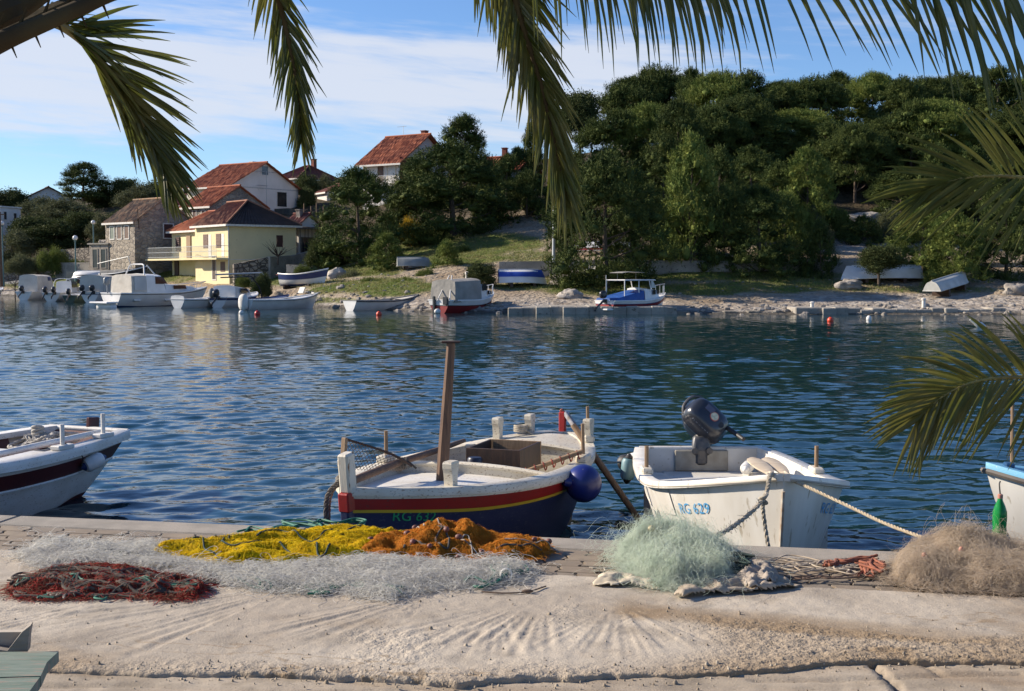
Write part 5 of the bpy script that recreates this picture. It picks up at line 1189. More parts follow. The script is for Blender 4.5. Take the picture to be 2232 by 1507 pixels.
def annex():
    D = 119; zb = ezz(586, D); e = ezz(533, D) - zb
    H_ = House('concrete_shed', 'low flat roofed concrete shed with two dark doorways below the stone house', 'shed', 237, D, zb, 30, 2.6, 4.6, e, None)
    H_.walls(mat('bare_render', (.36, .31, .25), (.25, .215, .18), rough=.95, scale=1.1, c3=(.14, .12, .10), s3=5, a3=.6)); mb = MB(); H_.block(mb, -.15, 2.75, -.15, 4.7, e + .002, e + .14); mb.build('roof_slab', M_CONC, H_.R)
    for p in (.35, 1.5): H_.opening('doorway', 'f', p, .62, .1, 1.75, M_GLASS, M_CONC, .05)
    mb = MB(); rr = random.Random(2)
    for k in range(7): rock_mesh(mb, H_.P(.3 + .33 * k, 1.2, e + .28), (.3, .3, .22), k)
    mb.build('rubble_parapet', M_ROCK, H_.R)
annex()
# ---- small stone house with orange roof, white house above, hipped houses further up
def house2():
    D = 119; e0 = ezz(447, D); zb = ezz(505, D); e = e0 - zb
    H_ = House('stone_cottage', 'narrow stone cottage with bright orange roof between yellow and white house', 'house', 461, D, zb, 42, 5.0, 6.6, e); H_.walls(M_STONE, 1.95); H_.gable_roof(M_ROOF, 1.95, .25, per=.30)
    for p in (.9, 2.4): H_.opening('shutter', 'f', p, .55, e - 1.45, .95, M_SHUT, M_TRIM, .05)
house2()
def house1():
    D = 132; zb = ezz(460, D); e = ezz(402, D) - zb; rise = ezz(354, 137) - ezz(402, 137) + .2
    H_ = House('white_house', 'large white gabled house with orange roof on the slope', 'house', 503, D, zb, 35, 6.8, 10.2, e); H_.walls(M_HWHITE, rise); H_.gable_roof(M_ROOF, rise, .45, per=.34)
    mb = MB(); H_.block(mb, .2, 6.6, -.05, .004, e - 2.6, e - .3); mb.build('porch_back', M_HCREAM, H_.R)
    for p in (1.8, 3.6): H_.opening('window', 'f', p, .9, e - 1.6, 1.1, M_GLASS, None, .09)
    H_.opening('upper_window', 'g', 4.6, .95, e + rise * .50, .95, mat('pale_glass', (.16, .20, .22), (.1, .13, .15), rough=.2), M_TRIM, .06); H_.opening('window', 'g', 6.9, 1.45, e - 2.05, 1.6, M_GLASS, M_TRIM, .05)
    mb = MB(); H_.block(mb, -.04, 0, -.3, 10.4, e - .22, e - .12); mb.build('string_course', M_METAL, H_.R)
    mb = MB(); b = H_.P(-.5, 4.6, e + 1.6); mb.tube([H_.P(-.45, 4.9, e - 3), H_.P(-.45, 4.9, e + 1.7)], .03, 5)
    for dz in (1.6, 0.1):
        mb.tube([H_.P(-.45, 3.6, e + dz), H_.P(-.45, 6.4 if dz > 1 else 5.0, e + dz)], .02, 4)
        for k in range(6): v = 3.6 + k * (.5 if dz > 1 else .25); mb.tube([H_.P(-.75, v, e + dz), H_.P(-.15, v, e + dz)], .013, 4)
    mb.build('aerial', M_METAL, H_.R); H_.chimney(2.4, 5.6, e + rise - .5, .5, .75, M_HWHITE)
    mb = MB(); H_.block(mb, -2.6, -.3, 6.2, 9.6, -1.5, e - 2.35); mb.build('lean_to', mat('dark_green_tarp', (.06, .075, .07), (.04, .05, .05), rough=.8), H_.R)
house1()
def house5():
    D = 165; zb = ezz(402, D); e = ezz(389, D) - zb
    H_ = House('hipped_house', 'distant white house with dark red hipped roof and chimney', 'house', 652, D, zb - 2, 38, 4.5, 7.4, e + 2); H_.walls(M_HWHITE); H_.hip_roof(M_ROOFD, 1.9, .4, ridge=1.8); H_.chimney(1.7, 4.4, e + 2 + 1.4, .55, 1.5, M_BRICK)
    for p in (1.2, 4.6): H_.opening('window', 'g', p, 1.0, e + .6, .9, M_GLASS, M_TRIM)
house5()
def house6():
    D = 142; zb = ezz(440, D); e = ezz(417, D) - zb
    H_ = House('small_white_house', 'small white house with red roof half hidden by the dark pine', 'house', 714, D, zb, 60, 3.0, 5, e); H_.walls(M_HWHITE, 1.0); H_.gable_roof(M_ROOFD, 1.0, .3); H_.opening('window', 'g', 1.4, .7, e - .9, .7, M_GLASS, M_TRIM)
house6()
def house7():
    D = 125; zb = ezz(430, D); e = ezz(349, D) - zb; rise = 2.9
    H_ = House('balcony_house', 'white house with bright orange roof, brick red corner and balcony behind pines', 'house', 872, D, zb, 33, 4.8, 9.0, e)
    H_.walls(M_HWHITE, rise); H_.gable_roof(M_ROOF, rise, .6, per=.34); mb = MB(); H_.block(mb, -.03, .003, -.01, 1.9, e - 3.4, e + .35); mb.build('brick_panel', M_BRICK, H_.R); H_.chimney(.6, 5.1, e + rise - .6, .55, 1.1, M_BRICK)
    H_.opening('shutter', 'f', .5, 1.0, e - 2.3, 1.9, M_TRIM, M_HCREAM, .05, 12); H_.opening('shutter', 'f', 2.0, .8, e - 2.2, 1.7, M_SHUTB, M_TRIM, .05, 10); H_.opening('window', 'f', 3.2, .9, e - 2.0, 1.5, M_TRIM, None, .05, 10)
    b = MB(); H_.block(b, -.1, 4.8, -1.2, -.003, e - 2.65, e - 2.5); bo = b.build('balcony', M_HWHITE, H_.R); b = MB()
    for k in range(30): b.tube([H_.P(lerp(-.1, 4.7, k / 29), -1.15, e - 2.5), H_.P(lerp(-.1, 4.7, k / 29), -1.15, e - 1.6)], .013, 4)
    b.tube([H_.P(-.1, -1.15, e - 1.6), H_.P(4.7, -1.15, e - 1.6)], .025, 5); b.build('railing', M_METAL, bo); mb = MB(); mb.box(H_.P(-.02, -.05, e - 1.2), (.10, .10, 2.4)); mb.build('corner_post', M_TRIM, H_.R)
    mb = MB(); mb.tube([H_.P(3, 4.5, e + rise), H_.P(3, 4.5, e + rise + 1.1)], .02, 4); mb.tube([H_.P(2.6, 4.5, e + rise + 1.05), H_.P(3.8, 4.5, e + rise + 1.05)], .016, 4); mb.build('aerial', M_METAL, H_.R)
house7()
def house8():
    D = 123; zb = ezz(440, D); e = ezz(372, D) - zb
    H_ = House('terrace_house', 'white house with balconies half hidden behind the hanging palm frond', 'house', 1122, D, zb, 25, 4.2, 6, e); H_.walls(M_HCREAM, 1.6); H_.gable_roof(M_ROOF, 1.6, .5); H_.chimney(2.2, 2.6, e + 1.0, .45, 1.5, M_BRICK)
    for z in (e - .75, e - 1.9): mb = MB(); H_.block(mb, -.2, 4.2, -1.0, -.003, z, z + .35); mb.build('balcony', M_HWHITE, H_.R)
    H_.opening('window', 'f', 1.0, 1.0, e - 1.5, .9, M_GLASS, None); mb = MB(); H_.block(mb, -.5, 4.8, -1.6, -1.05, -3, e - 2.3); mb.build('stone_base', M_STONE, H_.R)
house8()
def house9():
    D = 190; zb = ezz(445, D); e = ezz(431, D) - zb
    H_ = House('dark_roofed_house', 'far house with dark brown gabled roof at the left skyline', 'house', 60, D, zb - 2, 62, 3, 6.6, e + 2); H_.walls(M_HWHITE, 1.7); H_.gable_roof(mat('dark_brown_tiles', (.075, .04, .035), (.05, .03, .025), rough=.9), 1.7, .5)
    H_.opening('window', 'g', 2.6, 1, e + .5, .9, M_GLASS)
house9()
def house10():
    D = 145; zb = ezz(500, D); e = ezz(452, D) - zb
    H_ = House('flat_roofed_house', 'plain white flat roofed house at the left edge behind bushes', 'house', 5, D, zb, 15, 3.4, 3.6, e); H_.walls(M_HWHITE); mb = MB(); H_.block(mb, -.15, 3.5, -.15, 3.7, e + .002, e + .16); mb.build('roof_slab', M_TRIM, H_.R)
    H_.opening('window', 'g', .5, .5, e - 1.4, .9, M_GLASS, M_TRIM); H_.opening('window', 'g', 2.3, .5, e - 1.4, .8, M_GLASS, M_TRIM); H_.opening('window', 'f', 1.0, .6, e - 1.4, .9, M_GLASS, M_TRIM)
house10()
def house11():
    D = 140; zb = ezz(460, D); e = ezz(446, D) - zb
    H_ = House('red_roofed_house', 'low house with red roof seen between stone house and white house', 'house', 410, D, zb - 1, 20, 4.6, 5, e + 1); H_.walls(M_HWHITE, 1.2); H_.gable_roof(M_ROOFD, 1.2, .3); H_.opening('window', 'f', 1.5, .8, e - .4, .7, M_GLASS, M_TRIM)
house11()
def hill_house():
    D = 150; zb = ezz(240, D); e = ezz(200, D) - zb
    H_ = House('hilltop_house', 'house nearly hidden by pines on the hilltop with a chimney showing', 'house', 1400, D, zb - 4, 30, 4, 5, e + 4); H_.walls(M_HCREAM, 1.4); H_.gable_roof(M_ROOFD, 1.4, .3); H_.chimney(.6, 1.8, e + 4.6, .6, 1.8, mat('chimney_stone', (.22, .18, .14), (.14, .11, .09), rough=.9)); H_.opening('window', 'f', 1.5, .8, e + 1.5, .9, M_GLASS, M_TRIM)
hill_house()
def garden_shed():
    D = 112; zb = ezz(566, D); e = ezz(489, D) - zb
    H_ = House('garden_shed', 'shadowy shed with small gabled roof and pergola right of the yellow house', 'shed', 652, D, zb, 30, 1.6, 2.9, e, None); H_.walls(M_HWHITE, .95, name='gable_wall'); H_.gable_roof(M_ROOFD, .95, .2, eave=False)
    H_.chimney(.6, .9, e + .55, .45, .75, M_ROCK)
    mb = MB(); H_.block(mb, -.9, 1.4, -1.4, 3.4, e - .42, e - .30); mb.build('pergola_slab', M_DARKC, H_.R); mb = MB(); rr = random.Random(6)
    for k in range(9): v = -1.2 + k * .52; mb.tube([H_.P(-.8, v, -.2), H_.P(-.75 + rr.uniform(-.1, .1), v + rr.uniform(-.08, .08), e - .42)], .03, 5)
    for k in range(12): v = -1.4 + k * .43; mb.tube([H_.P(-1.1, v, e - .28), H_.P(1.2, v + .1, e - .25)], .02, 4)
    mb.build('pergola_poles', M_WOODD, H_.R); H_.opening('doorway', 'g', .4, 1.8, .05, 1.9, M_GLASS, M_DARKC)
garden_shed()
for i, px in enumerate((664, 679, 691, 706)):
    p = on_ground(px, 118); t = at(px, 444 + (i % 2) * 6, 118); b = at(px, 486, 118); mb = MB(); mb.tube([(0, 0, 0), (.03, 0, t.z - p.z)], [.06, .045], 6); mb.beam((-.02, 0, (t.z - p.z) * .8), (.4, .05, (t.z - p.z) * .86), .03, .05)
    o = mb.build('fence_post', M_WOODP); o.location = p; tag(o, 'thin wooden fence post on the slope above the garden shed', 'post', 'row of fence posts above the shed')
# ================================================================ lamps and poles
def globe_lamp(px, top, D, label, r=.24):
    p = on_ground(px, D); t = at(px, top, D); T = thing('street_lamp', label, 'street lamp', p, 0, 'globe street lamps'); h = t.z - p.z
    mb = MB(); mb.lathe([(.13, -.3), (.13, .45), (.075, .5), (.06, h - r - .12), (.10, h - r - .10), (.12, h - r + .01)], 12); mb.build('post', mat('teal_post_paint', (.10, .20, .20), (.08, .15, .15), rough=.5), T, 30)
    mb = MB(); mb.ball((0, 0, h), (r, r, r), 18, 12); mb.build('globe', mat('opal_globe', (.74, .72, .68), (.70, .68, .64), rough=.25), T, True)
globe_lamp(167, 519, 117.5, 'tall teal globe lamp nearest the water at the left boats'); globe_lamp(207, 485, 128, 'globe lamp standing just left of the concrete shed', .22); globe_lamp(9, 487, 122, 'globe lamp beside the wooden utility pole at the left edge', .22)
def tall_lamp():
    D = 82; p = at(1207, 600, D); p.z = tz(p.x, p.y) - .1; T = thing('tall_street_lamp', 'tall grey steel street lamp rising behind the hanging palm frond', 'street lamp', p); tz_ = at(1207, 392, D).z - p.z; bz = at(1207, 571, D).z - p.z
    mb = MB(); mb.box((0, .1, bz / 2), (.52, .5, bz), None, .96, .02); mb.build('concrete_base', M_CONC, T)
    mb = MB(); mb.lathe([(.13, bz), (.12, bz + .2), (.085, tz_ * .55), (.07, tz_)], 14); mb.build('pole', M_METAL, T, 30)
    mb = MB(); mb.lathe([(.06, tz_ - .02), (.26, tz_ + .03), (.30, tz_ + .16), (.24, tz_ + .30), (.08, tz_ + .38)], 14); mb.build('lantern', mat('lamp_plastic', (.55, .56, .55), (.45, .46, .46), rough=.35), T, 30)
tall_lamp()
p = on_ground(4, 120); mb = MB(); mb.lathe([(.17, -.3), (.12, at(4, 462, 120).z - p.z)], 10); mb.box((0, 0, at(4, 468, 120).z - p.z), (1.0, .08, .1)); o = mb.build('utility_pole', M_WOOD); o.location = p; tag(o, 'dark wooden utility pole at the left edge of the village', 'utility pole')
p = on_ground(404, 125); mb = MB(); h = at(404, 408, 125).z - p.z; mb.tube([(0, 0, 0), (0, 0, h), (.5, 0, h + .02)], .05, 6); mb.box((.55, 0, h + .02), (.6, .18, .07)); o = mb.build('lane_lamp', M_METAL); o.location = p; tag(o, 'slim grey lane lamp with bent head left of the white house', 'street lamp')
p = on_ground(33, 112); T = thing('bare_sapling', 'thin bare sapling on the grass by the road at left', 'tree', p); mb = MB(); mb.tube([(0, 0, -.1), (.05, 0, 2.1)], [.07, .04], 6); mb.build('trunk', M_WOODD, T); mb = MB(); rr = random.Random(3)
for k in range(16): a = rr.uniform(0, 6.28); z = rr.uniform(1.2, 2.1); mb.tube([(.04, 0, z), (.04 + .5 * math.cos(a), .5 * math.sin(a), z + .4), (.04 + .8 * math.cos(a + .3), .8 * math.sin(a + .3), z + rr.uniform(.5, 1.2))], [.025, .015, .006], 4)
mb.build('branches', M_WOODD, T)
p = on_ground(607, 103); p.z = at(607, 562, 103).z; T = thing('bare_shrub', 'leafless shrub against the shaded gable of the yellow house', 'shrub', p); mb = MB(); mb.tube([(0, 0, -.6), (0, 0, .3)], [.06, .05], 6); mb.build('stem', M_WOODD, T); mb = MB()
for k in range(22): a = rr.uniform(0, PI); l = rr.uniform(.8, 1.6); d = Vector((math.cos(a) * .8, rr.uniform(-.2, .2), .35 + .6 * math.sin(a))); mb.tube([(0, 0, .1), d * l * .5 + Vector((0, 0, .1)), d * l + Vector((rr.uniform(-.3, .3), 0, .2))], [.03, .018, .006], 4)
mb.build('branches', M_WOODD, T)
# ================================================================ BOATS ON THE FAR SHORE
M_BWHITE = mat('boat_white', (.74, .73, .71), (.64, .63, .61), rough=.35, scale=1.5, c3=(.5, .47, .42), s3=5, a3=.70, rand=.05)
M_CANVAS = mat('cream_canvas', (.58, .54, .47), (.48, .44, .38), rough=.9, scale=1.6, bump=.03, bscale=3)
M_GCANV = mat('grey_canvas', (.30, .285, .26), (.22, .21, .19), rough=.9, scale=1.5, bump=.05, bscale=2.5)
M_BTARP = mat('bright_blue_tarp', (.012, .085, .33), (.01, .06, .24), rough=.6, scale=2, bump=.04, bscale=3)
M_BNAVY = mat('boat_navy', (.02, .035, .12), (.03, .05, .14), rough=.4, scale=2)
M_BRED = mat('boat_red', (.28, .02, .018), (.2, .02, .02), rough=.45, scale=2)
M_BLKB = mat('boat_black', (.012, .013, .016), (.02, .02, .025), rough=.4, scale=2)
M_BROWNG = mat('brown_tinted_glass', (.10, .035, .02), (.07, .025, .015), rough=.15, scale=2)
M_MOTOR = mat('motor_black', (.018, .019, .022), (.03, .03, .035), rough=.35, scale=4); M_MOTORG = mat('motor_grey', (.26, .28, .29), (.2, .21, .22), rough=.4, scale=4)
M_TIN = mat('stainless_tube', (.5, .5, .5), (.4, .4, .4), rough=.3, scale=4, metal=.6)
class FB:
    def __init__(s, name, label, stern, bow, B, zs, zm, zb, z=0, pitch=0.0, roll=0.0, draft=.22, **kw):
        a = Vector(((stern[0] - CX) / F * stern[1], stern[1], 0)); b = Vector(((bow[0] - CX) / F * bow[1], bow[1], 0)); loc, rz, L = heading_frame(a, b)
        s.L = L; d = dict(ws=.72, tm=.45, pb=2.4, rake=L * .09, e0=.42, e1=.8); d.update(kw); s.H = Hull(L, B, zs, zm, zb, draft, **d)
        s.R = thing(name, label, 'boat', (loc[0], loc[1], z), rz, 'boats along the far shore'); s.R.rotation_euler = (roll, pitch, rz)
    def hull(s, m, bands=(), gun=None, deck=(.5, .985, .05), deckm=None, inner=True, wale=None, nt=24):
        H = s.H; mb = MB(); H.shell(mb, 0, 1, nt=nt, nv=8); H.transom(mb, 0, n=6); s.h = mb.build('hull', m, s.R, 60)
        for i, (v0, v1, mm, nm_) in enumerate(bands): mb = MB(); H.shell(mb, v0, v1, .008, nt=nt, nv=3); H.transom(mb, .01, v0, v1, 3); mb.build(nm_, mm, s.h, 60)
        mb = MB(); H.rail(mb, .03, .07, .025, .03, nt=nt); mb.tube([H.pt(0, 1, -1), H.pt(0, 1, 1)], .03, 5); mb.build('gunwale', gun or m, s.R, 50)
        if wale: mb = MB(); H.wale(mb, .94, .02, .035, nt=nt); mb.build('rub_rail', wale, s.R, True)
        if deck: mb = MB(); H.deck(mb, deck[0], deck[1], deck[2], .05, .04, 12, 6); mb.build('deck', deckm or m, s.R, True)
        if inner: mb = MB(); H.inner(mb, .01, deck[0] if deck else .95, .06, .05, 14); mb.build('lining', deckm or m, s.R, 60)
        return s
    def house(s, t0, t1, w0, w1, zt0, zt1, m, name='cabin', slope0=0.0, slope1=.3, roof=None, drop=.05):
        """a cabin, canopy or tarp block: tapered box with rounded top"""
        L, H = s.L, s.H
        def sec(t, w, zt, sh): 
            zb = H.sh(t) - drop; o = []
            for k in range(9):
                u = k / 8 * 2 - 1; o.append(Vector((L * t + sh * (1 - abs(u) ** 6) * 1.0, w * .5 * (u if abs(u) < .99 else u), 0)))
            pr = [(-1, 0), (-.97, .6), (-.90, .93), (-.55, 1.0), (0, 1.03), (.55, 1.0), (.90, .93), (.97, .6), (1, 0)]
            return [Vector((L * t + sh * b, w / 2 * a, lerp(zb, zt, b))) for a, b in pr]
        n = 6; secs = []
        for i in range(n + 1): q = i / n; t = lerp(t0, t1, q); sh = slope0 if i == 0 else (-slope1 if i == n else lerp(slope0, -slope1, q)); secs.append(sec(t, lerp(w0, w1, q), lerp(zt0, zt1, q), sh))
        vs = [p for q in secs for p in q]; fs = [(i * 9 + k, i * 9 + 9 + k, i * 9 + 10 + k, i * 9 + k + 1) for i in range(n) for k in range(8)] + [tuple(range(9)), tuple(n * 9 + k for k in range(8, -1, -1))]
        fs = [f[::-1] for f in fs[:-2]] + fs[-2:][::1]
        return MB().add(vs, fs).build(name, m, s.R, 35)
    def pane(s, t0, t1, y, z0, z1, m, name='window', y1=None, dt=0.0):
        """window on the near side of a cabin (local -y or +y given by sign of y)"""
        y1 = y if y1 is None else y1; sg = .02 if y > 0 else -.02; L = s.L
        vs = [Vector((L * t0, y, z0)), Vector((L * t1, y1, z0)), Vector((L * (t1 - dt), y1 * .97, z1)), Vector((L * t0, y * .97, z1))]; vs += [v + Vector((0, sg, 0)) for v in vs]
        MB().add(vs, [(0, 1, 2, 3), (7, 6, 5, 4), (0, 4, 5, 1), (1, 5, 6, 2), (2, 6, 7, 3), (3, 7, 4, 0)]).build(name, m, s.R)
    def outboard(s, y=0.0, tilt=.9, m=None, k=1.0):
        z = s.H.sh(0); mb = MB(); d = Vector((-math.sin(tilt), 0, math.cos(tilt))); c = Vector((-.12, y, z + .05))
        up = c + d * .42 * k; lo = c - Vector((math.sin(tilt) * -.2 + .0, 0, 0)) 
        leg = Vector((-math.cos(tilt * .8), 0, -math.sin(.9 - tilt * .55))).normalized()
        mb.tube([c, c + leg * .35 * k, c + leg * .85 * k], [.08 * k, .06 * k, .045 * k], 8); mb.ball(c + leg * .88 * k, (.06 * k, .05 * k, .14 * k), 8, 6); mb.box(c + Vector((.08, 0, -.08)), (.14, .2, .24), None, 1, .02)
        o = mb.build('outboard_motor', M_MOTOR, s.R, 40); mb = MB(); q = Matrix.Rotation(-tilt * .5, 3, 'Y'); mb.ball(c + d * .26 * k + Vector((-.03, 0, .05)), (.24 * k, .16 * k, .22 * k), 14, 9, q, .7); mb.build('cowling', m or M_MOTOR, o, True)
    def rail_bow(s, t0, h=.45, n=6, m=None):
        H = s.H; mb = MB(); top = []
        ts = [lerp(t0, .985, i / n) for i in range(n + 1)]; L_ = [H.pt(t, 1, 1) + Vector((0, -.05, h)) for t in ts]; R_ = [H.pt(t, 1, -1) + Vector((0, .05, h)) for t in ts]
        mb.tube([L_[0] - Vector((0, 0, h))] + L_ + R_[::-1] + [R_[0] - Vector((0, 0, h))], .022, 6)
        for i in (2, 4): 
            for q in (L_[i], R_[i]): mb.tube([q, q - Vector((0, 0, h))], .016, 5)
        mb.build('bow_rail', m or M_TIN, s.R, True)
    def pole(s, name, pts, r, m): MB().tube(pts, r, 6).build(name, m, s.R, True)

# a, b, c: the small boats at the far left
a = FB('canvas_boat', 'small white motorboat with high cream canvas cover at the left edge', (52, 100), (140, 108), 1.9, .70, .72, .95); a.hull(M_BWHITE); a.house(.10, .55, 1.6, 1.4, 2.05, 2.0, M_CANVAS, 'canopy', .15, .55); a.outboard(0, .9)
MB().box((a.L * .42, -.70, 1.7), (.5, .06, .3), None, 1, .02).build('navy_patch', M_BNAVY, a.R)
b = FB('console_boat', 'white open motorboat with curved windscreen and covered bow at left', (112, 96), (192, 106), 2.0, .68, .68, .9); b.hull(M_BWHITE); b.house(.32, .50, 1.2, 1.1, 1.55, 1.45, M_BWHITE, 'console', 0, .3); b.house(.52, .92, 1.7, .5, 1.05, .98, M_GCANV, 'bow_cover', 0, .1)
b.pane(.33, .50, -.62, 1.05, 1.5, M_GLASS, 'windscreen', dt=.04); b.outboard(-.3, .95); b.outboard(.35, .95, M_MOTOR)
for k in (0, 1): b.pole('hoop', bez([(b.L * (.28 + .3 * k), -.75, .7), (b.L * (.3 + .3 * k), -.6, 1.6), (b.L * (.3 + .3 * k), 0, 1.75), (b.L * (.3 + .3 * k), .6, 1.6), (b.L * (.28 + .3 * k), .75, .7)], 14), .025, M_BWHITE)
c = FB('canopy_boat', 'white cabin boat with square cream canopy left of the big cruiser', (196, 92), (292, 99), 2.1, .80, .78, 1.0); c.hull(M_BWHITE, [(.80, .85, M_BNAVY, 'stripe')]); c.house(.03, .42, 1.9, 1.8, 2.05, 2.0, M_CANVAS, 'canopy', .1, .12); c.house(.42, .80, 1.75, .9, 1.85, 1.35, M_BWHITE, 'cabin', 0, .35); c.pane(.46, .60, -.86, 1.35, 1.75, M_GLASS, dt=.03); c.outboard(-.35, .6); c.outboard(.45, .6)
z_ = FB('small_motorboat', 'bow of a white motorboat cut by the left edge', (-70, 100), (6, 108), 1.9, .7, .7, .95); z_.hull(M_BWHITE); z_.house(.3, .6, 1.4, 1.2, 1.3, 1.2, M_GCANV, 'cover')
t_ = FB('dark_tender', 'small dark green tender between canvas boats with outboard raised', (152, 93), (190, 99), 1.5, .55, .52, .65); t_.hull(mat('dark_green_paint', (.04, .07, .055), (.06, .09, .07), rough=.5), gun=M_BWHITE, deckm=M_BWHITE); t_.outboard(0, .8)
# d: the big cabin cruiser
d = FB('cabin_cruiser', 'large white cabin cruiser with canvas enclosed cockpit and black side stripe', (242, 81.5), (452, 88), 2.6, .92, .90, 1.25, draft=.3, ws=.85, pb=2.2, rake=.9)
d.hull(M_BWHITE, [(.90, .935, M_BLKB, 'side_stripe'), (.20, .27, M_BNAVY, 'boot_stripe')], deck=(.40, .985, .03)); d.house(.10, .26, 2.25, 2.2, 2.12, 2.15, M_CANVAS, 'canopy', .06, -.02); d.house(.255, .46, 2.22, 2.1, 2.17, 2.12, M_BWHITE, 'wheelhouse', 0, .42); d.house(.46, .86, 1.95, .75, 1.52, 1.30, M_BWHITE, 'cabin', 0, .45)
d.pane(.345, .47, -1.065, 1.50, 1.98, M_BROWNG, 'side_window', -1.03, .045); d.pane(.55, .70, -.88, 1.14, 1.40, M_BROWNG, 'cabin_window', -.72, .01); d.pane(.13, .245, -1.125, 1.1, 1.98, mat('clear_plastic', (.52, .53, .53), (.4, .42, .43), rough=.15, scale=1), 'clear_panel')
d.pole('radar_arch', [(d.L * .24, -1.0, 2.1), (d.L * .26, -.75, 2.75), (d.L * .27, -.5, 2.82), (d.L * .27, .5, 2.82), (d.L * .26, .75, 2.75), (d.L * .24, 1.0, 2.1)], .05, M_BWHITE); d.pole('radar_arch', [(d.L * .36, -.9, 2.1), (d.L * .29, -.75, 2.75)], .04, M_BWHITE)
mb = MB(); mb.box((-.55, 0, .30), (.9, 1.9, .12), None, 1, .03); mb.box((-.35, 0, .12), (.5, 1.6, .3), None, .9, .03); mb.build('swim_platform', M_BWHITE, d.R); d.rail_bow(.72, .4)
mb = MB(); mb.tube([(-.1, .2, .9), (-.12, .2, 1.55)], .05, 6); mb.ball((-.16, .2, 1.72), (.22, .15, .26), 12, 8, None, .7); mb.build('raised_outboard', M_MOTORG, d.R, True)
for tt in (.16, .46): mb = MB(); p = d.H.pt(tt, .62, -1, .09); mb.tube([p - Vector((.28, 0, 0)), p - Vector((.2, 0, .03)), p + Vector((.2, 0, -.03)), p + Vector((.28, 0, 0))], [.03, .09, .09, .03], 10); o = mb.build('long_fender', M_FWHITE, d.R, True)
# e, f: white open boat and the cuddy boat
e = FB('open_boat', 'small white open boat with black raised outboard before the cruiser', (387, 78.6), (497, 83), 1.6, .58, .55, .78); e.hull(M_BWHITE, wale=M_GCANV); e.house(.0, .06, 1.1, 1.0, .80, .78, M_BWHITE, 'stern_bench')
f = FB('cuddy_boat', 'white motorboat with rounded cuddy and dark side window', (474, 80), (560, 86), 1.9, .66, .64, .92); f.hull(M_BWHITE, [(.78, .95, M_BNAVY, 'blue_band')]); f.house(.16, .72, 1.65, .8, 1.42, 1.18, M_BWHITE, 'cuddy', .05, .45); f.pane(.30, .58, -.80, .92, 1.22, M_GLASS, dt=.06, y1=-.60); f.outboard(-.1, .95, M_MOTOR, 1.15); mb = MB(); mb.ball((-.1, .35, .95), (.22, .2, .34), 12, 8); mb.build('grey_cover', M_GCANV, f.R, True)
p = f.H.pt(.62, .55, -1, .08); mb = MB(); mb.tube([p - Vector((.25, 0, 0)), p - Vector((.18, 0, 0)), p + Vector((.18, 0, 0)), p + Vector((.25, 0, 0))], [.03, .08, .08, .03], 10); mb.build('blue_fender', M_BNAVY, f.R, True)
g0 = FB('flat_blue_boat', 'low dark blue flat boat behind the white open boats', (545, 82), (630, 87), 1.5, .55, .52, .72); g0.hull(M_BNAVY, gun=M_BNAVY, deckm=M_BNAVY); g0.pole('awning_pole', bez([(g0.L * .30, 0, .4), (g0.L * .24, 0, 1.2), (g0.L * .05, 0, 2.0)], 10) + [Vector((-3.2, .2, 1.95))], .045, M_BLKB)
pl = at(470, 599, 92); pr = at(572, 595, 92); pg = on_ground(594, 92); mb = MB(); mb.tube([pl, pr], .06, 8); mb.tube([pr, lerp(pr, pg, .5), pg], .055, 8); tag(mb.build('grey_boom', M_METAL, None, True), 'long grey boom with a bent leg standing in front of the yellow house', 'pole')
g = FB('long_white_boat', 'long white open boat with covered outboard near the red buoy', (537, 75.5), (693, 80), 1.8, .62, .60, .95); g.hull(M_BWHITE, wale=M_GCANV, deck=(.62, .985, .06)); mb = MB(); mb.ball((-.22, 0, .45), (.26, .34, .52), 14, 10, None, .8); mb.build('motor_cover', mat('white_motor_cover', (.66, .64, .60), (.52, .5, .46), rough=.8, scale=2, bump=.05, bscale=3), g.R, True); mb = MB(); mb.box((g.L * .5, 0, .58), (.9, 1.1, .05)); mb.build('thwart', M_BWHITE, g.R); mb = MB(); mb.box((g.L * .93, 0, .96), (.06, .25, .1)); mb.box((g.L * .72, -.3, 1.15), (.06, .5, .42), Matrix.Rotation(.5, 3, 'Y'), 1, .01); mb.build('folded_chair', M_TRIM, g.R)
i_ = FB('grey_rimmed_boat', 'white open boat with dark rim moored by the rubble shore', (762, 73.6), (913, 78), 1.7, .62, .58, .92); i_.hull(M_BWHITE, wale=M_BLKB, gun=M_GCANV, deck=(.68, .985, .05), deckm=M_CANVAS); mb = MB(); mb.box((i_.L * .45, 0, .52), (.5, 1.3, .04)); mb.box((i_.L * .15, 0, .52), (.5, 1.2, .04)); mb.build('thwart', M_CANVAS, i_.R)
# h: the navy and white boat hauled out
pz = on_ground(660, 90); h = FB('beached_boat', 'navy and white wooden boat hauled out on the far bank', (612, 91), (716, 89), 1.5, .86, .72, 1.12, z=pz.z + .08, draft=.12, ws=.45, roll=-.08, pitch=-.03); h.hull(M_BNAVY, [(0, .52, M_BWHITE, 'white_bottom'), (.93, 1.0, M_BWHITE, 'white_sheer')], gun=M_BWHITE, deckm=M_BWHITE); mb = MB(); mb.tube([(-.1, 0, .75), (-.45, 0, .8)], [.05, .02], 6); mb.build('red_tiller', M_BRED, h.R); mb = MB(); mb.box((h.L * .2, 0, -.2), (.15, 1.4, .3)); mb.box((h.L * .7, 0, -.2), (.15, 1.4, .3)); mb.build('chocks', M_WOODD, h.R)
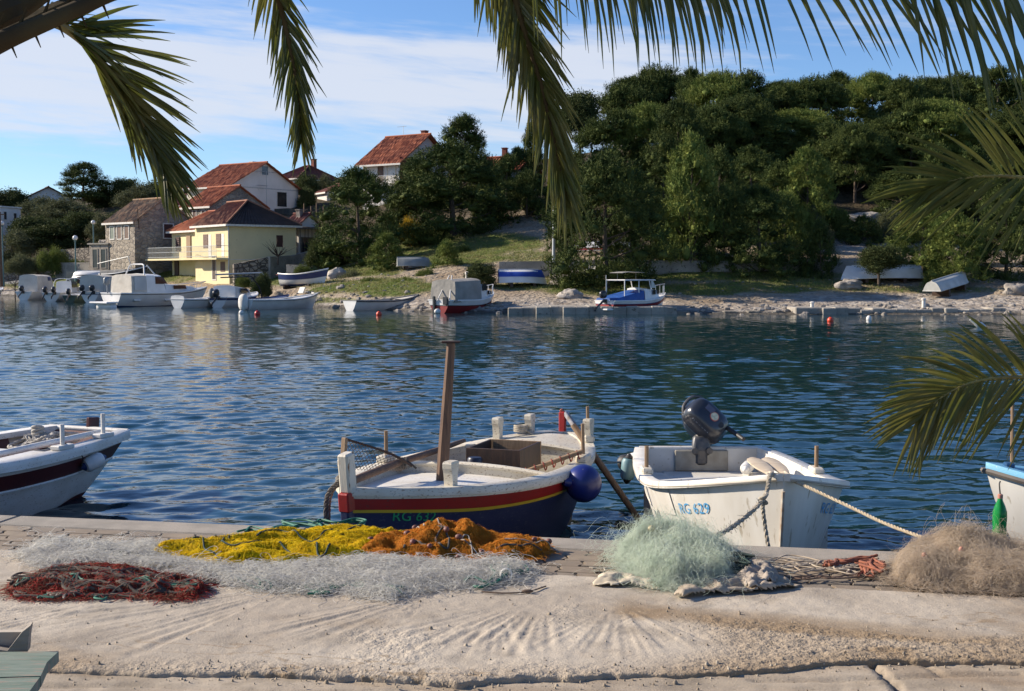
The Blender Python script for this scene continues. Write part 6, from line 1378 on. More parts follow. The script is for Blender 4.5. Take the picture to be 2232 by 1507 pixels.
# j: red and white boat under the grey tarp
j = FB('red_cabin_boat', 'red and white cabin boat with a grey tarp over its cockpit', (957, 69.6), (1076, 73.6), 2.0, .74, .72, 1.12, draft=.28, ws=.80, rake=.5); j.hull(M_BRED, [(.66, .70, M_BLKB, 'black_line'), (.70, 1.0, M_BWHITE, 'white_topside')], gun=M_BWHITE, deckm=M_BWHITE, deck=(.55, .985, .03))
j.house(.06, .58, 1.85, 1.55, 1.86, 1.93, M_GCANV, 'tarp', .10, .05, drop=.12); j.house(.56, .70, 1.45, 1.35, 1.75, 1.55, M_BWHITE, 'wheelhouse', 0, .12); j.house(.68, .88, 1.35, .7, 1.35, 1.25, M_BWHITE, 'cuddy', 0, .15)
j.pane(.60, .68, -.74, 1.25, 1.62, M_GLASS, 'side_window'); j.pane(.72, .76, -.66, 1.02, 1.24, M_GLASS, 'port_light', -.62); j.pane(.785, .825, -.60, 1.02, 1.22, M_GLASS, 'port_light', -.53)
j.rail_bow(.86, .48, m=M_BWHITE)
for s_ in (-.55, .35): j.pole('tarp_pole', [(-.1, s_ - .3, .7), (j.L * .20, s_ * .2, 2.12)], .035, M_TRIM)
mb = MB(); mb.box((-.08, .30, .45), (.12, .16, 1.0), None, 1, .02); mb.box((-.1, -.55, .7), (.12, .34, .45), None, 1, .03); mb.build('rudder', M_BLKB, j.R)
mb = MB(); mb.ball((-.55, -.35, .12), (.22, .16, .16), 12, 8); tag(mb.build('stern_float', M_FWHITE, j.R, True)); mb = MB(); p = j.H.pt(.5, .45, -1, .1); mb.tube([p - Vector((.2, 0, .1)), p + Vector((.2, 0, .1))], .08, 8); mb.build('side_fender', M_GCANV, j.R, True)
# k: small hardtop boat
k = FB('hardtop_boat', 'small white hardtop cabin boat with red stripe and blue cockpit cover', (1318, 68.8), (1450, 72.0), 1.95, .72, .72, 1.10, draft=.28, ws=.82, rake=.55); k.hull(M_BWHITE, [(.62, .78, M_BRED, 'red_stripe'), (.78, .82, M_BNAVY, 'thin_line'), (.13, .18, M_BNAVY, 'boot_stripe')], deck=(.50, .985, .03))
k.house(.03, .48, 1.7, 1.6, .86, 1.30, M_BTARP, 'cockpit_cover', 0, .0, drop=.02); k.house(.50, .78, 1.5, 1.1, 1.42, 1.30, M_BWHITE, 'cuddy', 0, .18)
mb = MB(); mb.box((k.L * .42, 0, 1.86), (k.L * .52, 1.55, .07), None, .97, .03); mb.build('hardtop', M_BWHITE, k.R)
for tt, yy in ((.17, -.72), (.17, .72), (.40, -.72), (.60, -.72), (.60, .72)): k.pole('top_post', [(k.L * tt, yy, .7 if tt < .5 else 1.3), (k.L * (tt - (.0 if tt < .5 else .03)), yy, 1.84)], .03, M_BWHITE)
k.pane(.60, .68, -.73, 1.42, 1.82, mat('pale_windscreen', (.30, .33, .34), (.2, .23, .25), rough=.1, scale=2), 'windscreen', dt=.05); k.pane(.64, .70, -.68, 1.04, 1.30, M_GLASS, 'port_light', -.62); k.pane(.73, .77, -.585, 1.06, 1.28, M_GLASS, 'port_light', -.53); k.outboard(-.1, .3); k.rail_bow(.86, .55); k.pole('aerial', [(k.L * .16, .7, .7), (k.L * .16, .7, 2.15)], .02, M_TIN)
mb = MB(); mb.box((-.28, 0, .25), (.5, 1.5, .10), None, 1, .03); mb.build('swim_platform', M_BWHITE, k.R)
p = k.H; k2 = MB(); k2.sheet(lambda u, v: Vector((k.L * (.18 + .36 * u), -.5 + v, 2.28 + .06 * math.sin(u * 3))), 6, 3, .02); k2.tube([(k.L * .2, 0, 1.9), (k.L * .2, 0, 2.27)], .015, 4); k2.tube([(k.L * .5, 0, 1.9), (k.L * .5, 0, 2.27)], .015, 4); k2.build('sun_shade', M_GCANV, k.R)
# upturned boats ashore
def upturned(label, px0, px1, D0, D1, B, hgt, m, bands=(), lift=.12, roll=0.0, pitch=0.0, ws=.6, name='upturned_boat'):
    a = Vector(((px0 - CX) / F * D0, D0, 0)); b = Vector(((px1 - CX) / F * D1, D1, 0)); loc, rz, L = heading_frame(a, b); mid = (a + b) / 2
    g_ = tz(mid.x, mid.y); R = thing(name, label, 'boat', (mid.x, mid.y, g_ + lift), rz, 'boats lying ashore'); R.rotation_euler = (roll, pitch, rz)
    H = Hull(L, B, hgt, hgt * .96, hgt * 1.12, .02, ws=ws, tm=.5, pb=2.4, rake=.35, e0=.36, e1=.7, bowup=.8); inv = lambda p: Vector((p.x - L / 2, -p.y, hgt - p.z))
    class Fl(MB):
        def grid(s, fn, nu, nv, flip=False): return MB.grid(s, lambda u, v: inv(fn(u, v)), nu, nv, flip)
        def tube(s, pts, r, n=8, cap=True, closed=False): return MB.tube(s, [inv(Vector(p)) for p in pts], r, n, cap, closed)
    mb = Fl(); H.shell(mb, 0, 1, nt=24, nv=8); H.transom(mb, 0, n=6); h_ = mb.build('hull', m, R, 60)
    for (v0, v1, mm, nm_) in bands: mb = Fl(); H.shell(mb, v0, v1, .008, nt=24, nv=3); H.transom(mb, .01, v0, v1, 3); mb.build(nm_, mm, h_, 60)
    mb = Fl(); mb.tube([H.pt(i / 24, 1, 1) for i in range(25)], .035, 6); mb.tube([H.pt(i / 24, 1, -1) for i in range(25)], .035, 6); mb.tube([H.pt(0, 1, -1), H.pt(0, 1, 1)], .035, 6); mb.build('gunwale', m, R, True)
    mb = Fl(); mb.tube([H.pt(i / 20 * .93, 0, 1) + Vector((0, 0, -.02)) for i in range(21)], .03, 6); mb.build('keel', m, R, True)
    mb = MB(); mb.box((-L * .25, 0, -lift / 2 - .05), (.2, B * .8, lift + .1)); mb.build('chock', M_WOODD, R); mb = MB(); mb.box((L * .22, 0, -lift / 2 - .05), (.2, B * .7, lift + .1)); mb.build('chock', M_WOODD, R)
    return R
upturned('grey upturned rowing boat in the dappled grass of the bank', 866, 944, 90, 90.5, 1.4, .62, mat('grey_boat_paint', (.27, .28, .27), (.20, .21, .20), rough=.7, scale=1.5))
upturned('upturned white boat with bright blue bottom before the low wall', 1086, 1192, 79.6, 80, 1.7, .82, M_BWHITE, [(0, .55, mat('boat_bright_blue', (.03, .08, .40), (.025, .06, .30), rough=.45, scale=1), 'blue_bottom')], .20)
upturned('white upturned boat under the low branches of the big front pine', 1398, 1264, 80.8, 80.6, 1.7, .75, M_BWHITE, lift=.2)
upturned('white upturned boat on the path above the wall behind the big pine', 1252, 1390, 88.5, 88, 1.7, .62, M_BWHITE, [(.7, 1, M_BRED, 'red_sheer')], .1)
upturned('long white upturned boat in the shade under the right hand pines', 2004, 1832, 79.5, 79, 1.9, .78, M_BWHITE, lift=.22)
upturned('small grey white boat propped bottom up at the edge of the right beach', 2030, 2108, 73.4, 76.6, 1.35, .58, mat('dirty_white_hull', (.50, .50, .47), (.36, .36, .34), rough=.7, scale=1.5), lift=.5, pitch=-.14, ws=.85)
upturned('long white hull lying on the shore wall behind the lamp', 226, 158, 116, 116, 2.0, .55, M_BWHITE, [(.62, .8, M_BLKB, 'dark_band')], .5)
# boat on a trailer
tp = on_ground(270, 110); T_ = FB('trailer_boat', 'black hulled boat with white deck standing high on a trailer', (228, 110.5), (326, 108.5), 1.7, .95, .82, 1.15, z=tp.z + .75, draft=.1, ws=.7, pitch=-.10, rake=.7); T_.hull(M_BWHITE, [(.52, .95, M_BLKB, 'black_topside')], gun=M_BWHITE); T_.house(.05, .62, 1.4, 1.2, 1.25, 1.1, M_GCANV, 'boat_cover', 0, .2); T_.pole('stern_mast', [(T_.L * .66, 0, .9), (T_.L * .60, 0, 2.25)], .035, M_METAL); T_.pole('boom', [(T_.L * .60, 0, 2.2), (-.6, .1, 1.95)], .03, M_METAL)
TR = thing('boat_trailer', 'two wheeled trailer under the black hulled boat', 'trailer', (tp.x, tp.y, tp.z)); mb = MB(); dv = Vector((1, -.02, 0)); mb.box((0, 0, .55), (3.4, .12, .1)); mb.box((0, .5, .55), (3.0, .1, .1)); mb.box((-.6, 0, .68), (.1, 1.4, .12)); mb.box((.8, 0, .68), (.1, 1.4, .12)); mb.build('frame', M_METAL, TR)
for yy in (-.75, .75): mb = MB(); mb.tube([(0, yy - .09, .32), (0, yy + .09, .32)], .32, 18); w_ = mb.build('wheel', M_BLK, TR, 40); mb = MB(); mb.tube([(0, yy - .1, .32), (0, yy + .1, .32)], .16, 12); mb.build('rim', M_METAL, w_, 40)
# buoys, bollards
def buoy(px, py, r, m, label, cone=False, ex=1.1):
    p = gz(px, py, .0); T = thing('mooring_buoy', label, 'buoy', (p.x, p.y, r * .45), 0, 'mooring buoys'); mb = MB()
    if cone: mb.lathe([(.02, -.3), (r * .8, -.15), (r, 0), (r * .7, .22), (.03, .52)], 14, Matrix.Rotation(-1.05, 4, 'Y')); mb.build('body', m, T, True)
    else: mb.ball((0, 0, 0), (r, r, r * ex), 16, 10); mb.build('body', m, T, True)
    mb = MB(); mb.tube([Vector((.03 * math.cos(t), 0, r * ex + .02 + .03 * math.sin(t))) for t in [q * PI / 5 for q in range(10)]], .01, 5, closed=True); mb.build('eye', M_IRON, T)
M_OR = mat('orange_buoy', (.62, .06, .02), (.5, .05, .02), rough=.4, scale=5)
buoy(561, 687, .16, mat('red_buoy', (.42, .02, .02), (.3, .02, .02), rough=.4, scale=5), 'dark red ball buoy before the long white boat'); buoy(826, 688, .15, M_OR, 'red ball buoy in front of the grey rimmed boat'); buoy(1810, 702, .15, M_OR, 'orange ball buoy off the long stone quay at right'); buoy(1894, 698, .13, M_FWHITE, 'white buoy right of the orange one', False, 1.3); buoy(2137, 714, .16, M_FWHITE, 'white cone shaped buoy tilted in the water behind the palm frond', True); buoy(526, 684, .13, M_FWHITE, 'small white buoy at the stern of the long white boat'); buoy(53, 646, .14, M_FWHITE, 'tiny pale buoy at the far left boats')
for px, D, h_, lab in ((2013, 68.6, .56, 'white bollard on the long stone quay'), (1770, 68.4, .36, 'short pale bollard on the rounded end of the stone quay'), (1018 , 79.5, 1.0, 'thin white post on the bank behind the red boat')):
    T = thing('bollard', lab, 'bollard', ((px - CX) / F * D, D, max(.30, tz((px - CX) / F * D, D)))); mb = MB(); mb.lathe([(.11, -.1), (.10, h_ * .8), (.13, h_ * .85), (.13, h_), (.05, h_ + .03)], 12); mb.build('post', M_TRIM, T, 30); mb = MB(); mb.lathe([(.17, -.06), (.17, .03), (.12, .05)], 12); mb.build('foot', M_CONC, T, 30)
# ================================================================ TREES
def foliage(name, c1, c2, trans=.25, rand=.12, tip=None):
    m = mat(name, c1, c2, rough=.75, scale=.9, detail=3, spec=.12, trans=trans, rand=rand, lo=.35, hi=.65); return m
F_PINE = foliage('pine_needles', (.028, .050, .015), (.098, .120, .030), .06)
F_PINEL = foliage('young_pine_needles', (.066, .105, .024), (.18, .205, .048), .10)
F_DARK = foliage('evergreen_leaves', (.046, .064, .022), (.080, .095, .034), .18)
F_OLIVE = foliage('olive_leaves', (.085, .095, .048), (.13, .138, .070), .2)
F_SHRUB = foliage('shrub_leaves', (.075, .105, .022), (.125, .150, .040))
F_YEL = foliage('yellow_blossom', (.50, .30, .02), (.20, .18, .03))
M_BARK = mat('pine_bark', (.13, .095, .07), (.07, .05, .038), rough=.95, scale=6, stretch=(3, 3, .7), bump=.03, bscale=10)
def rand_dirs(rng, n):
    v = rng.normal(size=(n, 3)); return v / np.linalg.norm(v, axis=1, keepdims=True)
def crown_mesh(name, m, clusters, per_m2, length, width, blades, up, seed, spread=.55, leafy=False, core=.48, shoot=0.0):
    rng = np.random.default_rng(seed); P = []; Dn = []
    for (c, r) in clusters:
        r = np.asarray(r); n = max(12, int(per_m2 * 4 * np.mean(r) ** 2 * 3.14 * .8)); d = rand_dirs(rng, n); d = d[d[:, 2] > -.75]
        k = rng.uniform(.55, 1.22, (len(d), 1)); P.append(np.asarray(c) + d * r * k); Dn.append(d)
    P = np.concatenate(P); Dn = np.concatenate(Dn); n = len(P)
    ax = Dn * .75 + np.array([0, 0, up]) + rng.normal(0, .25, (n, 3)); ax /= np.linalg.norm(ax, axis=1, keepdims=True)
    P = np.repeat(P, blades, 0); ax = np.repeat(ax, blades, 0); N_ = len(P)
    if shoot: P = P + ax * shoot * rng.uniform(-.25, 1, (N_, 1)) * np.repeat(rng.uniform(.45, 1.25, (n, 1)), blades, 0)
    a = ax + rng.normal(0, spread, (N_, 3)); a /= np.linalg.norm(a, axis=1, keepdims=True); s = np.cross(a, rand_dirs(rng, N_)); s /= np.linalg.norm(s, axis=1, keepdims=True) + 1e-9
    l = (length * rng.uniform(.6, 1.25, (N_, 1))); w = width * rng.uniform(.7, 1.3, (N_, 1))
    if leafy:
        P = P + rng.normal(0, length * .9, P.shape); V = np.stack([P, P + a * l * .5 + s * w, P + a * l, P + a * l * .5 - s * w], 1).reshape(-1, 3)
    else: V = np.stack([P - s * w * .35, P + a * l * .55 - s * w * .0 + s * w, P + a * l, P + a * l * .45 - s * w], 1).reshape(-1, 3)
    Fq = np.arange(N_ * 4).reshape(-1, 4)
    # opaque heart of every cluster
    CV = []; CF = []; o = N_ * 4; nn, mm = 8, 5
    for (c, r) in clusters:
        r = np.asarray(r) * core; th = np.linspace(0, PI, mm + 1)[:, None]; ph = (np.arange(nn) * 2 * PI / nn)[None, :]
        q = np.stack([np.sin(th) * np.cos(ph), np.sin(th) * np.sin(ph), np.cos(th) * np.ones_like(ph)], -1).reshape(-1, 3); q = q * rng.uniform(.75, 1.2, (len(q), 1)); CV.append(np.asarray(c) + q * r)
        for i in range(mm):
            for k in range(nn): CF.append((o + i * nn + k, o + i * nn + nn + k, o + i * nn + nn + (k + 1) % nn, o + i * nn + (k + 1) % nn))
        o += len(q)
    return npmesh(name, np.concatenate([V] + CV), np.concatenate([Fq, np.array(CF)]), m)
def skeleton(clusters, H, seed, r0, lean=(0, 0), nb=16):
    rr = random.Random(seed); mb = MB(); top = H * .82; pts = [Vector((lean[0] * u + .12 * math.sin(u * 5 + seed), lean[1] * u + .10 * math.cos(u * 4 + seed), top * u - .5 * (u == 0))) for u in [k / 7 for k in range(8)]]
    mb.tube(pts, [r0 * (1 - .78 * k / 7) for k in range(8)], 8)
    for (c, r) in rr.sample(clusters, min(nb, len(clusters))):
        c = Vector(c); u = min(.95, max(.12, (c.z - 1.6) / top)); i = min(6, int(u * 7)); b = lerp(pts[i], pts[i + 1], u * 7 - i); mb.tube([b, lerp(b, c, .5) + Vector((0, 0, -.15)), c], [r0 * .35 * (1.1 - u), r0 * .22, r0 * .08], 5)
    return mb
def pine_clusters(kind, seed):
    rr = random.Random(seed); C = []
    if kind == 'full':                      # broad, clothed nearly to the ground
        for k in range(115):
            u = rr.random() ** .9; z = lerp(.35, 9.5, u); R = 4.1 * (1 - u ** 2.2) ** .6 * (.72 + .28 * min(1, u * 4)); a = rr.uniform(0, 2 * PI); q = R * (rr.uniform(.45, 1.06) if u < .9 else rr.random()); r = rr.uniform(.35, 1.05) * (1 - .25 * u)
            C.append(((q * math.cos(a), q * math.sin(a), z), (r * 1.15, r * 1.15, r * .8)))
        C.append(((0, 0, 9.3), (.7, .7, .7)))
    elif kind == 'umbrella':                # flat topped crown on a bare stem, in cloud-like pads
        for k in range(70):
            a = rr.uniform(0, 2 * PI); q = 4.4 * math.sqrt(rr.random()); z = 9.0 - (q / 4.4) ** 2 * 2.6 + rr.uniform(-1.1, .45); r = rr.uniform(.4, 1.1)
            C.append(((q * math.cos(a), q * math.sin(a), z), (r * 1.3, r * 1.3, r * .7)))
        for k in range(46): a = rr.uniform(0, 2 * PI); q = rr.uniform(1.2, 4.2); r = rr.uniform(.5, .95); C.append(((q * math.cos(a), q * math.sin(a), rr.uniform(2.2, 7.2)), (r * 1.3, r * 1.3, r * .7)))
    elif kind == 'young':                   # pointed, with upward candles
        for k in range(80):
            u = rr.random() ** .9; z = lerp(.9, 9.3, u); R = 3.0 * (1 - u) ** .62 + .35; a = rr.uniform(0, 2 * PI); q = R * rr.uniform(.4, 1.05); r = rr.uniform(.45, .85) * (1 - .3 * u)
            C.append(((q * math.cos(a), q * math.sin(a), z), (r * .9, r * .9, r * 1.1)))
        for k in range(12): a = rr.uniform(0, 2 * PI); q = rr.uniform(.3, 2.2); C.append(((q * math.cos(a), q * math.sin(a), 9.6 - q * 1.7), (.28, .28, .75)))
    elif kind == 'round':                   # broadleaf evergreen
        for k in range(46):
            d = rand_dirs(np.random.default_rng(seed * 100 + k), 1)[0]; q = rr.uniform(.5, 1.0); r = rr.uniform(.8, 1.3); C.append(((d[0] * 3.4 * q, d[1] * 3.4 * q, 5.4 + d[2] * 3.5 * q), (r, r, r * .85)))
    elif kind == 'shrub':                   # low dome from the ground
        for k in range(30):
            d = rand_dirs(np.random.default_rng(seed * 100 + k), 1)[0]; q = rr.uniform(.45, 1.0); r = rr.uniform(.20, .36); C.append(((d[0] * .8 * q, d[1] * .8 * q, .12 + abs(d[2]) * .75 * q), (r, r, r * .85)))
    return C
PROTO = {}
def proto(key, kind, seed, m, per, ln, wd, bl, up, r0, name, leafy=False, spread=.55, lean=(0, 0)):
    C = pine_clusters(kind, seed); H = 1.0 if kind == 'shrub' else 10.0
    T = bpy.data.objects.new(name, None); COL.objects.link(T)
    cr = crown_mesh('crown', m, C, per, ln, wd, bl, up, seed, spread, leafy, .54 if kind in ('full', 'umbrella', 'young') else .5, {'full': .55, 'umbrella': .50, 'young': .62}.get(kind, 0)); cr.parent = T
    if kind == 'shrub': mb = MB(); [mb.tube([(0, 0, -.1), (.2 * math.cos(a), .2 * math.sin(a), .45)], [.05, .02], 5) for a in (0, 2, 4)]; mb.build('stem', M_BARK, T)
    else: skeleton(C, H, seed, r0, lean).build('trunk', M_BARK, T, 60)
    PROTO[key] = [T, False, H]
proto('full1', 'full', 1, F_PINE, 11.5, .26, .027, 10, 0.80, .26, 'pine_tree'); proto('full2', 'full', 2, F_PINE, 11.5, .26, .027, 10, 0.80, .26, 'pine_tree')
proto('umb1', 'umbrella', 3, F_PINE, 11.5, .26, .027, 10, 1.15, .24, 'pine_tree', lean=(.5, .2)); proto('umb2', 'umbrella', 4, F_PINE, 11.5, .26, .027, 10, 1.15, .24, 'pine_tree', lean=(-.6, .1)); proto('umbl', 'umbrella', 9, F_PINEL, 11.5, .26, .027, 10, 1.15, .24, 'pine_tree', lean=(.3, .1))
proto('young1', 'young', 5, F_PINEL, 11.5, .26, .027, 10, 1.05, .16, 'pine_tree'); proto('young2', 'young', 6, F_PINEL, 11.5, .26, .027, 10, 1.05, .16, 'pine_tree'); proto('youngd', 'young', 12, F_PINE, 11.5, .26, .027, 10, 1.05, .16, 'pine_tree')
proto('fulll', 'full', 13, F_PINEL, 11.5, .26, .027, 10, 0.85, .24, 'pine_tree')
proto('ever1', 'round', 7, F_DARK, 9, .30, .085, 5, .4, .22, 'evergreen_tree', True); proto('ever2', 'round', 8, F_DARK, 9, .30, .085, 5, .4, .22, 'evergreen_tree', True); proto('olive', 'round', 10, F_OLIVE, 8, .34, .055, 6, .4, .2, 'olive_tree', True)
proto('shrub1', 'shrub', 11, F_SHRUB, 260, .10, .016, 4, .5, .05, 'shrub', True); proto('shrub2', 'shrub', 14, F_OLIVE, 260, .10, .014, 4, .5, .05, 'shrub', True); proto('shrubd', 'shrub', 15, F_DARK, 260, .10, .016, 4, .5, .05, 'shrub', True); proto('yel', 'shrub', 16, F_YEL, 240, .11, .022, 4, .5, .05, 'flowering_shrub', True)
TR_R = random.Random(77)
def tree(key, px, top, D, wpx, label, cat='tree', group=None, base=None, rot=None):
    """px centre, top pixel row, depth, crown width in pixels"""
    p = on_ground(px, D)
    if base is not None: p.z = at(px, base, D).z
    h = at(px, top, D).z - p.z; T, used, H = PROTO[key]
    o = T if not used else copy_tree(T); PROTO[key][1] = True
    wn = {'f': 8.6, 'u': 9.6, 'y': 6.2, 'e': 8.4, 'o': 8.4, 's': 2.0}['s' if key[0] == 's' or key == 'yel' else key[0]]
    w = wpx / F * D / wn; o.location = p; o.scale = (w, w, max(.05, h / H)); o.rotation_euler = (0, 0, rot if rot is not None else TR_R.uniform(0, 6.28)); tag(o, label, cat, group); return o
# left background
tree('full2', 188, 354, 168, 122, 'tall dark pine with rounded crown on the left skyline', base=440)
for px, top, D, w, key, lab in ((22, 405, 185, 110, 'ever1', 'dark round tree at the left end of the skyline'), (95, 428, 158, 120, 'olive', 'grey green tree under the dark roofed far house'), (70, 462, 138, 120, 'ever2', 'dark evergreen tree beside the flat roofed white house'),
                                (150, 432, 145, 150, 'olive', 'wide grey green tree in the dark wood behind the globe lamps'), (30, 500, 134, 110, 'olive', 'grey green tree by the left edge above the road wall'), (125, 470, 137, 150, 'ever1', 'big dark evergreen tree behind the globe lamps'), (185, 455, 140, 110, 'ever2', 'dark evergreen tree left of the stone house'),
                                (232, 402, 172, 100, 'ever1', 'dark round tree below the tall skyline pine'), (278, 382, 170, 90, 'ever2', 'round dark tree right of the skyline pine'), (305, 398, 160, 110, 'olive', 'grey green tree behind the lichen covered roof'), (352, 388, 172, 90, 'ever1', 'dark tree behind the hanging palm tip'), (398, 388, 175, 90, 'ever2', 'dark tree at the skyline left of the white house'),
                                (228, 462, 132, 70, 'olive', 'pale olive tree beside the old stone house'), (262, 455, 150, 90, 'ever1', 'dark tree behind the old stone house'), (672, 372, 150, 66, 'ever1', 'dark tree before the far hipped house'), (706, 380, 152, 60, 'olive', 'grey green tree right of the far hipped house'), (742, 384, 150, 60, 'ever2', 'round dark tree above the small white house'), (672, 402, 140, 50, 'ever2', 'dark bush like tree beside the white house gable'),
                                (1000, 345, 140, 90, 'ever1', 'dark tree behind the central pines'), (1075, 350, 145, 70, 'ever2', 'dark tree left of the terrace house')):
    tree(key, px, top, D, w, lab, base=None if D < 139 else top + 90)
tree('shrub1', 118, 540, 124, 62, 'rounded green shrub by the road at left', 'shrub', base=592); tree('shrub2', 48, 556, 124, 70, 'pale grey shrub above the roadside wall at left', 'shrub', base=594); tree('shrub2', 84, 560, 126, 40, 'small pale shrub near the whitish boulder', 'shrub', base=592)
tree('shrub1', 170, 566, 126, 40, 'low green bush beside the nearest globe lamp', 'shrub', base=590)
# central pines
tree('full1', 783, 368, 102, 215, 'dark dense pine right of the yellow house', base=592); tree('full2', 985, 312, 106.5, 290, 'broad pine in front of the balcony house', base=536); tree('full1', 1012, 254, 122, 160, 'tall pine rising behind the broad central pine', base=470); tree('full2', 905, 345, 108, 140, 'pine at the left side of the broad central pine', base=538)
tree('shrubd', 694, 530, 102, 64, 'dark round bush at the foot of the dark dense pine', 'shrub', base=580); tree('shrubd', 722, 544, 103, 60, 'second dark bush under the dark dense pine', 'shrub', base=588)
tree('young1', 842, 508, 92, 100, 'small bright pine with forked trunk on the bank', base=612); tree('young2', 975, 524, 89, 78, 'bushy young pine behind the grey tarp boat', base=612); tree('ever1', 1050, 566, 79.5, 84, 'small dark leafy tree between the red boat and the blue upturned boat', base=642)
tree('yel', 892, 478, 105, 48, 'bush with bright yellow leaves on the slope', 'shrub', base=520)
for px, top, D, w, k_, lab, bs in ((660, 578, 95, 44, 'shrub1', 'bright young shrub beside the short wall', 606), (572, 604, 90, 48, 'shrubd', 'low dark bush before the yellow house boats', 645), (770, 590, 92, 70, 'shrub2', 'pale straggly shrub right of the beached boat', 628), (815, 606, 86, 64, 'shrub1', 'green bush below the small bright pine', 640), (885, 606, 84, 60, 'shrub1', 'grassy bush in front of the grey upturned boat', 646), (925, 585, 86, 46, 'shrub1', 'green bush beside the grey upturned boat', 622), (940, 552, 98, 60, 'shrub2', 'dry grey shrub high on the bank', 578), (1000, 536, 98, 64, 'shrub1', 'green shrub on the path edge above the bank', 562), (1075, 536, 100, 56, 'shrub1', 'low green shrub on the gravel slope', 556),
                                   (1130, 515, 104, 74, 'shrub1', 'green shrub under the shaded terrace wall', 532), (858, 536, 98, 50, 'shrub2', 'grey shrub behind the small bright pine', 572), (530, 602, 98, 40, 'shrub1', 'small green shrub by the garden wall foot', 625), (745, 612, 88, 40, 'shrub2', 'small pale shrub beside the tilted boulder', 636), (1030, 588, 84, 40, 'shrubd', 'dark low bush behind the red boat', 612)):
    tree(k_, px, top, D, w, lab, 'shrub', 'shrubs on the bank', bs)
tree('full2', 1150, 372, 109, 140, 'broad dark pine behind the lower tip of the hanging palm frond', base=522); tree('full1', 1105, 338, 117, 110, 'dark pine above the shaded terrace wall', base=482); tree('ever1', 1060, 440, 111, 80, 'dark leafy tree at the end of the dry stone terrace', base=512); tree('ever2', 1172, 440, 112, 70, 'dark leafy tree right behind the tall lamp post', base=510)
for px, top, D, w, lab in ((850, 470, 110, 70, 'dark bush under the broad central pine, at its left'), (930, 486, 111, 76, 'dark bush right of the yellow bush on the terrace'), (1010, 488, 110, 60, 'low dark bush on the terrace under the tall pine'), (1075, 492, 109, 70, 'dark bush at the right end of the dry stone terrace'), (885, 500, 106, 80, 'dark bush around the yellow bush on the slope'), (1150, 486, 109, 60, 'dark bush by the stone terrace below the palm tip')): tree('shrubd', px, top, D, w, lab, 'shrub', base=524)
# right: shore pines
tree('full2', 1320, 332, 78.6, 262, 'big pine with branches down to the grass right of the tall lamp', base=636); tree('full1', 1225, 430, 84, 76, 'low pine limb crown just right of the tall lamp', base=590); tree('full1', 1375, 420, 84, 150, 'pine close behind the hardtop boat', base=625)
tree('young1', 1505, 292, 83, 165, 'tall light green pine with two thin trunks on the grass', base=612); tree('youngd', 1575, 405, 82.5, 110, 'narrow pine beside the thin trunks', base=610); tree('full1', 1652, 408, 82, 205, 'wide dark pine with thick trunk on the shore', base=614); tree('young2', 1708, 415, 85, 130, 'bright pointed pine behind the wide dark pine', base=600)
tree('youngd', 1786, 478, 81, 90, 'small dark pine with candle like tips', base=632); tree('fulll', 2010, 452, 81, 170, 'bright bushy pine over the white upturned boats', base=612); tree('fulll', 2075, 462, 77.8, 150, 'bright pine in front of the propped boat', base=632); tree('full2', 2190, 440, 80, 170, 'dark pine at the right edge above the beach', base=640); tree('ever2', 1915, 528, 77.2, 115, 'dark leafy tree hiding the middle of the long upturned boat', base=616)
tree('full2', 1880, 470, 90, 110, 'dark pine on the slope behind the long wall', base=590); tree('youngd', 1440, 470, 86, 90, 'narrow dark pine behind the hardtop boat', base=612)
for px, D, w, top in ((1482, 81.0, .5, 560), (1516, 80.0, .5, 560), (1574, 81.5, .5, 556)): pass
# hillside wood
G1, G2, G3 = 'pines along the hilltop skyline', 'pines in the middle of the wooded hill', 'pines on the lower wooded hill'
rr = random.Random(21)
sky_y = [(1240, 190), (1290, 196), (1370, 170), (1430, 148), (1500, 150), (1590, 145), (1650, 168), (1740, 168), (1830, 160), (1880, 150), (1960, 172), (2050, 158), (2140, 150), (2230, 160), (2330, 160)]
tree('ever2', 1262, 186, 128, 112, 'dark round tree at the left end of the wooded hill, behind the palm frond', base=330); tree('full2', 1160, 262, 124, 60, 'pine at the left end of the wooded hill beside the palm frond', base=420); tree('full1', 1128, 322, 122, 90, 'dark pine half covering the terrace house', base=440); tree('full1', 1290, 262, 112, 120, 'pine below the dark round tree on the wooded hill', base=430)
k_ = 0; px = 1375
while px < 2380:
    top = np.interp(px, [s[0] for s in sky_y], [s[1] for s in sky_y]) + rr.uniform(-6, 8); D = rr.uniform(122, 140); tree(('umb1', 'umb2', 'full1', 'umbl', 'full2')[k_ % 5], px, top, D, rr.uniform(120, 165), 'pine in the closed row along the hilltop skyline', group=G1); k_ += 1; px += rr.uniform(52, 78)
px = 1340
while px < 2380:
    tree(('umb2', 'full1', 'umbl', 'full2', 'umb1')[k_ % 5], px, rr.uniform(205, 275), rr.uniform(104, 118), rr.uniform(135, 185), 'pine in the thick middle belt of the wooded hill', group=G2); k_ += 1; px += rr.uniform(50, 76)
px = 1370
while px < 2380:
    if not 1790 < px < 1930: tree(('full2', 'youngd', 'full1', 'full2', 'fulll', 'young2', 'full1')[k_ % 7], px, rr.uniform(310, 390), rr.uniform(90, 102), rr.uniform(110, 165), 'pine on the lower slope of the wooded hill', group=G3)
    k_ += 1; px += rr.uniform(56, 84)
for i in range(24):
    px = rr.uniform(1400, 2260); D = rr.uniform(86, 96); tree(('shrubd', 'shrub1', 'shrub2')[i % 3], px, 0, D, rr.uniform(40, 80), 'bush in the undergrowth below the hillside pines', 'shrub', 'undergrowth bushes on the hill').scale.z = rr.uniform(1.0, 2.2)
for k, v in PROTO.items():
    if not v[1]:
        for ch in list(v[0].children): bpy.data.objects.remove(ch)
        bpy.data.objects.remove(v[0])
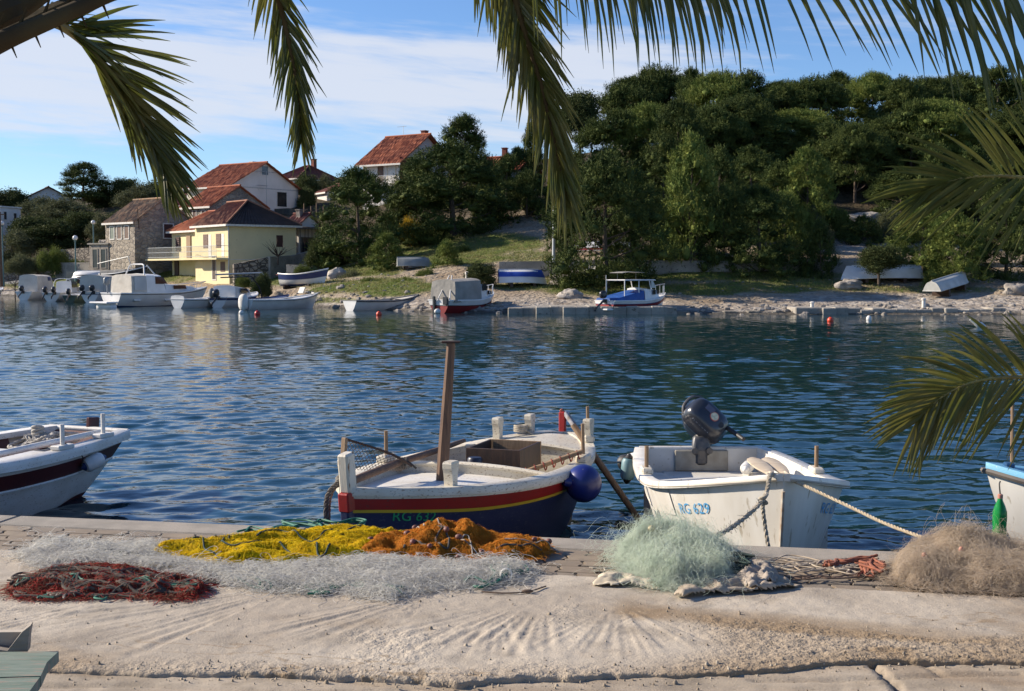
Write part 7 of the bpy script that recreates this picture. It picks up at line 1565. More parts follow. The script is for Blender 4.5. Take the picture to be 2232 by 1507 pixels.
# ================================================================ PALMS in the foreground
def palm_leaf_mat(name, c1, c2):
    m = mat(name, c1, c2, rough=.38, scale=9, detail=3, spec=.5, trans=.35); return m
M_PALM = palm_leaf_mat('palm_leaflets', (.062, .082, .014), (.13, .132, .030)); M_PALMY = palm_leaf_mat('palm_leaflets_olive', (.085, .102, .018), (.165, .150, .040))
M_RACH = mat('palm_rachis', (.24, .22, .065), (.16, .13, .045), rough=.5, scale=20, spec=.5); M_PET = mat('palm_petiole', (.075, .055, .022), (.045, .030, .013), rough=.85, scale=7, spec=.2, bump=.003, bscale=30)
M_PTRUNK = mat('palm_trunk', (.16, .115, .075), (.08, .055, .035), rough=.95, scale=5, bump=.03, bscale=9)
def frond(parent, path, r0, length, width, n=60, a0=50, a1=18, t0=0.0, droop=.25, vee=.35, N=None, seed=0, m=None, name='frond', sides=(1, -1), rm=None, lenf=None, bias=0.0, jit=.10, curl=.0, asym=(1, 1), lasym=(1, 1)):
    """rachis along path (world points) with two rows of folded leaflets"""
    rng = random.Random(seed); off = Vector(parent.location); P = [p - off for p in bez(path, 60)]; ntot = len(P) - 1
    rs = [lerp(r0, r0 * .16, (i / ntot) ** .8) for i in range(ntot + 1)]
    rach = MB().tube(P, rs, 8).build(name, rm or M_RACH, parent, True)
    N = Vector(N or (0, -1, .15)).normalized(); vs, fs = [], []
    for sd_ in sides:
        for k in range(n):
            u = t0 + (1 - t0) * (k + .5 + rng.uniform(-.3, .3)) / n; x = u * ntot; i = min(ntot - 1, int(x)); b = lerp(P[i], P[i + 1], x - i); T = (P[min(i + 2, ntot)] - P[max(i - 1, 0)]).normalized()
            S = T.cross(N).normalized() * sd_; Nn = S.cross(T).normalized() * (1 if sd_ > 0 else -1)
            if Nn.dot(N) < 0: Nn = -Nn
            al = math.radians(lerp(a0, a1, u) * asym[0 if sd_ > 0 else 1] + rng.gauss(0, 5)); L = lasym[0 if sd_ > 0 else 1] * length * (lenf(u) if lenf else (.55 + .45 * math.sin(PI * min(1, u * .9 + .12)))) * rng.uniform(.86, 1.1)
            d0 = (T * math.cos(al) + S * (math.sin(al) + bias * sd_) + Nn * (vee + rng.gauss(0, jit))).normalized(); w = width * rng.uniform(.85, 1.15); g = droop * rng.uniform(.6, 1.5); cr = curl * rng.uniform(.2, 1.6)
            o = len(vs); ns = 6
            for j in range(ns + 1):
                q = j / ns; d = (d0 + Vector((0, 0, -1)) * g * q * q + S * cr * q ** 3).normalized()
                c = b + d0 * L * q * (1 - .25 * g * q * q) + Vector((0, 0, -1)) * L * g * .42 * q ** 2.2 + S * cr * L * q ** 3 * .5
                wd = d.cross(Nn); wd = wd.normalized() if wd.length > 1e-4 else S; up = wd.cross(d).normalized(); ww = w * (.35 + .65 * min(1, q * 5)) * (1 - q ** 2.2) + .0006
                vs += [c - wd * ww + up * ww * .55, c, c + wd * ww + up * ww * .55]
            for j in range(ns):
                a = o + j * 3; fs += [(a, a + 1, a + 4, a + 3), (a + 1, a + 2, a + 5, a + 4)]
    MB().add(vs, fs).build('leaflets', m or M_PALM, rach, True); return rach
def A_(pts): return [at(*p) for p in pts]
def palm(name, label, base, crown_z):
    g = gz(*base[:2], 0) if False else Vector(base); T = thing(name, label, 'palm tree', g, 0, None); mb = MB(); h = crown_z - g.z; rr = random.Random(int(g.x * 10))
    prof = []
    for k in range(26): z = h * k / 25; prof.append((.19 + (.03 if k % 2 else 0) + .05 * (1 - k / 25), z - .05))
    mb.lathe(prof, 18); mb.build('trunk', M_PTRUNK, T, 30); mb = MB()
    for k in range(26): a = k * 2.4; z = h - .05 - .35 * rr.random(); mb.beam((.16 * math.cos(a), .16 * math.sin(a), z), (.30 * math.cos(a), .30 * math.sin(a), z + .30), .07, .03, bev=.005, taper=.6)
    mb.build('leaf_bases', M_PET, T); return T
# palm standing just left of the frame: its fronds arch over the view and hang down in front
PA = palm('palm_tree', 'palm tree at the left whose fronds arch overhead and hang down into the view', (-1.75, 3.05, QZ), 2.62)
ca = Vector((-1.72, 3.05, 2.68))
frond(PA, [ca, at(-60, 120, 2.8), at(90, 45, 2.9), at(240, -35, 3.1), at(420, -190, 3.7), at(540, -170, 4.5), at(600, -20, 4.95), at(634, 110, 5.0), at(652, 215, 5.0), at(658, 300, 5.0)], .034, .28, .0064, 74, 42, 15, .42, .35, .22, (0, -1, .1), 3, M_PALM, rm=M_PET)
frond(PA, [ca, at(-80, 75, 2.6), at(60, 0, 2.7), at(250, -150, 3.0), at(620, -420, 3.6), at(960, -330, 4.2), at(1092, -90, 4.5), at(1140, 60, 4.5), at(1180, 190, 4.5), at(1210, 320, 4.5), at(1236, 430, 4.5)], .036, .34, .0070, 100, 42, 13, .44, .35, .18, (0, -1, .1), 5, M_PALMY, rm=M_PET)
frond(PA, [ca, at(-30, 60, 3.2), at(95, 45, 3.4), at(165, 78, 3.5), at(232, 150, 3.6), at(290, 235, 3.7), at(335, 318, 3.75), at(366, 395, 3.75)], .022, .30, .0072, 74, 54, 16, .26, .22, .22, (-.25, -1, .35), 8, M_PALM, asym=(.30, 1.05), lasym=(.9, 1))
frond(PA, [ca, at(0, 20, 3.0), at(200, -160, 3.4), at(700, -420, 3.8), at(1050, -370, 4.1), at(1230, -290, 4.2), at(1370, -240, 4.2), at(1470, -215, 4.2)], .030, .54, .0098, 58, 66, 46, .60, .95, .05, (0, -1, .25), 11, M_PALM, rm=M_PET, jit=.05, lenf=lambda u: 1.0)
frond(PA, [ca, at(-20, 30, 3.1), at(250, -190, 3.5), at(720, -400, 4.0), at(980, -260, 4.5), at(1050, -150, 4.7), at(1090, -60, 4.8), at(1120, 40, 4.9)], .028, .40, .0078, 56, 46, 16, .46, .45, .2, (0, -1, .1), 13, M_PALM, rm=M_PET)
# the lower bare stems seen against the sky at the top left corner
mb = MB()
for (a, b_, c_) in (((-90, 66, 2.55), (40, 14, 2.65), (150, -50, 2.8)), ((-90, 126, 2.5), (60, 66, 2.58), (262, -22, 2.75))):
    mb.tube([p - Vector(PA.location) for p in bez(A_((a, b_, c_)), 14)], [lerp(.022, .016, i / 14) for i in range(15)], 10)
for k in range(12):
    u = k / 11; p = lerp(at(-40, 95, 2.53), at(240, -20, 2.74), u) - Vector(PA.location); mb.tube([p, p + Vector((.02, .0, .05 if k % 2 else -.05))], [.005, .001], 5)
mb.build('petiole', M_PET, PA, True)
# palm standing just right of the frame
PB = palm('palm_tree', 'palm tree at the right whose fronds reach in from the right edge', (2.85, 4.5, QZ), 2.30)
cb = Vector((2.8, 4.5, 2.4))
frond(PB, [cb, at(2480, 470, 4.5), at(2330, 405, 4.45), at(2200, 385, 4.4), at(2095, 390, 4.4), at(2015, 415, 4.4)], .014, .42, .0085, 38, 74, 12, .12, .22, .20, (.1, -1, .1), 21, M_PALM, jit=.16)
frond(PB, [cb, at(2500, 860, 4.3), at(2350, 832, 4.2), at(2225, 822, 4.15), at(2125, 832, 4.1), at(2050, 868, 4.1), at(2000, 918, 4.1)], .013, .36, .0085, 52, 70, 18, .10, .30, .15, (.05, -1, .2), 23, M_PALMY, jit=.14)
frond(PB, [cb, at(2560, 640, 4.2), at(2440, 720, 4.1), at(2330, 800, 4.0), at(2260, 880, 4.0)], .012, .36, .0085, 24, 85, 30, .15, .15, .2, (0, -1, .1), 25, M_PALM, jit=.16, sides=(-1,))
frond(PA, [ca, at(-40, -60, 3.0), at(600, -560, 3.5), at(1150, -400, 3.9), at(1560, -165, 4.1), at(1800, -120, 4.2), at(2080, -90, 4.2), at(2400, -70, 4.3)], .034, .42, .0092, 36, 54, 58, .56, .35, .04, (0, -1, .25), 27, M_PALM, rm=M_PET, jit=.05, sides=(1,), lenf=lambda u: .85 + .35 * u)
frond(PA, [ca, at(-60, -30, 3.1), at(700, -640, 3.6), at(1400, -430, 3.9), at(1900, -190, 4.0), at(2150, -120, 4.0), at(2420, -80, 4.0)], .032, .46, .0094, 34, 58, 62, .68, .35, .04, (0, -1, .25), 29, M_PALM, rm=M_PET, jit=.06, sides=(1,), lenf=lambda u: .8 + .5 * u)
for k in range(6):                                                # the rest of each crown, outside this view
    a = k * 1.05 + .3
    for T, c in ((PA, ca), (PB, cb)):
        d = Vector((math.cos(a), math.sin(a), 0)); s_ = -1 if T is PA else 1
        if T is PA and d.x > -.3: d.x = -abs(d.x) - .4
        if T is PB and d.x < .35: d.x = abs(d.x) + .4
        d.normalize(); frond(T, [c, c + d * .6 + Vector((0, 0, .55)), c + d * 1.4 + Vector((0, 0, .7)), c + d * 2.1 + Vector((0, 0, .2))], .016, .40, .010, 30, 55, 20, .15, .4, .25, (0, 0, 1), 40 + k, M_PALM)
# ================================================================ NETS, ROPES AND THE BENCH ON THE QUAY
def net_mat(name, c1, c2, trans=.3, rough=.7, scale=9, c3=None, a3=.6): return mat(name, c1, c2, rough=rough, scale=scale, detail=5, trans=trans, spec=.35, c3=c3, s3=30, a3=a3)
def poly_dist(P, poly):
    """signed distance-ish: positive inside polygon (numpy)"""
    x, y = P[..., 0], P[..., 1]; ins = np.zeros(x.shape, bool); dmin = np.full(x.shape, 1e9); n = len(poly)
    for i in range(n):
        (ax, ay), (bx, by) = poly[i], poly[(i + 1) % n]; c = ((ay > y) != (by > y)) & (x < (bx - ax) * (y - ay) / (by - ay + 1e-12) + ax); ins ^= c
        t = np.clip(((x - ax) * (bx - ax) + (y - ay) * (by - ay)) / ((bx - ax) ** 2 + (by - ay) ** 2 + 1e-12), 0, 1); dmin = np.minimum(dmin, np.hypot(x - ax - t * (bx - ax), y - ay - t * (by - ay)))
    return np.where(ins, dmin, -dmin)
GROUND = QZ + .012
class Net:
    """a heap of netting over an outline given in photo pixels on the quay"""
    def __init__(s, pix, hgt, edge=.18, folds=.35, seed=1, fscale=4.0, stretch=(1, 1), peaks=()):
        s.poly = [(gz(a, b, QZ).x, gz(a, b, QZ).y) for a, b in pix]; s.h, s.e, s.f, s.seed, s.fs, s.st = hgt, edge, folds, seed, fscale, stretch
        xs, ys = zip(*s.poly); s.bb = (min(xs), max(xs), min(ys), max(ys)); s.peaks = [((gz(a, b, QZ).x, gz(a, b, QZ).y), r, k) for a, b, r, k in peaks]
    def H(s, x, y):
        d = poly_dist(np.stack([x, y], -1), s.poly) + fbm2(x * 5, y * 5, 3, s.seed) * .06; u = np.clip(d / s.e, 0, 1); base = s.h * np.sqrt(1 - (1 - u) ** 2)
        for (c, r, k) in s.peaks: base = base + k * np.exp(-((x - c[0]) ** 2 + (y - c[1]) ** 2) / r ** 2) * np.minimum(1, u * 1.5)
        rid = 1 - np.abs(fbm2(x * s.fs * s.st[0], y * s.fs * s.st[1], 4, s.seed + 3)) * 2.4; return np.where(d > 0, base * (1 - s.f + s.f * np.clip(rid, -.3, 1)), 0.0), d
    def sheet(s, name, m, res=.012, parent=None, scale=1.0, lift=.0, rough=.0):
        nx, ny = int((s.bb[1] - s.bb[0]) / res) + 2, int((s.bb[3] - s.bb[2]) / res) + 2
        X, Y = np.meshgrid(np.linspace(s.bb[0] - .04, s.bb[1] + .04, nx), np.linspace(s.bb[2] - .04, s.bb[3] + .04, ny)); Z, d = s.H(X, Y)
        Z = Z * scale + rough * (fbm2(X * 60, Y * 60, 2, s.seed + 9) + fbm2(X * 25, Y * 25, 2, s.seed + 8)) * np.clip(d / .05, 0, 1); ok = d > .004; idx = np.arange(nx * ny).reshape(ny, nx)
        q = np.stack([idx[:-1, :-1], idx[:-1, 1:], idx[1:, 1:], idx[1:, :-1]], -1).reshape(-1, 4); o4 = ok.ravel()[q].all(1); q = q[o4]; used = np.unique(q); rm = np.full(nx * ny, -1); rm[used] = np.arange(len(used))
        V = np.stack([X, Y, GROUND + lift + Z], -1).reshape(-1, 3)[used]; return npmesh(name, V, rm[q], m, parent, True)
    def fil(s, name, m, n, steps=14, step=.02, curl=.9, w=.0016, hover=.02, parent=None, seed=2, loft=0.0, margin=-.02, scale=1.0, bias=None, bstr=0.0):
        """n thin curly filaments lying on / springing out of the heap"""
        rng = np.random.default_rng(seed); x = np.empty(0); y = np.empty(0)
        while len(x) < n:
            cx = rng.uniform(s.bb[0] - .1, s.bb[1] + .1, n * 2); cy = rng.uniform(s.bb[2] - .1, s.bb[3] + .1, n * 2); d = poly_dist(np.stack([cx, cy], -1), s.poly) + fbm2(cx * 4, cy * 4, 3, s.seed + 5) * .08
            k = d > margin; x = np.append(x, cx[k]); y = np.append(y, cy[k])
        x, y = x[:n].copy(), y[:n].copy(); th = rng.uniform(0, 2 * PI, n); dk = rng.normal(0, curl, n); hv = np.abs(rng.normal(0, hover, n)); lf = np.abs(rng.normal(0, loft, n)) if loft else np.zeros(n); ph = rng.uniform(0, 2 * PI, n); L = []
        if bias is not None: th = np.where(rng.random(n) < bstr, bias + rng.normal(0, .35, n) + PI * rng.integers(0, 2, n), th)
        ss = step * rng.uniform(.5, 1.5, n)
        for k in range(steps + 1):
            z, d = s.H(x, y); u = k / steps; L.append(np.stack([x, y, GROUND + z * scale + hv * (.6 + .5 * np.sin(ph + k * .7)) + lf * np.sin(PI * u) + .002], -1)); x = x + np.cos(th) * ss; y = y + np.sin(th) * ss; dk = dk * .85 + rng.normal(0, curl * .45, n); th = th + dk * .5
        P = np.stack(L, 1); T = np.gradient(P, axis=1); T /= np.linalg.norm(T, axis=2, keepdims=True) + 1e-9; R = rng.normal(size=(n, 1, 3)); S = np.cross(T, R); S /= np.linalg.norm(S, axis=2, keepdims=True) + 1e-9; S2 = np.cross(T, S); ww = (w * rng.uniform(.6, 1.4, n))[:, None, None]
        ring = np.stack([P + S * ww, P + (S * -.5 + S2 * .87) * ww, P + (S * -.5 - S2 * .87) * ww], 2); V = ring.reshape(-1, 3); m_ = steps + 1; b = (np.arange(n)[:, None, None] * m_ + np.arange(steps)[None, :, None]) * 3; k = np.arange(3)[None, None, :]; k2 = (k + 1) % 3
        Fq = np.stack([b + k, b + k2, b + 3 + k2, b + 3 + k], -1).reshape(-1, 4); return npmesh(name, V, Fq, m, parent, False)
    def lattice(s, name, m, cell, w, parent, layers=3, warp=.09, lift=.03, scale=1.0, margin=-.02, seed=1, keep=.8):
        """knotted diamond mesh draped in loose layers over the heap"""
        rng = np.random.default_rng(seed); V = []; Fq = []; o = 0; st = cell * .5; cx, cy = (s.bb[0] + s.bb[1]) / 2, (s.bb[2] + s.bb[3]) / 2; R_ = math.hypot(s.bb[1] - s.bb[0], s.bb[3] - s.bb[2]) / 2 + .1
        for L in range(layers):
            a0 = rng.uniform(0, PI)
            for da in (0, 1.15):
                a = a0 + da; nl = int(2 * R_ / cell); q = np.linspace(-R_, R_, int(2 * R_ / st)); off = np.linspace(-R_, R_, nl); Q, O = np.meshgrid(q, off)
                x = cx + Q * math.cos(a) - O * math.sin(a); y = cy + Q * math.sin(a) + O * math.cos(a); sd_ = s.seed + L * 7.3
                x2 = x + fbm2(x * 3.2, y * 3.2, 4, sd_) * warp * 2; y2 = y + fbm2(x * 3.2, y * 3.2, 4, sd_ + 3) * warp * 2; z, d = s.H(x2, y2)
                z = GROUND + .003 + z * scale + np.clip(d / .08 + .6, 0, 1) * (L / max(1, layers - 1) * lift + (fbm2(x * 4.5, y * 4.5, 3, sd_ + 5) + .4).clip(0) * lift * 1.2)
                P = np.stack([x2, y2, z], -1); ok = (d[:, :-1] > margin) & (d[:, 1:] > margin) & (fbm2(x2 * 2.5, y2 * 2.5, 2, sd_ + 9)[:, :-1] < keep - .5)
                T = np.diff(P, axis=1); T /= np.linalg.norm(T, axis=2, keepdims=True) + 1e-9; S = np.cross(T, rng.normal(size=T.shape)); S /= np.linalg.norm(S, axis=2, keepdims=True) + 1e-9; S2 = np.cross(T, S); A, B = P[:, :-1], P[:, 1:]
                ring = np.stack([A + S * w, A + (S * -.5 + S2 * .87) * w, A + (S * -.5 - S2 * .87) * w, B + S * w, B + (S * -.5 + S2 * .87) * w, B + (S * -.5 - S2 * .87) * w], 2)[ok]; k = len(ring); b = o + np.arange(k)[:, None] * 6
                V.append(ring.reshape(-1, 3)); Fq.append(np.concatenate([b + np.array([[0, 1, 4, 3]]), b + np.array([[1, 2, 5, 4]]), b + np.array([[2, 0, 3, 5]])])); o += k * 6
        return npmesh(name, np.concatenate(V), np.concatenate(Fq), m, parent)
    def cord(s, mb, pts, r, lift=.008, n=60, wob=.0, seed=0):
        """rope draped over the heap along photo pixels"""
        rng = random.Random(seed); P = bez([gz(a, b, QZ) for a, b in pts], n); xs = np.array([p.x + rng.gauss(0, wob) for p in P]); ys = np.array([p.y + rng.gauss(0, wob) for p in P]); z, d = s.H(xs, ys); mb.tube([Vector((x, y, GROUND + zz + lift)) for x, y, zz in zip(xs, ys, z)], r, 6); return mb
def thing_at(name, label, cat, group=None): return thing(name, label, cat, (0, 0, 0), 0, group)
M_YN = net_mat('yellow_twine', (.95, .78, .014), (.86, .66, .014), .5, c3=(.30, .22, .02)); M_YN2 = net_mat('yellow_net_body', (.95, .78, .012), (.80, .62, .012), .4, c3=(.16, .16, .03), a3=.64)
M_ON = net_mat('orange_twine', (.84, .42, .05), (.66, .29, .032), .5); M_ON2 = net_mat('orange_net_body', (.72, .33, .034), (.48, .19, .022), .3, c3=(.08, .03, .012), a3=.62)
M_WN = net_mat('clear_monofilament', (.86, .85, .81), (.74, .73, .71), .6, rough=.35); M_WN2 = net_mat('clear_net_body', (.42, .40, .37), (.30, .29, .27), .0)
M_GRC = mat('green_cord', (.012, .16, .10), (.02, .10, .07), rough=.7, scale=30); M_DGC = mat('dark_green_cord', (.02, .055, .045), (.03, .04, .035), rough=.8, scale=30); M_BRC = mat('brown_cord', (.16, .10, .065), (.09, .06, .045), rough=.9, scale=30); M_FLT = mat('brown_cork_float', (.20, .075, .055), (.12, .05, .04), rough=.6, scale=20)
rq = random.Random(15)
# yellow net
YN = Net([(300, 1238), (345, 1212), (430, 1200), (480, 1196), (560, 1182), (640, 1174), (720, 1170), (800, 1166), (856, 1164), (870, 1176), (850, 1200), (800, 1224), (700, 1234), (560, 1244), (470, 1242), (400, 1236)], .085, .14, .92, 3, 2.1, (.7, 2.0))
T = thing_at('yellow_net', 'bright yellow fishing net spread in a long heap over the pavers', 'fishing net'); YN.sheet('net_body', M_YN2, .011, T, 1, 0, .006); YN.fil('strands', M_YN, 13000, 8, .009, .9, .0008, .003, T, 31, .004)
mb = MB()
for pts in ([(470, 1200), (490, 1190), (500, 1206), (480, 1216), (520, 1222), (590, 1216), (640, 1228)], [(560, 1200), (610, 1190), (680, 1200), (720, 1192), (800, 1180)], [(400, 1212), (440, 1206), (450, 1222), (520, 1232)], [(690, 1212), (695, 1232), (720, 1224)], [(600, 1176), (680, 1170), (760, 1172), (840, 1158)]): YN.cord(mb, pts, .0055, .010)
mb.build('edge_cord', M_DGC, T, True)
# orange net
ONp = [(782, 1222), (800, 1196), (850, 1184), (900, 1174), (960, 1170), (1020, 1172), (1060, 1178), (1100, 1190), (1150, 1192), (1192, 1200), (1196, 1212), (1160, 1222), (1080, 1228), (1000, 1234), (920, 1232), (850, 1230)]
ON = Net(ONp, .085, .22, .80, 6, 2.8, (1, 1.2), [(955, 1196, .22, .07), (1010, 1192, .20, .025)])
T = thing_at('orange_net', 'rusty orange fishing net heaped in a mound with brown floats', 'fishing net'); ON.sheet('net_body', M_ON2, .010, T, 1, 0, .010); ON.fil('strands', M_ON, 18000, 9, .009, 1.3, .0008, .004, T, 33, .006)
for (a, b) in ((953, 1166), (905, 1178), (888, 1196), (973, 1206), (1000, 1216), (937, 1226), (1000, 1228), (1165, 1206), (1196, 1200), (808, 1206), (900, 1216), (1050, 1224)):
    p = gz(a, b, QZ); z, d = ON.H(np.array([p.x]), np.array([p.y])); mb = MB(); r = rq.uniform(.013, .018); mb.ball((p.x, p.y, GROUND + float(z[0]) + r * .9 + .012), (r * 1.25, r, r), 12, 8, Matrix.Rotation(rq.uniform(0, 3), 3, 'Z')); mb.build('float', M_FLT, T, True)
mb = MB()
for pts in ([(905, 1178), (915, 1184), (925, 1200)], [(945, 1184), (973, 1206), (1010, 1214), (1055, 1230)], [(1000, 1212), (1020, 1206), (1030, 1226)], [(1100, 1212), (1150, 1212), (1196, 1204), (1215, 1210)]): ON.cord(mb, pts, .0045, .014)
mb.build('float_line', mat('pale_line', (.40, .36, .30), (.28, .24, .2), rough=.9), T, True); mb = MB()
for pts in ([(955, 1202), (975, 1208), (978, 1222), (960, 1222), (950, 1212), (965, 1204)], [(880, 1224), (900, 1214), (930, 1222)], [(1080, 1222), (1130, 1218), (1180, 1216)]): mb = MB(); ON.cord(mb, pts, .0065, .012); mb.build('dark_cord', M_ROPED, T, True)
# long pale net
WNp = [(48, 1222), (70, 1196), (110, 1186), (150, 1192), (230, 1200), (310, 1190), (345, 1196), (380, 1226), (470, 1240), (560, 1246), (700, 1238), (800, 1228), (900, 1236), (1000, 1240), (1090, 1234), (1140, 1240), (1160, 1256), (1130, 1272), (1040, 1284), (960, 1290), (880, 1300), (850, 1316), (790, 1310), (740, 1296), (640, 1298), (560, 1290), (500, 1284), (440, 1270), (380, 1256), (260, 1246), (160, 1242), (80, 1240)]
WN = Net(WNp, .030, .14, .5, 9, 3.0); T = thing_at('white_net', 'long pale clear fishing net lying in front of the yellow and orange nets', 'fishing net')
WN.lattice('mesh', M_WN, .026, .0005, T, 3, .07, .022, seed=61); WN.fil('strands', M_WN, 7500, 16, .010, 1.9, .00055, .010, T, 35, .016); WN.fil('tangle', M_WN, 1500, 18, .016, 1.4, .0009, .012, T, 36, .028); WN.sheet('net_body', M_WN2, .014, T, .25, -.004, .006)
for pts in ([(1012, 1284), (1030, 1278), (1060, 1284), (1080, 1270), (1070, 1256), (1100, 1252), (1110, 1262), (1090, 1274), (1120, 1262), (1150, 1258), (1145, 1250)], [(1030, 1288), (1050, 1290), (1085, 1280), (1115, 1266), (1140, 1262)]): mb = MB(); WN.cord(mb, pts, .0085, .014); mb.build('green_cord', M_GRC, T, True)
for c in ((560, 1284), (700, 1298), (840, 1300), (760, 1290)):
    mb = MB(); WN.cord(mb, [(c[0] + rq.uniform(-45, 45), c[1] + rq.uniform(-8, 8)) for _ in range(7)], .0055, .012); mb.build('green_cord', M_GRC, T, True)
mb = MB()
for k in range(9): c = rq.choice(((200, 1222), (250, 1216), (310, 1220), (620, 1290), (860, 1306), (340, 1236))); WN.cord(mb, [(c[0] + rq.uniform(-60, 60), c[1] + rq.uniform(-8, 8)) for _ in range(6)], .0045, .010)
WN.cord(mb, [(130, 1236), (160, 1240), (240, 1240), (300, 1236), (330, 1244)], .006, .008); mb.build('lead_line', M_DGC, T, True)
mb = MB(); p = gz(1103, 1276, QZ); mb.tube([(p.x + .03 * math.cos(t), p.y + .008 * math.sin(t), GROUND + .045 + .03 * math.sin(t)) for t in [q * PI / 10 for q in range(20)]], .005, 6, closed=True); mb.build('ring', M_WN, T, True)
mb = MB(); P = [gz(a, b, QZ + .018) for a, b in ((1050, 1290), (1100, 1293), (1150, 1290), (1190, 1278))]; mb.tube(bez(P, 20), .004, 5); mb.ball(gz(1150, 1289, QZ + .022), (.03, .012, .010), 10, 6); tag(mb.build('weighted_cord', M_BRC, None, True), 'short brown cord with a lead weight in front of the pale net', 'cord')
# green rope behind the yellow net
mb = MB(); pts = [(525, 1176), (550, 1168), (580, 1180), (560, 1186), (600, 1166), (640, 1162), (620, 1156), (660, 1154), (700, 1160), (690, 1152), (740, 1156), (760, 1150), (800, 1152), (780, 1158)]
NUL = Net([(0, 1500), (1, 1500), (1, 1501)], .001); [NUL.cord(mb, [(a + rq.uniform(-14, 14), b + rq.uniform(-4, 4)) for a, b in pts], .0065, .012 + .01 * k, 110, 0, k) for k in range(4)]; tag(mb.build('green_rope', M_GRC, None, True), 'tangled teal green rope lying behind the yellow net', 'rope')
# red and brown net
RNp = [(28, 1288), (60, 1270), (110, 1256), (160, 1246), (230, 1246), (300, 1254), (360, 1262), (420, 1262), (445, 1276), (450, 1296), (430, 1310), (380, 1312), (320, 1306), (250, 1304), (160, 1308), (100, 1308), (50, 1300)]
RN = Net(RNp, .050, .12, .85, 14, 3.6); T = thing_at('red_net', 'red and brown fishing net with dark ropes in a flat heap at left', 'fishing net')
M_RN = net_mat('red_twine', (.46, .022, .014), (.30, .02, .012), .3); M_BN = net_mat('brown_twine', (.28, .13, .075), (.17, .085, .05), .3)
RN.sheet('net_body', net_mat('red_brown_net_body', (.26, .020, .012), (.11, .055, .033), .05, scale=3.2, c3=(.035, .03, .024), a3=.56), .010, T, 1, 0, .010); RN.fil('red_strands', M_RN, 3600, 9, .011, 1.0, .0010, .005, T, 37, .008); RN.fil('brown_strands', M_BN, 3600, 9, .011, 1.0, .0009, .005, T, 38, .008)
mb = MB()
for k in range(38): c = (rq.uniform(60, 430), rq.uniform(1256, 1306)); RN.cord(mb, [(c[0] + rq.uniform(-60, 60), c[1] + rq.uniform(-9, 9)) for _ in range(6)], rq.uniform(.005, .0095), .012, 46)
RN.cord(mb, [(24, 1290), (34, 1282), (60, 1278), (90, 1284), (60, 1290), (30, 1292)], .009, .012); RN.cord(mb, [(300, 1292), (360, 1296), (440, 1284), (490, 1280)], .010, .01); mb.build('dark_rope', mat('dirty_rope', (.05, .04, .032), (.11, .085, .065), rough=.95, scale=12), T, True)
for k in range(7): c = (rq.uniform(60, 430), rq.uniform(1270, 1312)); mb = MB(); RN.cord(mb, [(c[0] + rq.uniform(-30, 30), c[1] + rq.uniform(-7, 7)) for _ in range(5)], .0055, .014, 36); mb.build('green_cord', M_GRC, T, True)
mb = MB(); [RN.cord(mb, [(c + rq.uniform(-22, 22), 1308 + rq.uniform(-8, 6)) for _ in range(6)], .006, .010, 40) for c in (110, 140, 150)]; mb.build('grey_cord', mat('grey_cord', (.34, .31, .26), (.22, .2, .17), rough=.9), T, True)
# mint green net mound
MNp = [(1350, 1228), (1365, 1206), (1390, 1192), (1430, 1184), (1490, 1190), (1540, 1204), (1585, 1226), (1606, 1250), (1590, 1276), (1530, 1292), (1450, 1292), (1400, 1276), (1362, 1254)]
MN = Net(MNp, .085, .26, .80, 18, 2.3, (1, 1), [(1415, 1222, .17, .085), (1480, 1240, .2, .02)])
T = thing_at('mint_net', 'pale mint green fine gill net piled in a fluffy mound', 'fishing net'); M_MN = net_mat('mint_monofilament', (.80, .85, .76), (.70, .78, .68), .55, rough=.4); MN.sheet('net_body', net_mat('mint_net_body', (.66, .72, .62), (.56, .63, .54), .2, c3=(.58, .66, .56)), .014, T, .72, 0, .012)
MN.lattice('mesh', M_MN, .018, .00042, T, 6, .10, .050, seed=62); MN.fil('strands', M_MN, 14000, 14, .012, 1.7, .00042, .016, T, 41, .022, .0); MN.fil('loose_loops', M_MN, 3000, 20, .017, 1.5, .00045, .04, T, 42, .055, .03)
mb = MB()
for (a, b) in ((1418, 1222), (1548, 1240)): p = gz(a, b, QZ); z, d = MN.H(np.array([p.x]), np.array([p.y])); mb = MB(); mb.ball((p.x, p.y - .03, GROUND + float(z[0]) + .03), (.022, .018, .02), 12, 8); mb.build('float', mat('cream_float', (.55, .48, .28), (.45, .38, .22), rough=.5), T, True)
mb = MB(); MN.cord(mb, [(1545, 1190), (1530, 1200), (1560, 1196), (1572, 1220), (1556, 1232), (1552, 1212)], .005, .05); MN.cord(mb, [(1450, 1216), (1440, 1226), (1460, 1236), (1480, 1214), (1465, 1208)], .0045, .045); mb.build('beige_cord', M_ROPE, T, True)
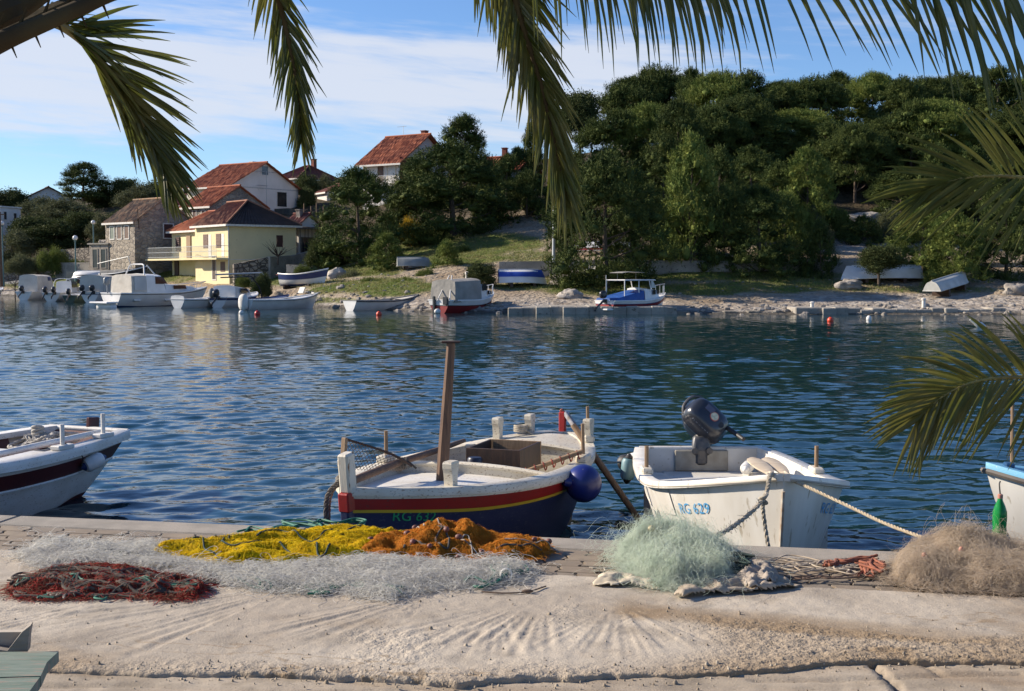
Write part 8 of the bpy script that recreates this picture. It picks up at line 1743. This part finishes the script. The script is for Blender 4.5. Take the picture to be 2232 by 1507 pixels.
# canvas sheet crumpled under the mint net
def cloth(name, label, pix, hgt, seed, m, fs=5.0):
    N_ = Net(pix, hgt, .07, .9, seed, fs, (1, 1.8)); o = N_.sheet(name, m, .009, None, 1, .002, 0); sol = o.modifiers.new('thickness', 'SOLIDIFY'); sol.thickness = .004; return tag(o, label, 'cloth')
M_CLOTH = mat('beige_canvas', (.40, .33, .25), (.29, .24, .18), rough=.95, scale=3, bump=.002, bscale=300)
cloth('canvas_sheet', 'crumpled beige canvas sheet sticking out from under the mint net', [(1462, 1308), (1500, 1290), (1560, 1262), (1620, 1258), (1690, 1270), (1752, 1282), (1740, 1290), (1680, 1300), (1600, 1300), (1530, 1306), (1490, 1318)], .05, 51, M_CLOTH)
cloth('canvas_wad', 'grey beige bunched up cloth beside the mint net', [(1612, 1282), (1622, 1258), (1650, 1244), (1680, 1250), (1690, 1270), (1686, 1290), (1660, 1300), (1630, 1298)], .085, 57, mat('grey_beige_canvas', (.37, .315, .26), (.28, .24, .20), rough=.95, scale=3, bump=.002, bscale=300), 7.0)
cloth('pale_cloth', 'pale cream cloth strip along the left foot of the mint net', [(1300, 1282), (1306, 1266), (1330, 1262), (1380, 1270), (1440, 1280), (1440, 1292), (1370, 1286), (1320, 1284)], .045, 53, mat('cream_cloth', (.56, .49, .37), (.46, .39, .29), rough=.95, scale=4), 6.0)
mb = MB(); [NUL.cord(mb, [(1600 + rq.uniform(-45, 45), 1258 + rq.uniform(-14, 14)) for _ in range(8)], .0055, .02 + .012 * k, 70, 0, k) for k in range(7)]; tag(mb.build('green_rope', M_DGC, None, True), 'dark green rope bundle on the canvas beside the mint net', 'rope')
mb = MB(); [NUL.cord(mb, [(1290 + rq.uniform(-5, 70), 1250 + rq.uniform(-6, 6)) for _ in range(6)], .0045, .01, 50, 0, k) for k in range(2)]; tag(mb.build('thin_cord', M_ROPE, None, True), 'thin looped cord at the left foot of the mint net', 'cord')
# cords on the pavers between the mint and the brown net
mb = MB()
for k in range(11): y = 1226 + k * 2.6; NUL.cord(mb, [(1625 + 32 * q + rq.uniform(-8, 8), y + 6 * math.sin(q * 1.4 + k) + rq.uniform(-3, 3)) for q in range(10)], .0042, .008, 80, 0, k)
NUL.cord(mb, [(1780, 1240), (1790, 1232), (1815, 1236), (1820, 1250), (1850, 1252), (1845, 1258)], .006, .012); tag(mb.build('tangled_cords', mat('beige_cord', (.46, .39, .30), (.30, .24, .18), rough=.95, scale=20), None, True), 'long beige cords tangled on the pavers between the two net mounds', 'rope')
mb = MB()
for k in range(8): NUL.cord(mb, [(1800 + 15 * q + rq.uniform(-10, 10), 1240 - q * 1.6 + rq.uniform(-5, 5)) for q in range(8)], rq.uniform(.005, .009), .012 + .006 * (k % 3), 60, 0, k)
for k in range(5): NUL.cord(mb, [(1900 + rq.uniform(-30, 35), 1252 + rq.uniform(-16, 16)) for q in range(7)], .008, .014 + .006 * k, 50, 0, k)
tag(mb.build('rusty_ropes', mat('rusty_orange_rope', (.33, .115, .06), (.20, .07, .045), rough=.95, scale=16), None, True), 'rust orange rope tangle at the left of the brown net mound', 'rope')
mb = MB()
for k in range(5): NUL.cord(mb, [(1715 + 28 * q + rq.uniform(-8, 8), 1270 - 1.0 * q + rq.uniform(-4, 4)) for q in range(9)], .004, .009, 70, 0, k)
tag(mb.build('dry_twine', M_BRC, None, True), 'thin dry brown twine trailing toward the brown net mound', 'cord')
# brown net mound
BNp = [(1935, 1262), (1960, 1236), (2000, 1212), (2060, 1196), (2130, 1192), (2200, 1204), (2290, 1230), (2340, 1270), (2300, 1300), (2200, 1300), (2090, 1296), (1990, 1288), (1945, 1278)]
BN = Net(BNp, .085, .26, .80, 23, 2.2, (1, 1), [(2095, 1232, .20, .075), (2050, 1244, .25, .02)]); T = thing_at('brown_net', 'greyish brown fine fishing net piled in a mound at the right', 'fishing net')
BN.sheet('net_body', net_mat('brown_net_body', (.52, .44, .35), (.36, .30, .24), .2, c3=(.47, .40, .33)), .014, T, .80, 0, .012); M_BNF = net_mat('beige_monofilament', (.76, .66, .54), (.60, .51, .41), .55, rough=.5); BN.lattice('mesh', M_BNF, .020, .00042, T, 5, .10, .045, seed=63); BN.fil('strands', M_BNF, 15000, 14, .012, 1.6, .00042, .013, T, 45, .018, .0); BN.fil('loose_loops', M_BNF, 1800, 18, .015, 1.5, .0004, .030, T, 46, .050, .04)
for (a, b) in ((2090, 1250), (2040, 1236), (2010, 1262)): p = gz(a, b, QZ); z, d = BN.H(np.array([p.x]), np.array([p.y])); mb = MB(); mb.ball((p.x, p.y - .03, GROUND + float(z[0]) + .03), (.016, .014, .022), 12, 8); mb.build('float', mat('pink_float', (.50, .24, .17), (.42, .19, .13), rough=.6), T, True)
# ---- weathered bench at the lower left corner
def bench():
    zt = QZ + .43; a0, a1 = gz(128, 1420, zt), gz(-260, 1424, zt); b0, b1 = gz(40, 1540, zt), gz(-360, 1560, zt); base = Vector(((a0.x + b0.x) / 2 - .25, (a0.y + b0.y) / 2, QZ - .035))
    T = thing('bench', 'weathered wooden bench with flaking blue green seat plank at the lower left corner', 'bench', base)
    mp = mat('flaking_green_paint', (.115, .165, .130), (.18, .22, .185), rough=.8, scale=4, detail=8, c3=(.24, .20, .16), s3=9, a3=.55, stretch=(1.2, 9, 4), bump=.003, bscale=14); mg = mat('grey_old_wood', (.30, .265, .23), (.20, .175, .15), rough=.9, scale=3, stretch=(1.5, 12, 12), bump=.003, bscale=12)
    def plank(name, pts, th, m):
        n = len(pts); up = [p - base for p in pts]; dn = [p - base - Vector((0, 0, th)) for p in pts]; mb = MB(); mb.add(up + dn, [tuple(range(n)), tuple(range(2 * n - 1, n - 1, -1))] + [(n + i, n + (i + 1) % n, (i + 1) % n, i) for i in range(n)]); return mb.build(name, m, T)
    m1, m2 = lerp(a0, b0, .48), lerp(a1, b1, .48); j0, j1 = lerp(a0, b0, .50), lerp(a1, b1, .50); k1 = lerp(a0, b0, .22) + Vector((-.012, 0, 0)); plank('seat_plank', [a1, a0, k1, m1, m2][::-1], .035, mp); plank('seat_plank', [j1, j0, b0, b1][::-1], .035, mp)
    for u in (.35, 1.3): mb = MB(); p = lerp(a0, b0, .5) - base + Vector((-.28 - u * .5, 0, 0)); mb.beam(p + Vector((0, .18, -.04)), p + Vector((0, .22, -.46)), .07, .07, bev=.006); mb.beam(p + Vector((0, -.16, -.04)), p + Vector((0, -.2, -.46)), .07, .07, bev=.006); mb.beam(p + Vector((0, -.2, -.07)), p + Vector((0, .22, -.07)), .06, .05, up=(1, 0, 0)); mb.build('leg_frame', mg, T)
    # worn grey board end standing up behind the seat
    D = a0.y + .02; q = [at(66, 1364, D), at(62, 1390, D), at(60, 1421, D), at(-120, 1424, D), at(-120, 1400, D), at(16, 1419, D), at(48, 1378, D)]; n = len(q); fr = [p - base for p in q]; bk = [p - base + Vector((-.01, .05, 0)) for p in q]; mb = MB(); mb.add(fr + bk, [tuple(range(n)), tuple(range(2 * n - 1, n - 1, -1))] + [(i, n + i, n + (i + 1) % n, (i + 1) % n) for i in range(n)]); mb.build('back_board', mg, T)
    D2 = D + .05; q = [at(48, 1378, D2), at(14, 1421, D2), at(-160, 1424, D2), at(-160, 1380, D2)]; fr = [p - base for p in q]; bk = [p - base + Vector((0, .03, 0)) for p in q]; mb = MB(); mb.add(fr + bk, [(0, 1, 2, 3), (7, 6, 5, 4), (0, 4, 5, 1), (1, 5, 6, 2), (2, 6, 7, 3), (3, 7, 4, 0)]); mb.build('pale_board', mat('pale_bleached_wood', (.50, .44, .36), (.38, .33, .27), rough=.9, scale=3, stretch=(1.5, 12, 12)), T)
bench()
for name_ in ('lettering',):
    pass
